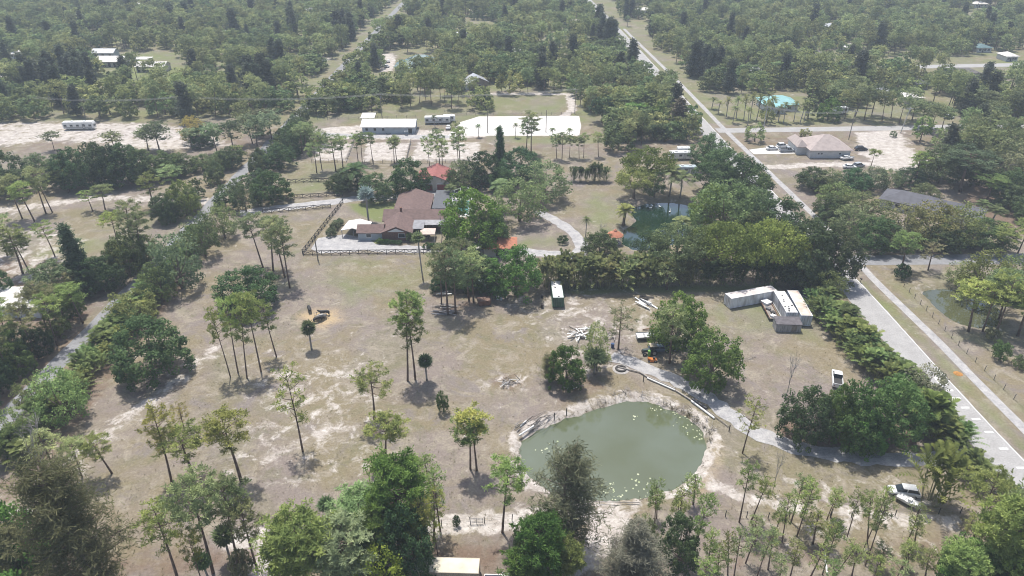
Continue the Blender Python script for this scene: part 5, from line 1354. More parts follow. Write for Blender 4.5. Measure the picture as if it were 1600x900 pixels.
# ------------------------------------------------------------------ vehicles and trailers
TYRE = paint('tyre_rubber', (.022, .022, .022), .9)
RIM = paint('wheel_rim', (.40, .40, .40), .35, .1, metal=.6)
TAIL = paint('tail_lamp', (.30, .02, .02), .3)
LAMP = paint('head_lamp', (.65, .65, .62), .2)
def wheel(parent, x, y, r=.34, w=.24):
    o = MB().tube([(x, y - w / 2, r), (x, y + w / 2, r)], r, 12).build('wheel', TYRE, parent)
    MB().tube([(x, y - w / 2 - .012, r), (x, y + w / 2 + .012, r)], r * .55, 10).build('rim', RIM, o)
def loft(mb, secs, mi=0):
    """secs: list of (x, [(y,z)...]) closed sections"""
    n = len(secs[0][1])
    vv = [(x, y, z) for x, s in secs for y, z in s]
    ff = [(i * n + j, i * n + (j + 1) % n, (i + 1) * n + (j + 1) % n, (i + 1) * n + j) for i in range(len(secs) - 1) for j in range(n)]
    mb.add(vv, ff + [tuple(range(n))[::-1], tuple(range(len(vv) - n, len(vv)))], mi)
def sec(w, z0, z1, c=.1):
    return [(-w + c, z0), (w - c, z0), (w, z0 + c), (w, z1 - c), (w - c, z1), (-w + c, z1), (-w, z1 - c), (-w, z0 + c)]
def car(px, py, ang, body, label, kind='sedan', cat='car', name='parked_car', group=None, pos=None):
    o = empty(name, pos or g(px, py), ang, label, cat, group)
    bm_ = paint('car_' + body[0], body[1], .3, .05)
    L_ = dict(sedan=4.6, suv=4.7, pickup=5.5)[kind]
    h = L_ / 2
    wz = .9
    if kind == 'pickup':
        b = MB(); loft(b, [(-h, sec(.92, .45, .95)), (-h + .1, sec(.96, .38, 1.0)), (-.2, sec(.97, .35, 1.02)), (h - 1.2, sec(.97, .35, 1.05)), (h - .15, sec(.95, .38, .98)), (h, sec(.86, .45, .85))]); bo = b.build('body', bm_, o)
        MB().box(-h + .12, -.3, -.78, .78, 1.02, 1.035).build('bed_floor', DARK, o)
        for s_ in (-1, 1): MB().box(-h + .1, -.25, s_ * .86 - .06, s_ * .86 + .06, .98, 1.32).build('bed_side', bm_, o)
        MB().box(-h + .02, -h + .1, -.9, .9, .98, 1.30).build('tailgate', bm_, o)
        c = MB(); loft(c, [(-.25, sec(.84, 1.0, 1.5)), (-.15, sec(.80, 1.0, 1.82)), (1.0, sec(.78, 1.0, 1.84)), (1.75, sec(.84, 1.0, 1.08, .03))]); c.build('cab_glass', GLASS, o)
        MB().box(-.18, 1.02, -.74, .74, 1.82, 1.88).build('cab_roof', bm_, o)
        for x_ in (-.2, .45):
            for s_ in (-1, 1): MB().box(x_ - .05, x_ + .05, s_ * .82 - .03, s_ * .82 + .03, 1.0, 1.82).build('pillar', bm_, o)
    else:
        rz_ = 1.45 if kind == 'sedan' else 1.72
        b = MB(); loft(b, [(-h, sec(.78, .5, .85)), (-h + .15, sec(.88, .36, .98)), (-h + 1.0, sec(.92, .32, 1.0)), (.8, sec(.92, .32, 1.0)), (h - .3, sec(.88, .36, .86)), (h, sec(.74, .45, .70))]); bo = b.build('body', bm_, o)
        x0 = -h + (.7 if kind == 'sedan' else .2)
        c = MB(); loft(c, [(x0, sec(.80, .98, 1.04, .02)), (x0 + .6, sec(.70, .98, rz_ - .04)), (.35, sec(.70, .98, rz_ - .04)), (1.25, sec(.80, .98, 1.03, .02))]); c.build('cabin_glass', GLASS, o)
        r_ = MB(); loft(r_, [(x0 + .5, sec(.68, rz_ - .06, rz_, .02)), (.45, sec(.68, rz_ - .06, rz_, .02))]); r_.build('roof', bm_, o)
        for s_ in (-1, 1): MB().box(-.25, -.13, s_ * .73 - .03, s_ * .73 + .03, .98, rz_ - .04).build('pillar', bm_, o)
    for s_ in (-1, 1):
        wheel(o, -h + .95, s_ * .80); wheel(o, h - .9, s_ * .80)
        MB().box(h - .12, h - .01, s_ * .6 - .16, s_ * .6 + .16, .66, .80).build('headlight', LAMP, o)
        MB().box(-h - .01, -h + .08, s_ * .66 - .1, s_ * .66 + .1, .68, .86).build('tail_light', TAIL, o)
    return o
WHT = ('white', (.62, .62, .61)); SIL = ('silver', (.34, .36, .38)); BLK = ('black', (.02, .02, .022)); GRN = ('dark_green', (.03, .06, .045)); BLU = ('blue', (.05, .10, .2)); RED = ('red', (.25, .03, .03))
car(1307, 596, R(70), WHT, 'white pickup truck parked alone above the oak grove', 'pickup', 'pickup truck', 'pickup_truck')
car(1263, 478, R(-62), WHT, 'white pickup truck parked between container and palm hedge', 'pickup', 'pickup truck', 'pickup_truck')
car(1250, 462, R(-65), BLK, 'black car parked behind the white pickup by the hedge', 'suv')
car(1206, 234, R(4), WHT, 'white car on the concrete drive, nearest the road', 'sedan')
car(1229, 237, R(4), SIL, 'silver pickup on the concrete drive beside the tan roofed house', 'pickup', 'pickup truck', 'pickup_truck')
car(1222, 230, R(10), WHT, 'white car behind the silver pickup on the concrete drive', 'suv')
car(1327, 263, R(-6), WHT, 'white car on the sandy track below the tan roofed house', 'sedan')
car(1341, 261, R(20), SIL, 'dark silver car at the end of the sandy track', 'suv')
car(1345, 235, R(0), BLK, 'black car beside the tan roofed house', 'suv')
car(1322, 249, R(5), WHT, 'white car against the wall of the tan roofed house', 'sedan')
car(1100, 266, R(-60), BLK, 'dark car behind the trailers near the dark trees', 'suv')
car(701, 201, R(85), WHT, 'white car beside the riding arena', 'sedan')
car(193, 110, R(5), GRN, 'dark green car before the cream stable, farther one', 'suv')
car(194, 115, R(5), GRN, 'dark green car before the cream stable, nearer one', 'pickup', 'pickup truck', 'pickup_truck')
for i, (a, b_) in enumerate([(596, 96), (601, 99), (607, 97), (603, 105)]):
    car(a, b_, R(20 + 40 * i), WHT, ['white car farthest left in the yard of the teal roofed house', 'white car in the middle of the teal house yard', 'white car closest to the teal roofed house', 'white car nearest the viewer in the teal house yard'][i], 'sedan', group='cars in the teal house yard')
car(1575, 122, R(5), SIL, 'silver car beside the long dark grey roofed house', 'sedan')
car(1548, 123, R(5), WHT, 'white van on the lawn of the dark grey roofed house', 'suv', 'van', 'parked_van')
car(1482, 185, R(10), WHT, 'white car under pines beyond the cross street', 'suv')
# corrugated containers
def corrugated(x0, x1, y, z0, z1, depth, ax, flip, n):
    mb = MB()
    vv = []
    for i in range(n * 4 + 1):
        t = x0 + (x1 - x0) * i / (n * 4)
        d = depth * (1 if i % 4 in (1, 2) else 0) * flip
        for z in (z0, z1): vv.append((t, y + d, z) if ax == 0 else (y + d, t, z))
    mb.add(vv, [(2 * i, 2 * i + 2, 2 * i + 3, 2 * i + 1) if (flip < 0) == (ax == 0) else (2 * i, 2 * i + 1, 2 * i + 3, 2 * i + 2) for i in range(n * 4)])
    return mb
def container(name, a, b_, w, h, side, roof, label, cat, z0=.15, spots=0, doors=True, legs=False, seed=1, ribs=2.6):
    """a: near end on the ground, b: far end"""
    a, b_ = Vector(a), Vector(b_)
    L_ = (b_ - a).length
    o = empty(name, (a.x, a.y, 0), math.atan2((b_ - a).y, (b_ - a).x), label, cat)
    n = max(6, int(L_ * ribs))
    corrugated(.06, L_ - .06, -w / 2 + .03, z0 + .12, z0 + h - .1, .045, 0, 1, n).build('side_wall', side, o)
    corrugated(.06, L_ - .06, w / 2 - .03, z0 + .12, z0 + h - .1, .045, 0, -1, n).build('side_wall', side, o)
    corrugated(-w / 2 + .06, w / 2 - .06, L_ - .04, z0 + .12, z0 + h - .1, .04, 1, -1, 7).build('end_wall', side, o)
    for s_ in (-1, 1):
        dm = MB(); y0, y1 = (-w / 2 + .08, -.02) if s_ < 0 else (.02, w / 2 - .08)
        dm.box(.03, .08, y0, y1, z0 + .14, z0 + h - .12)
        d_ = dm.build('door', side, o)
        for q in (.3, .7): MB().tube([(.0, y0 + (y1 - y0) * q, z0 + .2), (.0, y0 + (y1 - y0) * q, z0 + h - .2)], .025, 5).build('lock_rod', STEEL, d_)
    fr = MB()
    for y_ in (-w / 2, w / 2):
        fr.box(0, L_, y_ - .05, y_ + .05, z0, z0 + .12); fr.box(0, L_, y_ - .05, y_ + .05, z0 + h - .1, z0 + h)
    for x_ in (0.0, L_ - .1):
        for y_ in (-w / 2, w / 2): fr.box(x_, x_ + .1, y_ - .06, y_ + .06, z0 + .121, z0 + h - .101)
        fr.box(x_, x_ + .1, -w / 2 + .051, w / 2 - .051, z0 + .001, z0 + .119); fr.box(x_, x_ + .1, -w / 2 + .051, w / 2 - .051, z0 + h - .099, z0 + h - .001)
    fr.build('frame', side, o)
    MB().box(.1, L_ - .1, -w / 2 + .05, w / 2 - .05, z0 + h - .05, z0 + h - .012).build('roof', roof, o)
    r_ = random.Random(seed)
    for i in range(spots):
        x_, y_, q = r_.uniform(.4, L_ - .6), r_.uniform(-w / 2 + .3, w / 2 - .4), r_.uniform(.12, .22)
        MB().box(x_ - q, x_ + q, y_ - q, y_ + q, z0 + h - .011, z0 + h + .06).build('roof_vent', DARK, o)
    for x_ in np.linspace(.8, L_ - .8, 4):
        MB().box(x_ - .15, x_ + .15, -w / 2 + .1, w / 2 - .1, 0, z0).build('support', WOODG, o)
    return o
CW = paint('container_white', (.70, .70, .70), .6, .18, .9, dirt=(.40, .38, .37), stretch=(1, 1, .35))
CB = paint('container_pale_blue', (.58, .63, .67), .6, .14, .9, dirt=(.38, .37, .36), stretch=(1, 1, .35))
CR1 = paint('container_roof_rusty', (.56, .50, .46), .7, .2, .5, dirt=(.44, .34, .27))
CR2 = paint('container_roof_white', (.62, .62, .61), .6, .1, .5)
CGRN = paint('container_green', (.045, .115, .065), .6, .2, 1)
CTAN = paint('trailer_tan', (.36, .31, .24), .6, .12, .8)
container('shipping_container', g(1135, 479), g(1206, 466), 2.5, 2.7, CW, paint('container_roof_pink', (.56, .50, .47), .7, .12, .4), 'stained white container lying crossways before the palm hedge', 'container', seed=2)
container('shipping_container', g(1234, 505), g(1214, 471), 2.45, 2.7, CW, CR2, 'white container with dark vents on its roof, middle of three', 'container', spots=9, seed=3)
container('shipping_container', g(1257, 510), g(1235, 470), 2.45, 2.7, CB, CR1, 'pale blue container with rusty roof beside the parked pickup', 'container', seed=4)
container('shipping_container', g(872, 481), g(868, 454), 2.5, 2.6, CGRN, CR2, 'green container with white roof by the tall palm hedge', 'container', spots=4, seed=5)
q0, q1 = gz(640, 881, 2.75), gz(749, 884, 2.75)
TT = container('box_trailer', q0, q1, 2.5, 2.5, CTAN, paint('trailer_roof_cream', (.60, .54, .40), .6, .12, .35, dirt=(.36, .33, .26)), 'long tan ribbed trailer with mottled cream roof at the bottom', 'trailer', z0=.25, ribs=3)
tq = Vector(q1) - Vector(q0)
tq.normalize()
car(0, 0, math.atan2(tq.y, tq.x), WHT, 'white pickup nosed out beyond the tan trailer at the bottom', 'pickup', 'pickup truck', 'pickup_truck', pos=(q1[0] + 3.4, q1[1] - 1.2))
SB = house('weathered_shed', 'weathered grey shed with dark roof in front of the containers', 'shed', *g(1231, 519), R(-3))
block(SB, -2.7, 2.7, 0, 2.6, 1.9, .35, 'shed', paint('shed_boards', (.34, .33, .32), .85, .22, 1.2, stretch=(4, 4, .5)), paint('shed_roof', (.115, .105, .11), .9), .1)
opening(SB, 1.2, 0, .05, 1.0, 1.7, 's', 'door', WOODG, WOODG)
def flatbed(a, b_, label, w=2.2, load=True, seed=1):
    a, b_ = Vector(g(*a)), Vector(g(*b_))
    L_ = (b_ - a).length
    o = empty('flatbed_trailer', (a.x, a.y, 0), math.atan2((b_ - a).y, (b_ - a).x), label, 'trailer')
    MB().box(0, L_, -w / 2, w / 2, .62, .74).build('deck', WOODG, o)
    for y_ in (-w / 2, w / 2): MB().box(0, L_, y_ - .04, y_ + .04, .741, 1.0).build('side_rail', paint('rust', (.20, .09, .05), .9), o)
    MB().tube([(0, 0, .6), (-1.4, 0, .55)], .06, 5).build('tow_bar', STEEL, o)
    for x_ in (L_ * .45, L_ * .62):
        for s_ in (-1, 1): wheel(o, x_, s_ * (w / 2 - .14), .33, .2)
    return o
fb = flatbed((1209, 502), (1194, 474), 'loaded flatbed trailer left of the containers')
def crate_on(fx, fy, sx, sy, sz, z, mat, label, name, cat, rz=0.0):
    o = empty(name, (fx, fy, z), rz, label, cat)
    b = MB(); b.box(-sx, sx, -sy, sy, 0, sz); b.build('box_body', mat, o)
    MB().box(-sx - .03, sx + .03, -sy - .03, sy + .03, sz + .002, sz + .05).build('lid', mat, o)
    return o
def on_bed(t, off): 
    a, b_ = Vector(g(1209, 502)), Vector(g(1194, 474)); d = (b_ - a).normalized(); p = a + (b_ - a) * t + Vector((-d.y, d.x)) * off
    return p.x, p.y
crate_on(*on_bed(.85, 0), .9, .9, .5, .745, WHITE, 'white box with stained lid at the far end of the flatbed', 'storage_box', 'box', R(-60))
crate_on(*on_bed(.5, .3), .5, .4, .4, .745, STEEL, 'grey crate in the middle of the loaded flatbed', 'storage_box', 'box', R(-40))
crate_on(*on_bed(.3, -.3), .4, .5, .3, .745, DARK, 'dark crate on the loaded flatbed beside the grey crate', 'storage_box', 'box', R(10))
crate_on(*on_bed(.1, .1), .5, .5, .35, .745, WHITE, 'white crate at the near end of the loaded flatbed', 'storage_box', 'box', R(-50))
flatbed((1290, 512), (1280, 490), 'dark trailer with white ladder rack beside the palm hedge', 2.0)
for i in range(6):
    pass
tr = Vector(g(1285, 500))
lr = empty('ladder_rack', (tr.x, tr.y, .75), R(-65), 'white ladder rack lying on the dark trailer', 'rack')
for y_ in (-.6, 0, .6): MB().box(-1.6, 1.6, y_ - .06, y_ + .06, .35, .45).build('rail', WHITE, lr)
for x_ in np.linspace(-1.5, 1.5, 6): MB().box(x_ - .05, x_ + .05, -.7, .7, .452, .52).build('rung', WHITE, lr)
for x_ in (-1.4, 1.4): MB().box(x_ - .06, x_ + .06, -.55, .55, 0, .349).build('foot', STEEL, lr)
# travel trailers and motorhomes
def camper(px, py, L_, label, ang=0.0, h=2.9, stripe=None, motor=False, tow=True, name='travel_trailer', cat='trailer', w=2.4, shell=None):
    o = empty(name, g(px, py), ang, label, cat)
    z0 = .55
    b = MB(); loft(b, [(-L_ / 2, sec(w / 2 - .06, z0 + .15, h - .15, .15)), (-L_ / 2 + .2, sec(w / 2, z0, h, .15)), (L_ / 2 - .35, sec(w / 2, z0, h, .15)), (L_ / 2, sec(w / 2 - .06, z0 + .1, h - (.7 if motor else .35), .15))])
    b.build('body', shell or WHITE, o)
    for s_, f in ((-1, 's'), (1, 'n')):
        for x_ in np.linspace(-L_ / 2 + 1.0, L_ / 2 - 1.3, max(2, int(L_ / 2.2))): opening(o, float(x_), s_ * w / 2, 1.55, 1.0, .65, f, 'window', STEEL, GLASS)
        if stripe:
            for k_ in (.95, 1.2): MB().box(-L_ / 2 + .4, L_ / 2 - .6, s_ * (w / 2 + .008) - .006, s_ * (w / 2 + .008) + .006, k_, k_ + .12).build('stripe', stripe, o)
    opening(o, L_ * .18, -w / 2, .62, .75, 1.75, 's', 'door', STEEL, OFFW)
    for x_ in (-.2 * L_, .2 * L_): MB().box(x_ - .45, x_ + .45, -.4, .4, h + .003, h + .28).build('roof_unit', OFFW, o)
    ws = ((-L_ * .32, L_ * .34) if motor else (-.45, .45))
    for x_ in ws:
        for s_ in (-1, 1): wheel(o, x_, s_ * (w / 2 - .16), .38)
    if motor: MB().box(L_ / 2 - .2, L_ / 2 + .02, -w / 2 + .3, w / 2 - .3, 1.35, 2.1).build('windscreen', GLASS, o)
    elif tow: MB().tube([(L_ / 2 - .1, 0, .55), (L_ / 2 + 1.2, 0, .5)], .07, 5).build('tow_bar', STEEL, o)
    return o
camper(126, 202, 12.0, 'white motorhome with dark stripes parked on the sand lot', R(3), 3.3, paint('stripe_dark', (.06, .06, .07), .5), True, name='motorhome', cat='motorhome')
camper(684, 193, 10.5, 'long white travel trailer behind the stable', R(4), 3.1, paint('stripe_grey', (.25, .27, .3), .5))
camper(702, 190, 5, 'white horse trailer behind the long travel trailer', R(4), 2.8)
camper(1062, 249, 8.0, 'grey white travel trailer among trees north of the dark pond', R(2), 3.0)
camper(1068, 243, 5.0, 'short white camper behind the grey white travel trailer', R(2), 3.2)
camper(1071, 272, 7.0, 'pale blue cargo trailer nearest the coconut palms', R(0), 3.0, shell=paint('cargo_blue', (.40, .47, .50), .5))
camper(1312, 178, 6.0, 'white camper behind the round bright tree by the cross street', R(15), 3.0)
# abandoned white vehicles at the lower right
car(1411, 772, R(168), WHT, 'abandoned white van front half beside the bright palm clump', 'suv', 'van', 'abandoned_van')
def boat(pos, rz, L_, hullm, label, z=.25):
    o = empty('boat', (*pos, z), rz, label, 'boat')
    h = MB(); n = 9
    vv, ff = [], []
    for i in range(n):
        t = i / (n - 1)
        w = L_ * .19 * (1 - max(0, (t - .45) / .55) ** 2.2)
        x = L_ * (t - .5)
        zk = .0 + .35 * max(0, t - .6)
        vv += [(x, -w, .75 + .12 * t), (x, -w * .8, .25 + zk), (x, 0, zk), (x, w * .8, .25 + zk), (x, w, .75 + .12 * t)]
    for i in range(n - 1):
        for j in range(4): ff.append((i * 5 + j, i * 5 + j + 1, (i + 1) * 5 + j + 1, (i + 1) * 5 + j))
    ff.append((4, 3, 2, 1, 0))
    h.add(vv, ff); h.build('hull', hullm, o)
    d = MB(); d.add([(L_ * (i / (n - 1) - .5), s_ * L_ * .17 * (1 - max(0, (i / (n - 1) - .45) / .55) ** 2.2), .58) for s_ in (-1, 1) for i in range(n)], [(i, i + 1, n + i + 1, n + i) for i in range(n - 1)])
    d.build('deck', OFFW, o)
    for x_ in (-.2, .1): MB().box(L_ * x_ - .15, L_ * x_ + .15, -L_ * .14, L_ * .14, .585, .72).build('thwart', hullm, o)
    c = MB(); c.box(-L_ * .05, L_ * .08, -.35, .35, .73, 1.15); c.build('console', WHITE, o)
    return o
boat(g(1419, 789), R(-50), 3.8, WHITE, 'old white boat hull lying beside the abandoned van')
boat(g(1014, 529), R(4), 5.6, paint('hull_grey', (.42, .44, .44), .5, .1, 1, dirt=(.20, .20, .18)), 'grey white boat parked under the bright oak', .3)
boat(g(1325, 250), R(8), 4.5, WHITE, 'white boat beside the corner of the tan roofed house', .3)
# machinery under the oak
def tractor(px, py, rz, label, col, canopy):
    o = empty('tractor', g(px, py), rz, label, 'tractor')
    b = MB(); loft(b, [(.1, sec(.36, .7, 1.35, .06)), (1.6, sec(.34, .65, 1.25, .08)), (1.75, sec(.26, .7, 1.1, .08))]); b.build('hood', col, o)
    MB().box(-1.0, .1, -.5, .5, .6, .9).build('floor', col, o); MB().box(-.75, -.25, -.28, .28, .9, 1.25).build('seat', DARK, o)
    for s_ in (-1, 1): wheel(o, -.6, s_ * .72, .68, .36); wheel(o, 1.35, s_ * .62, .42, .24)
    for x_ in (-.9, .1):
        for s_ in (-1, 1): MB().tube([(x_, s_ * .5, .9), (x_, s_ * .5, 2.2)], .035, 5).build('canopy_post', DARK, o)
    MB().box(-1.15, .35, -.75, .75, 2.2, 2.28).build('canopy', canopy, o)
tractor(1016, 553, R(185), 'dark tractor with tan canopy under the bright oak', paint('tractor_dark', (.03, .05, .05), .5), paint('canopy_tan', (.40, .34, .25), .8))
def bin_(px, py, r, h, col, label, name='barrel', cat='barrel'):
    o = empty(name, g(px, py), 0, label, cat)
    MB().lathe([(0, .02), (r * .9, .02), (r, .08), (r, h * .33), (r * 1.04, h * .35), (r, h * .37), (r, h * .64), (r * 1.04, h * .66), (r, h * .68), (r, h), (0, h)], 14).build('drum', col, o)
    MB().lathe([(r * 1.02, h - .04), (r * 1.06, h), (r * 1.02, h + .03), (0, h + .02)], 14).build('lid', col, o)
    return o
bin_(957, 543, .36, 1.0, paint('barrel_blue', (.03, .07, .17), .4), 'blue barrel beside the forked thin pine')
bin_(1014, 556, .32, 1.3, paint('bin_green', (.16, .38, .06), .5), 'bright green upright bin before the tractor', 'upright_bin', 'bin')
bin_(778, 468, .35, .9, WHITE, 'white drum at the edge of the scrap clearing shade')
bin_(783, 469, .28, .6, OFFW, 'smaller pale drum beside the white drum')
bin_(847, 481, .33, 1.0, paint('barrel_dark', (.03, .02, .02), .6), 'dark barrel left of the green container, nearer one')
bin_(847, 465, .28, .7, DARK, 'dark barrel left of the green container, farther one')
def mower(px, py, rz, label):
    o = empty('lawn_mower', g(px, py), rz, label, 'mower')
    col = paint('mower_orange', (.50, .16, .03), .5)
    b = MB(); loft(b, [(-.9, sec(.45, .25, .6, .08)), (.2, sec(.5, .22, .62, .08)), (.95, sec(.34, .25, .85, .1))]); b.build('body', col, o)
    MB().box(-.55, -.1, -.28, .28, .62, 1.0).build('seat', DARK, o); MB().box(-.3, .5, -.62, .62, .1, .22).build('cutting_deck', col, o)
    for x_, r_ in ((-.6, .26), (.7, .19)):
        for s_ in (-1, 1): wheel(o, x_, s_ * .48, r_, .18)
mower(1019, 564, R(175), 'orange ride-on mower on the grass before the oak')
car(1030, 548, R(5), ('dusty_blue', (.10, .14, .19)), 'dusty blue car among the machinery under the oak', 'sedan')
car(1044, 544, R(-20), BLK, 'dark car deepest in the shade under the oak', 'suv')

# ------------------------------------------------------------------ heaps, timber, pipes
def heap(pos, n, spread, ln, mat, label, cat, name, seed, thick=(.05, .12), stacked=False, rz=None, piece='plank', z=.0, hgt=.5):
    r_ = random.Random(seed)
    o = empty(name, pos, 0, label, cat)
    for i in range(n):
        L_ = r_.uniform(*ln); a = (rz if rz is not None else r_.uniform(0, PI)) + r_.gauss(0, .12 if rz is not None else .3)
        x, y = r_.uniform(-spread, spread), r_.uniform(-spread, spread) * .6
        zz = hgt * r_.random() + .05
        t = r_.uniform(*thick)
        b = MB()
        if piece in ('plank', 'beam'): b.box(-L_ / 2, L_ / 2, -t, t, -t * .4, t * .4)
        else: b.tube([(-L_ / 2, 0, 0), (-L_ * .1, r_.uniform(-.1, .1), .03), (L_ / 2, r_.uniform(-.2, .2), 0)], [t * .6, t * .5, t * .25], 5)
        p = b.build(piece, mat if not isinstance(mat, list) else r_.choice(mat), o)
        p.location = (x, y, zz); p.rotation_euler = (r_.gauss(0, .1), r_.gauss(0, .13 if L_ > 2 else .3), a)
    return o
PVC = paint('white_pipe', (.60, .60, .58), .5, .08); DW = paint('driftwood', (.33, .30, .27), .9, .2, 2); CH = paint('charred_wood', (.06, .055, .05), .95, .3, 2); GRYB = paint('grey_branches', (.34, .31, .29), .9, .2, 2)
RUST = paint('rusty_iron', (.17, .075, .045), .9, .25, 1.5)
heap(g(694, 480), 9, 1.6, (2.5, 4.5), [CH, DW, WOODG], 'dark timber stack under pines in the scrap clearing, farther one', 'timber stack', 'timber_stack', 1, (.08, .16), rz=0)
heap(g(697, 491), 10, 1.7, (2.5, 4.5), [CH, DW, STEEL], 'dark timber stack under pines in the scrap clearing, nearer one', 'timber stack', 'timber_stack', 2, (.08, .16), rz=0)
heap(g(692, 461), 6, 1.0, (2, 3), [DW, WHITE], 'pale boards leaning behind the timber stacks', 'board pile', 'board_pile', 3, (.08, .14), rz=0.1)
heap(g(907, 525), 20, 2.1, (1.8, 4.2), [PVC, PVC, DW, WHITE, CH], 'heap of white pipes and scrap boards beside the loose pale tree', 'scrap heap', 'scrap_heap', 4, (.06, .16), hgt=.9)
heap(g(918, 517), 8, 1.2, (1.5, 3), [PVC, WHITE], 'smaller white scrap heap behind the pipes', 'scrap heap', 'scrap_heap', 5, (.06, .14), hgt=.6)
heap(g(1008, 476), 9, 1.6, (2.6, 4.6), [PVC, WHITE, PVC, STEEL], 'stack of white beams on the grass behind the bright oak', 'beam stack', 'beam_stack', 6, (.10, .2), rz=-.9, piece='beam')
heap(g(1011, 468), 6, 1.5, (2.5, 4), [CH, STEEL], 'dark boards lying behind the white beams', 'board pile', 'board_pile', 7, (.12, .2), rz=0)
heap(g(951, 528), 9, 1.2, (1.0, 2.2), [CH, GRYB, DW], 'grey brush and scrap pile beside the blue barrel', 'brush pile', 'brush_pile', 8, (.05, .1), hgt=.6)
heap(g(797, 598), 24, 1.6, (1.2, 2.8), [GRYB, CH, WHITE, DW], 'burnt branch pile on grey ash in the pasture', 'branch pile', 'branch_pile', 9, (.07, .14), piece='branch', hgt=.8)
heap(g(1168, 562), 16, 1.8, (.8, 1.8), [GRYB, DW], 'flat grey brush pile right of the round oak', 'brush pile', 'brush_pile', 10, (.04, .09), piece='branch', hgt=.3)
heap(g(1190, 637), 14, 1.2, (.8, 1.8), [GRYB, DW], 'small grey brush pile beside the gravel drive', 'brush pile', 'brush_pile', 11, (.04, .09), piece='branch', hgt=.4)
heap(g(893, 605), 8, 1.0, (1, 2), [PVC, DW], 'white scraps under the pond bank oak', 'scrap heap', 'scrap_heap', 12, (.05, .12), hgt=.4)
for i, (px, py, n_) in enumerate([(822, 668, 10), (838, 660, 12), (856, 652, 12)]):
    heap(g(px, py), n_, 1.8, (1.6, 3.6), [DW, GRYB, CH], ['grey driftwood bundle at the left end of the pond bank', 'grey driftwood bundle in the middle of the left pond bank', 'grey driftwood bundle beside the posts on the left pond bank'][i], 'driftwood', 'driftwood_bundle', 20 + i, (.07, .14), rz=.75, piece='branch', hgt=.4)
for i, (px, py, sd) in enumerate([(985, 612, 30), (1010, 617, 31), (1040, 628, 32), (1068, 641, 33), (1092, 655, 34), (1104, 668, 35), (965, 617, 36)]):
    heap(g(px, py), 12, 1.6, (.8, 2.2), [GRYB, DW, CH], f'{["third", "fourth", "fifth", "sixth", "seventh", "eighth", "second"][i]} grey brush clump from the left along the upper pond shore', 'brush pile', 'brush_pile', sd, (.03, .08), piece='branch', hgt=.4)
heap(g(940, 624), 12, 1.6, (.8, 2.2), [GRYB, DW], 'first grey brush clump from the left along the upper pond shore', 'brush pile', 'brush_pile', 38, (.03, .08), piece='branch', hgt=.3)
def pipe(a, b_, r, mat, label, name='plastic_pipe', cat='pipe', z=.25, mid=None):
    A, B = g(*a), g(*b_)
    pts = [(A[0], A[1], z)] + ([(*g(*mid), z + .05)] if mid else []) + [(B[0], B[1], z)]
    o = MB().tube(pts, r, 8).build(name, mat)
    return tag(o, label, cat)
pipe((811, 682), (834, 667), .17, PVC, 'longer white pipe lying half in the pond at its left end')
pipe((813, 668), (822, 659), .13, PVC, 'shorter white pipe on the driftwood at the pond left end')
pipe((966, 575), (1000, 583), .14, DW, 'pale log at the start of the pond rail', 'log', 'log')
pipe((1000, 583), (1014, 592), .16, DW, 'grey log bent along the pond bank', 'log', 'log')
pipe((1011, 592), (1054, 611), .16, PVC, 'white pipe at the left part of the pond bank line')
pipe((1012, 590), (1055, 609), .14, DW, 'grey log beside the white pipe on the pond bank', 'log', 'log')
pipe((1055, 611), (1080, 627), .15, DW, 'thin grey log in the middle of the pond bank line', 'log', 'log')
pipe((1080, 628), (1116, 655), .2, PVC, 'longest white pipe on the pond bank line')
pipe((1082, 625), (1104, 640), .28, paint('black_pipe', (.03, .03, .035), .5), 'black drain pipe beside the longest white pipe')
pipe((1104, 642), (1138, 668), .09, WOODG, 'thin rail at the right end of the pond bank line', 'log', 'log')
pipe((1004, 516), (1021, 515), .12, RUST, 'rusty pipe lying behind the boat under the oak')
pipe((1287, 860), (1292, 898), .14, PVC, 'white fallen trunk among the young pines', 'fallen_trunk', 'trunk')
pipe((910, 785), (1000, 787), .08, DW, 'bleached log along the near pond shore', 'log', 'log')
pipe((1068, 765), (1080, 770), .12, PVC, 'short white log at the lower right pond shore', 'log', 'log')
for i, (px, py) in enumerate([(866, 655), (885, 648), (1139, 674), (1005, 596)]):
    tag(MB().tube([(*g(px, py), -.3), (*g(px, py), 1.5)], .09, 6).build('wooden_post', CH), ['dark post at the end of the driftwood on the pond bank', 'dark post standing in the pond edge shadow', 'dark post at the right end of the pond rail', 'dark post below the bent pond log'][i], 'post')
# fire ring and skip
fr_ = empty('fire_ring', g(970, 577), 0, 'dark tyre fire ring on white ash by the drive', 'fire ring')
tor = MB(); tor.lathe([(.75, 0), (1.1, 0), (1.2, .15), (1.1, .35), (.75, .35), (.68, .18), (.75, 0)], 18); tor.build('tyre_ring', CH, fr_)
tag(MB().lathe([(1.7, .0), (1.5, .05), (1.1, .10), (0, .12)], 20).build('ash_bed', paint('ash', (.34, .32, .30), .95, .12, 2), loc=(*g(970, 577), .004)), 'round bed of white ash under the tyre ring', 'ash bed')
sk = empty('rusty_skip', g(756, 475), R(12), 'rusty brown open bin in the scrap clearing', 'skip')
MB().add([(-1.3, -1, .1), (1.3, -1, .1), (1.3, 1, .1), (-1.3, 1, .1), (-1.6, -1.15, 1.4), (1.6, -1.15, 1.4), (1.6, 1.15, 1.4), (-1.6, 1.15, 1.4)], [(0, 3, 2, 1), (0, 1, 5, 4), (1, 2, 6, 5), (2, 3, 7, 6), (3, 0, 4, 7)]).build('tub', RUST, sk)
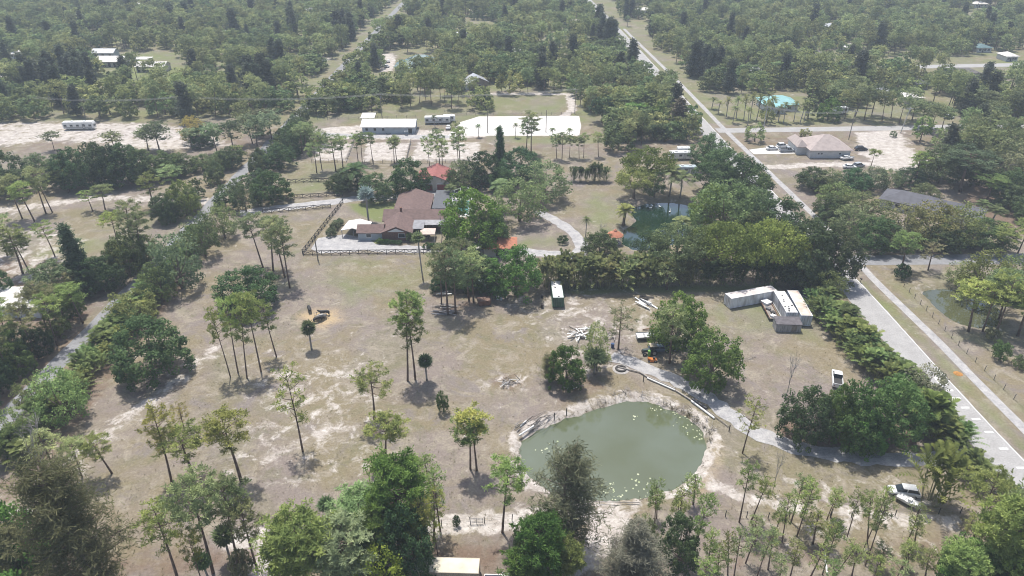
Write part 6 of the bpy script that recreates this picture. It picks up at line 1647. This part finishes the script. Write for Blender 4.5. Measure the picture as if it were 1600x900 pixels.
MB().add([(-1.5, -1.1, 1.1), (1.5, -1.1, 1.1), (1.5, 1.1, 1.25), (-1.5, 1.1, 1.25)], [(0, 1, 2, 3)]).build('contents', paint('dead_leaves', (.19, .12, .09), .95, .3, 3), sk)
# hay feeder and cattle
hf = empty('hay_feeder', g(501, 496), 0, 'pale wooden hay feeder among the feeding cattle', 'feeder')
for i in range(8):
    a = i * PI / 4
    MB().tube([(1.4 * math.cos(a), .8 * math.sin(a), 0), (1.4 * math.cos(a), .8 * math.sin(a), 1.1)], .05, 5).build('upright', DW, hf)
for z_ in (.35, .95):
    MB().tube([(1.4 * math.cos(i * PI / 8), .8 * math.sin(i * PI / 8), z_) for i in range(17)], .05, 5, cap=False).build('ring_rail', DW, hf)
tag(MB().lathe([(1.7, 0), (1.4, .35), (.8, .6), (0, .68)], 18).build('hay_pile', paint('hay', (.42, .31, .17), .95, .2, 4), loc=(*g(501, 496), .005)), 'heap of golden hay inside the wooden feeder', 'hay')
def cow(px, py, rz, label, col, grazing=True):
    v = [(0, 0, 1.12), (.45, 0, 1.10), (.85, 0, 1.14), (1.15, 0, 1.05 if grazing else 1.35), (1.45, 0, .55 if grazing else 1.5), (1.62, 0, .25 if grazing else 1.38), (-.45, 0, 1.10), (-.85, 0, 1.16), (-1.02, 0, 1.1), (-1.1, 0, .7), (-1.1, 0, .5)]
    e = [(0, 1), (1, 2), (2, 3), (3, 4), (4, 5), (0, 6), (6, 7), (7, 8), (8, 9), (9, 10)]
    rad = [.40, .38, .34, .2, .15, .09, .40, .34, .10, .03, .05]
    for base, dx in ((2, 0.0), (7, 0.0)):
        for s_ in (-1, 1):
            x = v[base][0] - .05
            i0 = len(v)
            bk = -.08 if base == 7 else .02
            v += [(x, s_ * .22, .85), (x + (.08 if base == 7 else 0), s_ * .24, .58), (x + bk, s_ * .24, .34), (x + .01, s_ * .24, .08), (x + .06, s_ * .24, .03)]
            rad += [.17, .11, .07, .06, .06]
            e += [(base, i0), (i0, i0 + 1), (i0 + 1, i0 + 2), (i0 + 2, i0 + 3), (i0 + 3, i0 + 4)]
    for s_ in (-1, 1):
        i0 = len(v); hx, hz = v[4][0], v[4][2]
        v += [(hx - .04, s_ * .2, hz + .12)]; rad += [.04]; e += [(4, i0)]
    me = bpy.data.meshes.new('cow'); me.from_pydata(v, e, [])
    me.materials.append(col)
    o = link(bpy.data.objects.new('cow', me))
    o.modifiers.new('skin', 'SKIN')
    for i, r_ in enumerate(rad): me.skin_vertices[0].data[i].radius = (r_, r_)
    me.skin_vertices[0].data[0].use_root = True
    sb = o.modifiers.new('sub', 'SUBSURF'); sb.levels = 1; sb.render_levels = 1
    o.location = (*g(px, py), 0); o.rotation_euler = (0, 0, rz)
    return tag(o, label, 'cow', 'cattle at the hay')
HB_ = paint('cow_black', (.018, .016, .015), .7, .3, 2); HBr = paint('cow_patched', (.05, .04, .035), .7, .4, 1.1, dirt=(.35, .33, .30))
cow(484, 487, R(115), 'black cow standing apart above the hay', HB_)
cow(497, 503, R(35), 'black cow feeding nearest the short fan palm', HB_)
cow(508, 493, R(190), 'dark cow feeding at the right end of the hay', HB_, False)
cow(503, 499, R(205), 'patched brown and white cow behind the nearest black cow', HBr)
def duck(px, py, rz, label):
    b = MB(); loft(b, [(-.42, [(.03 * math.cos(a), .22 + .03 * math.sin(a)) for a in np.linspace(0, 2 * PI, 9)[:-1]]), (-.2, [(.15 * math.cos(a), .12 + .13 * math.sin(a)) for a in np.linspace(0, 2 * PI, 9)[:-1]]), (.1, [(.18 * math.cos(a), .12 + .15 * math.sin(a)) for a in np.linspace(0, 2 * PI, 9)[:-1]]), (.3, [(.08 * math.cos(a), .18 + .09 * math.sin(a)) for a in np.linspace(0, 2 * PI, 9)[:-1]])])
    b.tube([(.24, 0, .2), (.32, 0, .42), (.36, 0, .55)], [.07, .05, .07], 6); b.tube([(.33, 0, .56), (.42, 0, .55), (.52, 0, .52)], [.07, .07, .03], 6)
    o = b.build('duck', WHITE, None, True, (*g(px, py), -.75), rz); o.scale = (1.5, 1.5, 1.5)
    return tag(o, label, 'duck', 'white ducks on the dark pond')
duck(1017, 322, .3, 'white duck in the middle of the dark pond'); duck(1031, 320, 2.0, 'white duck right of the middle on the dark pond'); duck(1047, 328, 1.0, 'white duck nearest the trees on the dark pond')

# ------------------------------------------------------------------ fences
BLKW = paint('fence_black', (.035, .032, .03), .8, .2, 3)
_post = MB().box(-.08, .08, -.08, .08, 0, 1.45).mesh('post', BLKW)
def board_fence(px, label, bay=2.5):
    pts = [Vector(g(*p)) for p in px]
    o = empty('board_fence', (pts[0].x, pts[0].y, 0), 0, label, 'fence', 'black board fences of the house')
    org = pts[0]
    for a, b_ in zip(pts, pts[1:]):
        n = max(1, round((b_ - a).length / bay)); st = (b_ - a) / n; L_ = st.length; ang = math.atan2(st.y, st.x)
        dg_ = math.atan2(1.0, L_ - .2)
        rail = MB().box(.085, L_ - .085, -.03, .03, -.075, .075).mesh('rail', BLKW)
        dl = math.hypot(L_ - .2, .95)
        br = [MB().box(-dl / 2 + .06, dl / 2 - .06, s_ * .032 - .015, s_ * .032 + .015, -.06, .06).mesh('brace', BLKW) for s_ in (-1, 1)]
        for i in range(n + 1):
            q = a + st * i - org
            p = link(bpy.data.objects.new('post', _post), o); p.location = (q.x, q.y, 0); p.rotation_euler = (0, 0, ang)
            if i == n: break
            for z_ in (.25, 1.3):
                p = link(bpy.data.objects.new('rail', rail), o); p.location = (q.x, q.y, z_); p.rotation_euler = (0, 0, ang)
            for s_, m_ in zip((-1, 1), br):
                p = link(bpy.data.objects.new('brace', m_), o); c_ = q + st * .5; p.location = (c_.x, c_.y, .775)
                p.rotation_euler = Matrix.Rotation(ang, 3, 'Z').to_euler(); p.rotation_euler = (Matrix.Rotation(ang, 3, 'Z') @ Matrix.Rotation(s_ * dg_, 3, 'Y')).to_euler()
    return o
board_fence([(474, 399), (676, 396)], 'long black board fence along the front drive')
board_fence([(473, 397), (536, 317)], 'black board fence running back from the front corner')
board_fence([(411, 334), (517, 325)], 'black board fence on the near side of the entrance drive')
board_fence([(398, 314), (535, 306)], 'black board fence on the far side of the entrance drive')
board_fence([(450, 286), (522, 284)], 'black board fence across the small north paddock')
def wire_fence(px, label, sp=3.0, h=1.35, mat=WOODG, r=.07, wires=3, group=None, rails=0):
    pts = [Vector(g(*p)) for p in px]
    o = empty('wire_fence', (pts[0].x, pts[0].y, 0), 0, label, 'fence', group)
    pm = MB().tube([(0, 0, 0), (0, 0, h)], r, 5).mesh('post', mat)
    for k_, (a, b_) in enumerate(zip(pts, pts[1:])):
        n = max(1, round((b_ - a).length / sp)); st = (b_ - a) / n
        for i in range(n + (k_ == len(pts) - 2)):
            q = a + st * i - pts[0]
            p = link(bpy.data.objects.new('post', pm), o); p.location = (q.x, q.y, 0); p.rotation_euler = (PR.gauss(0, .03), PR.gauss(0, .03), 0)
        for w_ in range(wires):
            z_ = h * (.35 + .3 * w_)
            q0_, q1_ = a - pts[0], b_ - pts[0]
            MB().tube([(q0_.x, q0_.y, z_), (q1_.x, q1_.y, z_)], .012 if not rails else .05, 4).build('wire' if not rails else 'rail', STEEL if not rails else mat, o)
    return o
wire_fence([(1412, 448), (1497, 540), (1600, 640)], 'wire fence with thin posts beside the footpath', 3.0)
wire_fence([(380, 822), (470, 815), (560, 812)], 'old wire fence on the bottom track, left part', 3.2, mat=CH)
wire_fence([(690, 822), (735, 818)], 'old wire fence on the bottom track, short part before the gate', 2.6, mat=CH)
wire_fence([(757, 817), (800, 813), (905, 806)], 'old wire fence on the bottom track, right of the gate', 3.2, mat=CH)
wire_fence([(1100, 806), (1200, 810), (1330, 809), (1500, 802)], 'old wire fence crossing the young pine stand', 3.4, mat=CH)
wire_fence([(570, 255), (640, 255), (752, 254)], 'pale rail fence on the near side of the sand paddocks', 3.0, 1.3, WOODG, .07, 3, None, 1)
wire_fence([(642, 222), (634, 255)], 'rail fence between the two wide sand paddocks', 3.0, 1.3, WOODG, .07, 3, None, 1)
wire_fence([(553, 222), (541, 253), (487, 254)], 'rail fence round the small left sand paddock', 3.0, 1.3, WOODG, .07, 3, None, 1)
wire_fence([(700, 180), (800, 180), (908, 179)], 'dark rail fence behind the white riding arena', 4.0, 1.3, WOODG, .07, 2, None, 1)
wire_fence([(480, 188), (560, 186), (650, 184)], 'rail fence behind the long stable', 4.0, 1.3, WOODG, .07, 2, None, 1)
for i, x_ in enumerate((185, 215, 245, 275)):
    wire_fence([(x_ - 12 + 6, 128), (x_ + 12 + 4, 115)], f'{ORD[i]} slanting rail fence from left in the green stable paddocks', 3.0, 1.3, WOODG, .08, 2, 'rail fences of the stable paddocks', 1)
wire_fence([(165, 130), (290, 129)], 'rail fence along the near edge of the stable paddocks', 4, 1.3, WOODG, .08, 2, None, 1)
gt = empty('field_gate', (*g(735, 819), 0), 0, 'metal field gate in the old bottom fence', 'gate')
for z_ in (.3, .6, .9, 1.2): MB().tube([(0, 0, z_), (1.9, .1, z_)], .03, 5).build('bar', STEEL, gt)
for x_ in (0, .95, 1.9): MB().tube([(x_, x_ * .05, .05), (x_, x_ * .05, 1.25)], .035, 5).build('upright', STEEL, gt)

# ------------------------------------------------------------------ poles, wires, signs, markings
POLEW = paint('pole_wood', (.24, .21, .18), .9, .2, 1); POLEC = paint('pole_concrete', (.45, .44, .42), .8, .08, 1)
TOPS = {}
def pole(key, px, py, ty, label, mat=POLEW, arm=True, lean=0.0):
    x, y = g(px, py); h = max(5, top_h(y, ty))
    o = empty('utility_pole', (x, y, 0), 0, label, 'utility pole')
    MB().tube([(0, 0, 0), (lean * .5, 0, h * .5), (lean, 0, h)], [.17, .15, .12], 8).build('pole', mat, o)
    if arm:
        a = MB().box(lean - 1.2, lean + 1.2, -.06, .06, h - .7, h - .55).build('cross_arm', mat, o)
        for s_ in (-1.1, -.4, .4, 1.1): MB().lathe([(.05, 0), (.06, .1), (.03, .2), (0, .2)], 6, 0, (lean + s_, 0, h - .55)).build('insulator', POLEC, a)
        MB().lathe([(.2, 0), (.22, .05), (.22, .7), (.15, .78), (0, .78)], 8, 0, (lean + .32, 0, h - 1.9)).build('transformer', STEEL, o)
    TOPS[key] = Vector((x + lean, y, h - .3))
    return o
pole('a', 187, 287, 250, 'wooden utility pole before the dark tree row on the left'); pole('b', 289, 190, 150, 'utility pole against the woods behind the sand lot')
pole('c', 597, 184, 146, 'utility pole behind the long stable'); pole('d', 898, 178, 138, 'utility pole at the right end of the riding arena')
pole('f', 1191, 212, 165, 'concrete utility pole left of the tan roofed house', POLEC); pole('h', 1407, 208, 167, 'leaning concrete pole by the cross street', POLEC, True, 1.2)
pole('i', 1326, 218, 172, 'dark wooden pole right behind the tan roofed house')
pole('j', 762, 208, 172, 'thin lamp pole on the left of the riding arena', arm=False); pole('k', 853, 207, 172, 'thin lamp pole on the right of the riding arena', arm=False)
pole('l', 497, 407, 367, 'short dark pole inside the front fence corner', arm=False); pole('n', 241, 418, 398, 'short pole beside the narrow lane', arm=False)
pole('m', 55, 182, 150, 'utility pole in the woods at the far left')
def wires(a, b_, label):
    A, B = TOPS[a], TOPS[b_]
    o = empty('overhead_wires', (A.x, A.y, 0), 0, label, 'power line')
    for s_ in (-1.1, 0, 1.1):
        MB().tube([(A.lerp(B, t) - Vector((A.x, A.y, 0)) + Vector((0, s_, -1.6 * 4 * t * (1 - t)))) for t in np.linspace(0, 1, 10)], .03, 4).build('wire', POLEC, o)
wires('m', 'b', 'power lines across the woods behind the sand lot'); wires('b', 'c', 'power lines from the sand lot to the stable pole'); wires('c', 'd', 'power lines behind the riding arena'); wires('f', 'i', 'power lines behind the tan roofed house'); wires('i', 'h', 'power lines along the cross street')
sg = empty('street_sign', (*g(1342, 396), 0), 0, 'white street sign on a post at the side street corner', 'sign')
MB().tube([(0, 0, 0), (0, 0, 2.6)], .05, 6).build('post', STEEL, sg); MB().box(-.5, .5, -.07, -.052, 2.2, 2.55).build('sign_plate', WHITE, sg)
mbx = empty('mailbox', (*g(1344, 442), 0), 0, 'black mailbox on the verge corner', 'mailbox')
MB().tube([(0, 0, 0), (0, 0, 1.0)], .06, 5).build('post', DARK, mbx); MB().tube([(0, -.3, 1.15), (0, .3, 1.15)], .17, 10).build('box_body', DARK, mbx); MB().box(.171, .19, -.1, .1, 1.15, 1.35).build('flag', REDD, mbx)
ct = empty('utility_box', (*g(1506, 680), 0), 0, 'dark utility box on a post by the roadside palms', 'utility box')
MB().tube([(0, 0, 0), (0, 0, 1.3)], .06, 5).build('post', DARK, ct); MB().box(-.3, .3, -.15, .15, 1.3, 1.6).build('cabinet', DARK, ct)
tag(MB().lathe([(.9, .0), (.8, .05), (.5, .12), (.3, .16), (0, .17)], 11).build('orange_patch', paint('patch_orange', (.36, .17, .04), .9, .2, 2), loc=(*g(1497, 584), .01)), 'small low orange patch on the road verge', 'mulch mound')  # orange patch on the verge, shaped as a low mound
MARK = paint('road_paint', (.70, .70, .68), .7, .12, 2, dirt=(.55, .54, .52))
RD = [o for o in COL.objects if o.name == 'road'][0]
def marking(pts, z=.025):
    MB().add([(x, y, z) for x, y in ccw(pts)], [tuple(range(len(pts)))]).build('road_marking', MARK, RD)
for i, (px, py) in enumerate([(1483, 610), (1494, 622), (1508, 637), (1525, 655), (1545, 675), (1568, 701), (1595, 731)]):
    x, y = g(px, py); marking([(x - .75, y - .22), (x + .75, y - .22), (x + .75, y + .22), (x - .75, y + .22)])
x, y = g(1473, 595); x -= .4
for P_ in ([(x - .9, y - 1.3), (x + 1.0, y - 1.3), (x + 1.0, y - .95), (x - .9, y - .95)], [(x - .9, y - .94), (x - .55, y - .94), (x - .5, y + 1.4), (x - .75, y + 1.4)], [(x + .65, y - .94), (x + 1.0, y - .94), (x - .35, y + 1.4), (x - .49, y + 1.4)]): marking(P_)
def edge_line(off, w=.12):
    P_ = resample([p for p in RIGHT_ROAD if p[1] < 600], 6)
    vv = []
    for i, p in enumerate(P_):
        d = (P_[min(i + 1, len(P_) - 1)] - P_[max(i - 1, 0)]).normalized(); n_ = Vector((d.y, -d.x, 0))
        vv += [p + n_ * (off - w) + Vector((0, 0, .025)), p + n_ * (off + w) + Vector((0, 0, .025))]
    MB().add(vv, [(2 * i, 2 * i + 1, 2 * i + 3, 2 * i + 2) for i in range(len(P_) - 1)]).build('road_marking', MARK, RD)
edge_line(3.1, .06)
hedge(g(602, 305), g(636, 300), 7, 1.3, .9, 1, 'yellow shrubs behind the lawn', 'yellow clipped shrub', 'in row behind the lawn', [(.16, .16, .03)], .3, 'shrub')
hedge(g(590, 380), g(625, 382), 7, 1.4, .9, 1, 'clipped hedge before the brick house', 'clipped green shrub', 'in hedge left of front walk', [(.04, .075, .025)], .2, 'shrub')
hedge(g(664, 388), g(718, 388), 9, 1.7, 1.1, 1, 'clipped hedge before the garden canopy', 'clipped green shrub', 'in hedge before the canopy', [(.05, .09, .03)], .2, 'shrub')
hedge(g(515, 372), g(530, 350), 5, 2.2, 1.4, 1, 'shrubs beside the carport', 'grey green shrub', 'beside the white carport', [(.085, .10, .055)], .6, 'shrub')
at('shrub', 642, 378, 362, 16, label='round shrub at the brick house corner')
# water lilies, reeds and dry tufts
LR = random.Random(12)
lp = MB()
for cx, cy, n_, sp_ in [(860, 705, 16, 1.6), (873, 697, 9, 1.0), (955, 772, 26, 2.2), (1000, 755, 18, 2.2), (1020, 778, 20, 1.8), (960, 765, 10, 1.5), (992, 652, 9, .9), (1030, 640, 16, 1.4), (1052, 642, 12, 1.4), (1070, 660, 14, 1.6), (1085, 672, 18, 1.8), (1100, 685, 10, 1.2), (880, 640, 9, 1.2)]:
    x0, y0 = gz(cx, cy, -.75)
    for _ in range(int(n_ * .7)):
        x, y, r_ = x0 + LR.gauss(0, sp_ * .65), y0 + LR.gauss(0, sp_ * .5), LR.uniform(.08, .22)
        lp.add([(x + r_ * math.cos(a) * .95, y + r_ * math.sin(a), -.735 + LR.uniform(0, .015)) for a in [i * PI / 3.2 for i in range(6)]], [tuple(range(6))], 0, LR.random())
o = lp.build('water_lilies', paint('lily_pad', (.40, .41, .28), .6, .25, 1.2, dirt=(.22, .27, .12))); tag(o, 'pale lily pads floating in patches on the green pond', None, None, 'stuff')
rd = MB()
nr = np.random.default_rng(8)
def tufts(mb, P_, h, n_, w):
    P_ = np.repeat(np.array(P_), n_, 0)
    D = nr.normal(0, .45, P_.shape); D[:, 2] = 1
    mb.quads(needles(P_ + nr.normal(0, .12, P_.shape) * np.array([1, 1, 0]), D, h, w, nr), 0, nr.uniform(0, 1, len(P_)))
shore = [p for p in resample(POND_BIG + [POND_BIG[0]], .5)]
tufts(rd, [(p.x * 1.0 + nr.normal(0, .35), p.y + nr.normal(0, .35), -.7) for p in shore if nr.random() < .55], .55, 7, .06)
tufts(rd, [(p.x + nr.normal(0, .3), p.y + nr.normal(0, .3), -.7) for p in resample([g(*q) for q in [(1040, 630), (1075, 645), (1104, 668), (1111, 690)]], .3)], .8, 8, .07)
o = rd.build('reeds', FOL); o.color = (.17, .16, .08, 1); tag(o, 'short dry reeds along the pond shores', None, None, 'stuff')
dg2 = MB()
cand_ = []
while len(cand_) < 7000:
    px, py = nr.uniform(0, 1600), nr.uniform(400, 900)
    x, y = g(px, py)
    if abs(x) < 78 and y < 172: cand_.append((x, y, 0))
A_ = np.array(cand_)
keep = np.ones(len(A_), bool)
for pl_ in (POND_BIG, POND_DARK): keep &= sdf(A_[:, 0], A_[:, 1], pl_) > 1.8
for pts, w in ROADS: keep &= dist_line(A_[:, 0], A_[:, 1], pts) > w / 2 + .2
keep &= smooth_noise(A_[:, 0], A_[:, 1], 14, 5) + .6 * nr.normal(size=len(A_)) > 0
tufts(dg2, A_[keep], .22, 6, .05)
o = dg2.build('dry_grass', FOL); o.color = (.30, .265, .16, 1); tag(o, 'dry tufted grass across the pasture', None, None, 'stuff')
finish_labels()
# ------------------------------------------------------------------ the hazy air
mb = MB(); mb.box(-3900, 3900, -1300, 5600, -3.0, 92.0)
m = bpy.data.materials.new('haze'); m.use_nodes = True
nt = m.node_tree; nt.nodes.clear()
out = nt.nodes.new('ShaderNodeOutputMaterial'); pv = nt.nodes.new('ShaderNodeVolumePrincipled')
pv.inputs['Color'].default_value = (0.80, 0.90, 1.0, 1)
pv.inputs['Density'].default_value = 0.00032
pv.inputs['Anisotropy'].default_value = 0.0
nt.links.new(pv.outputs[0], out.inputs['Volume'])
hz = mb.build('haze', m)
tag(hz, kind='stuff')
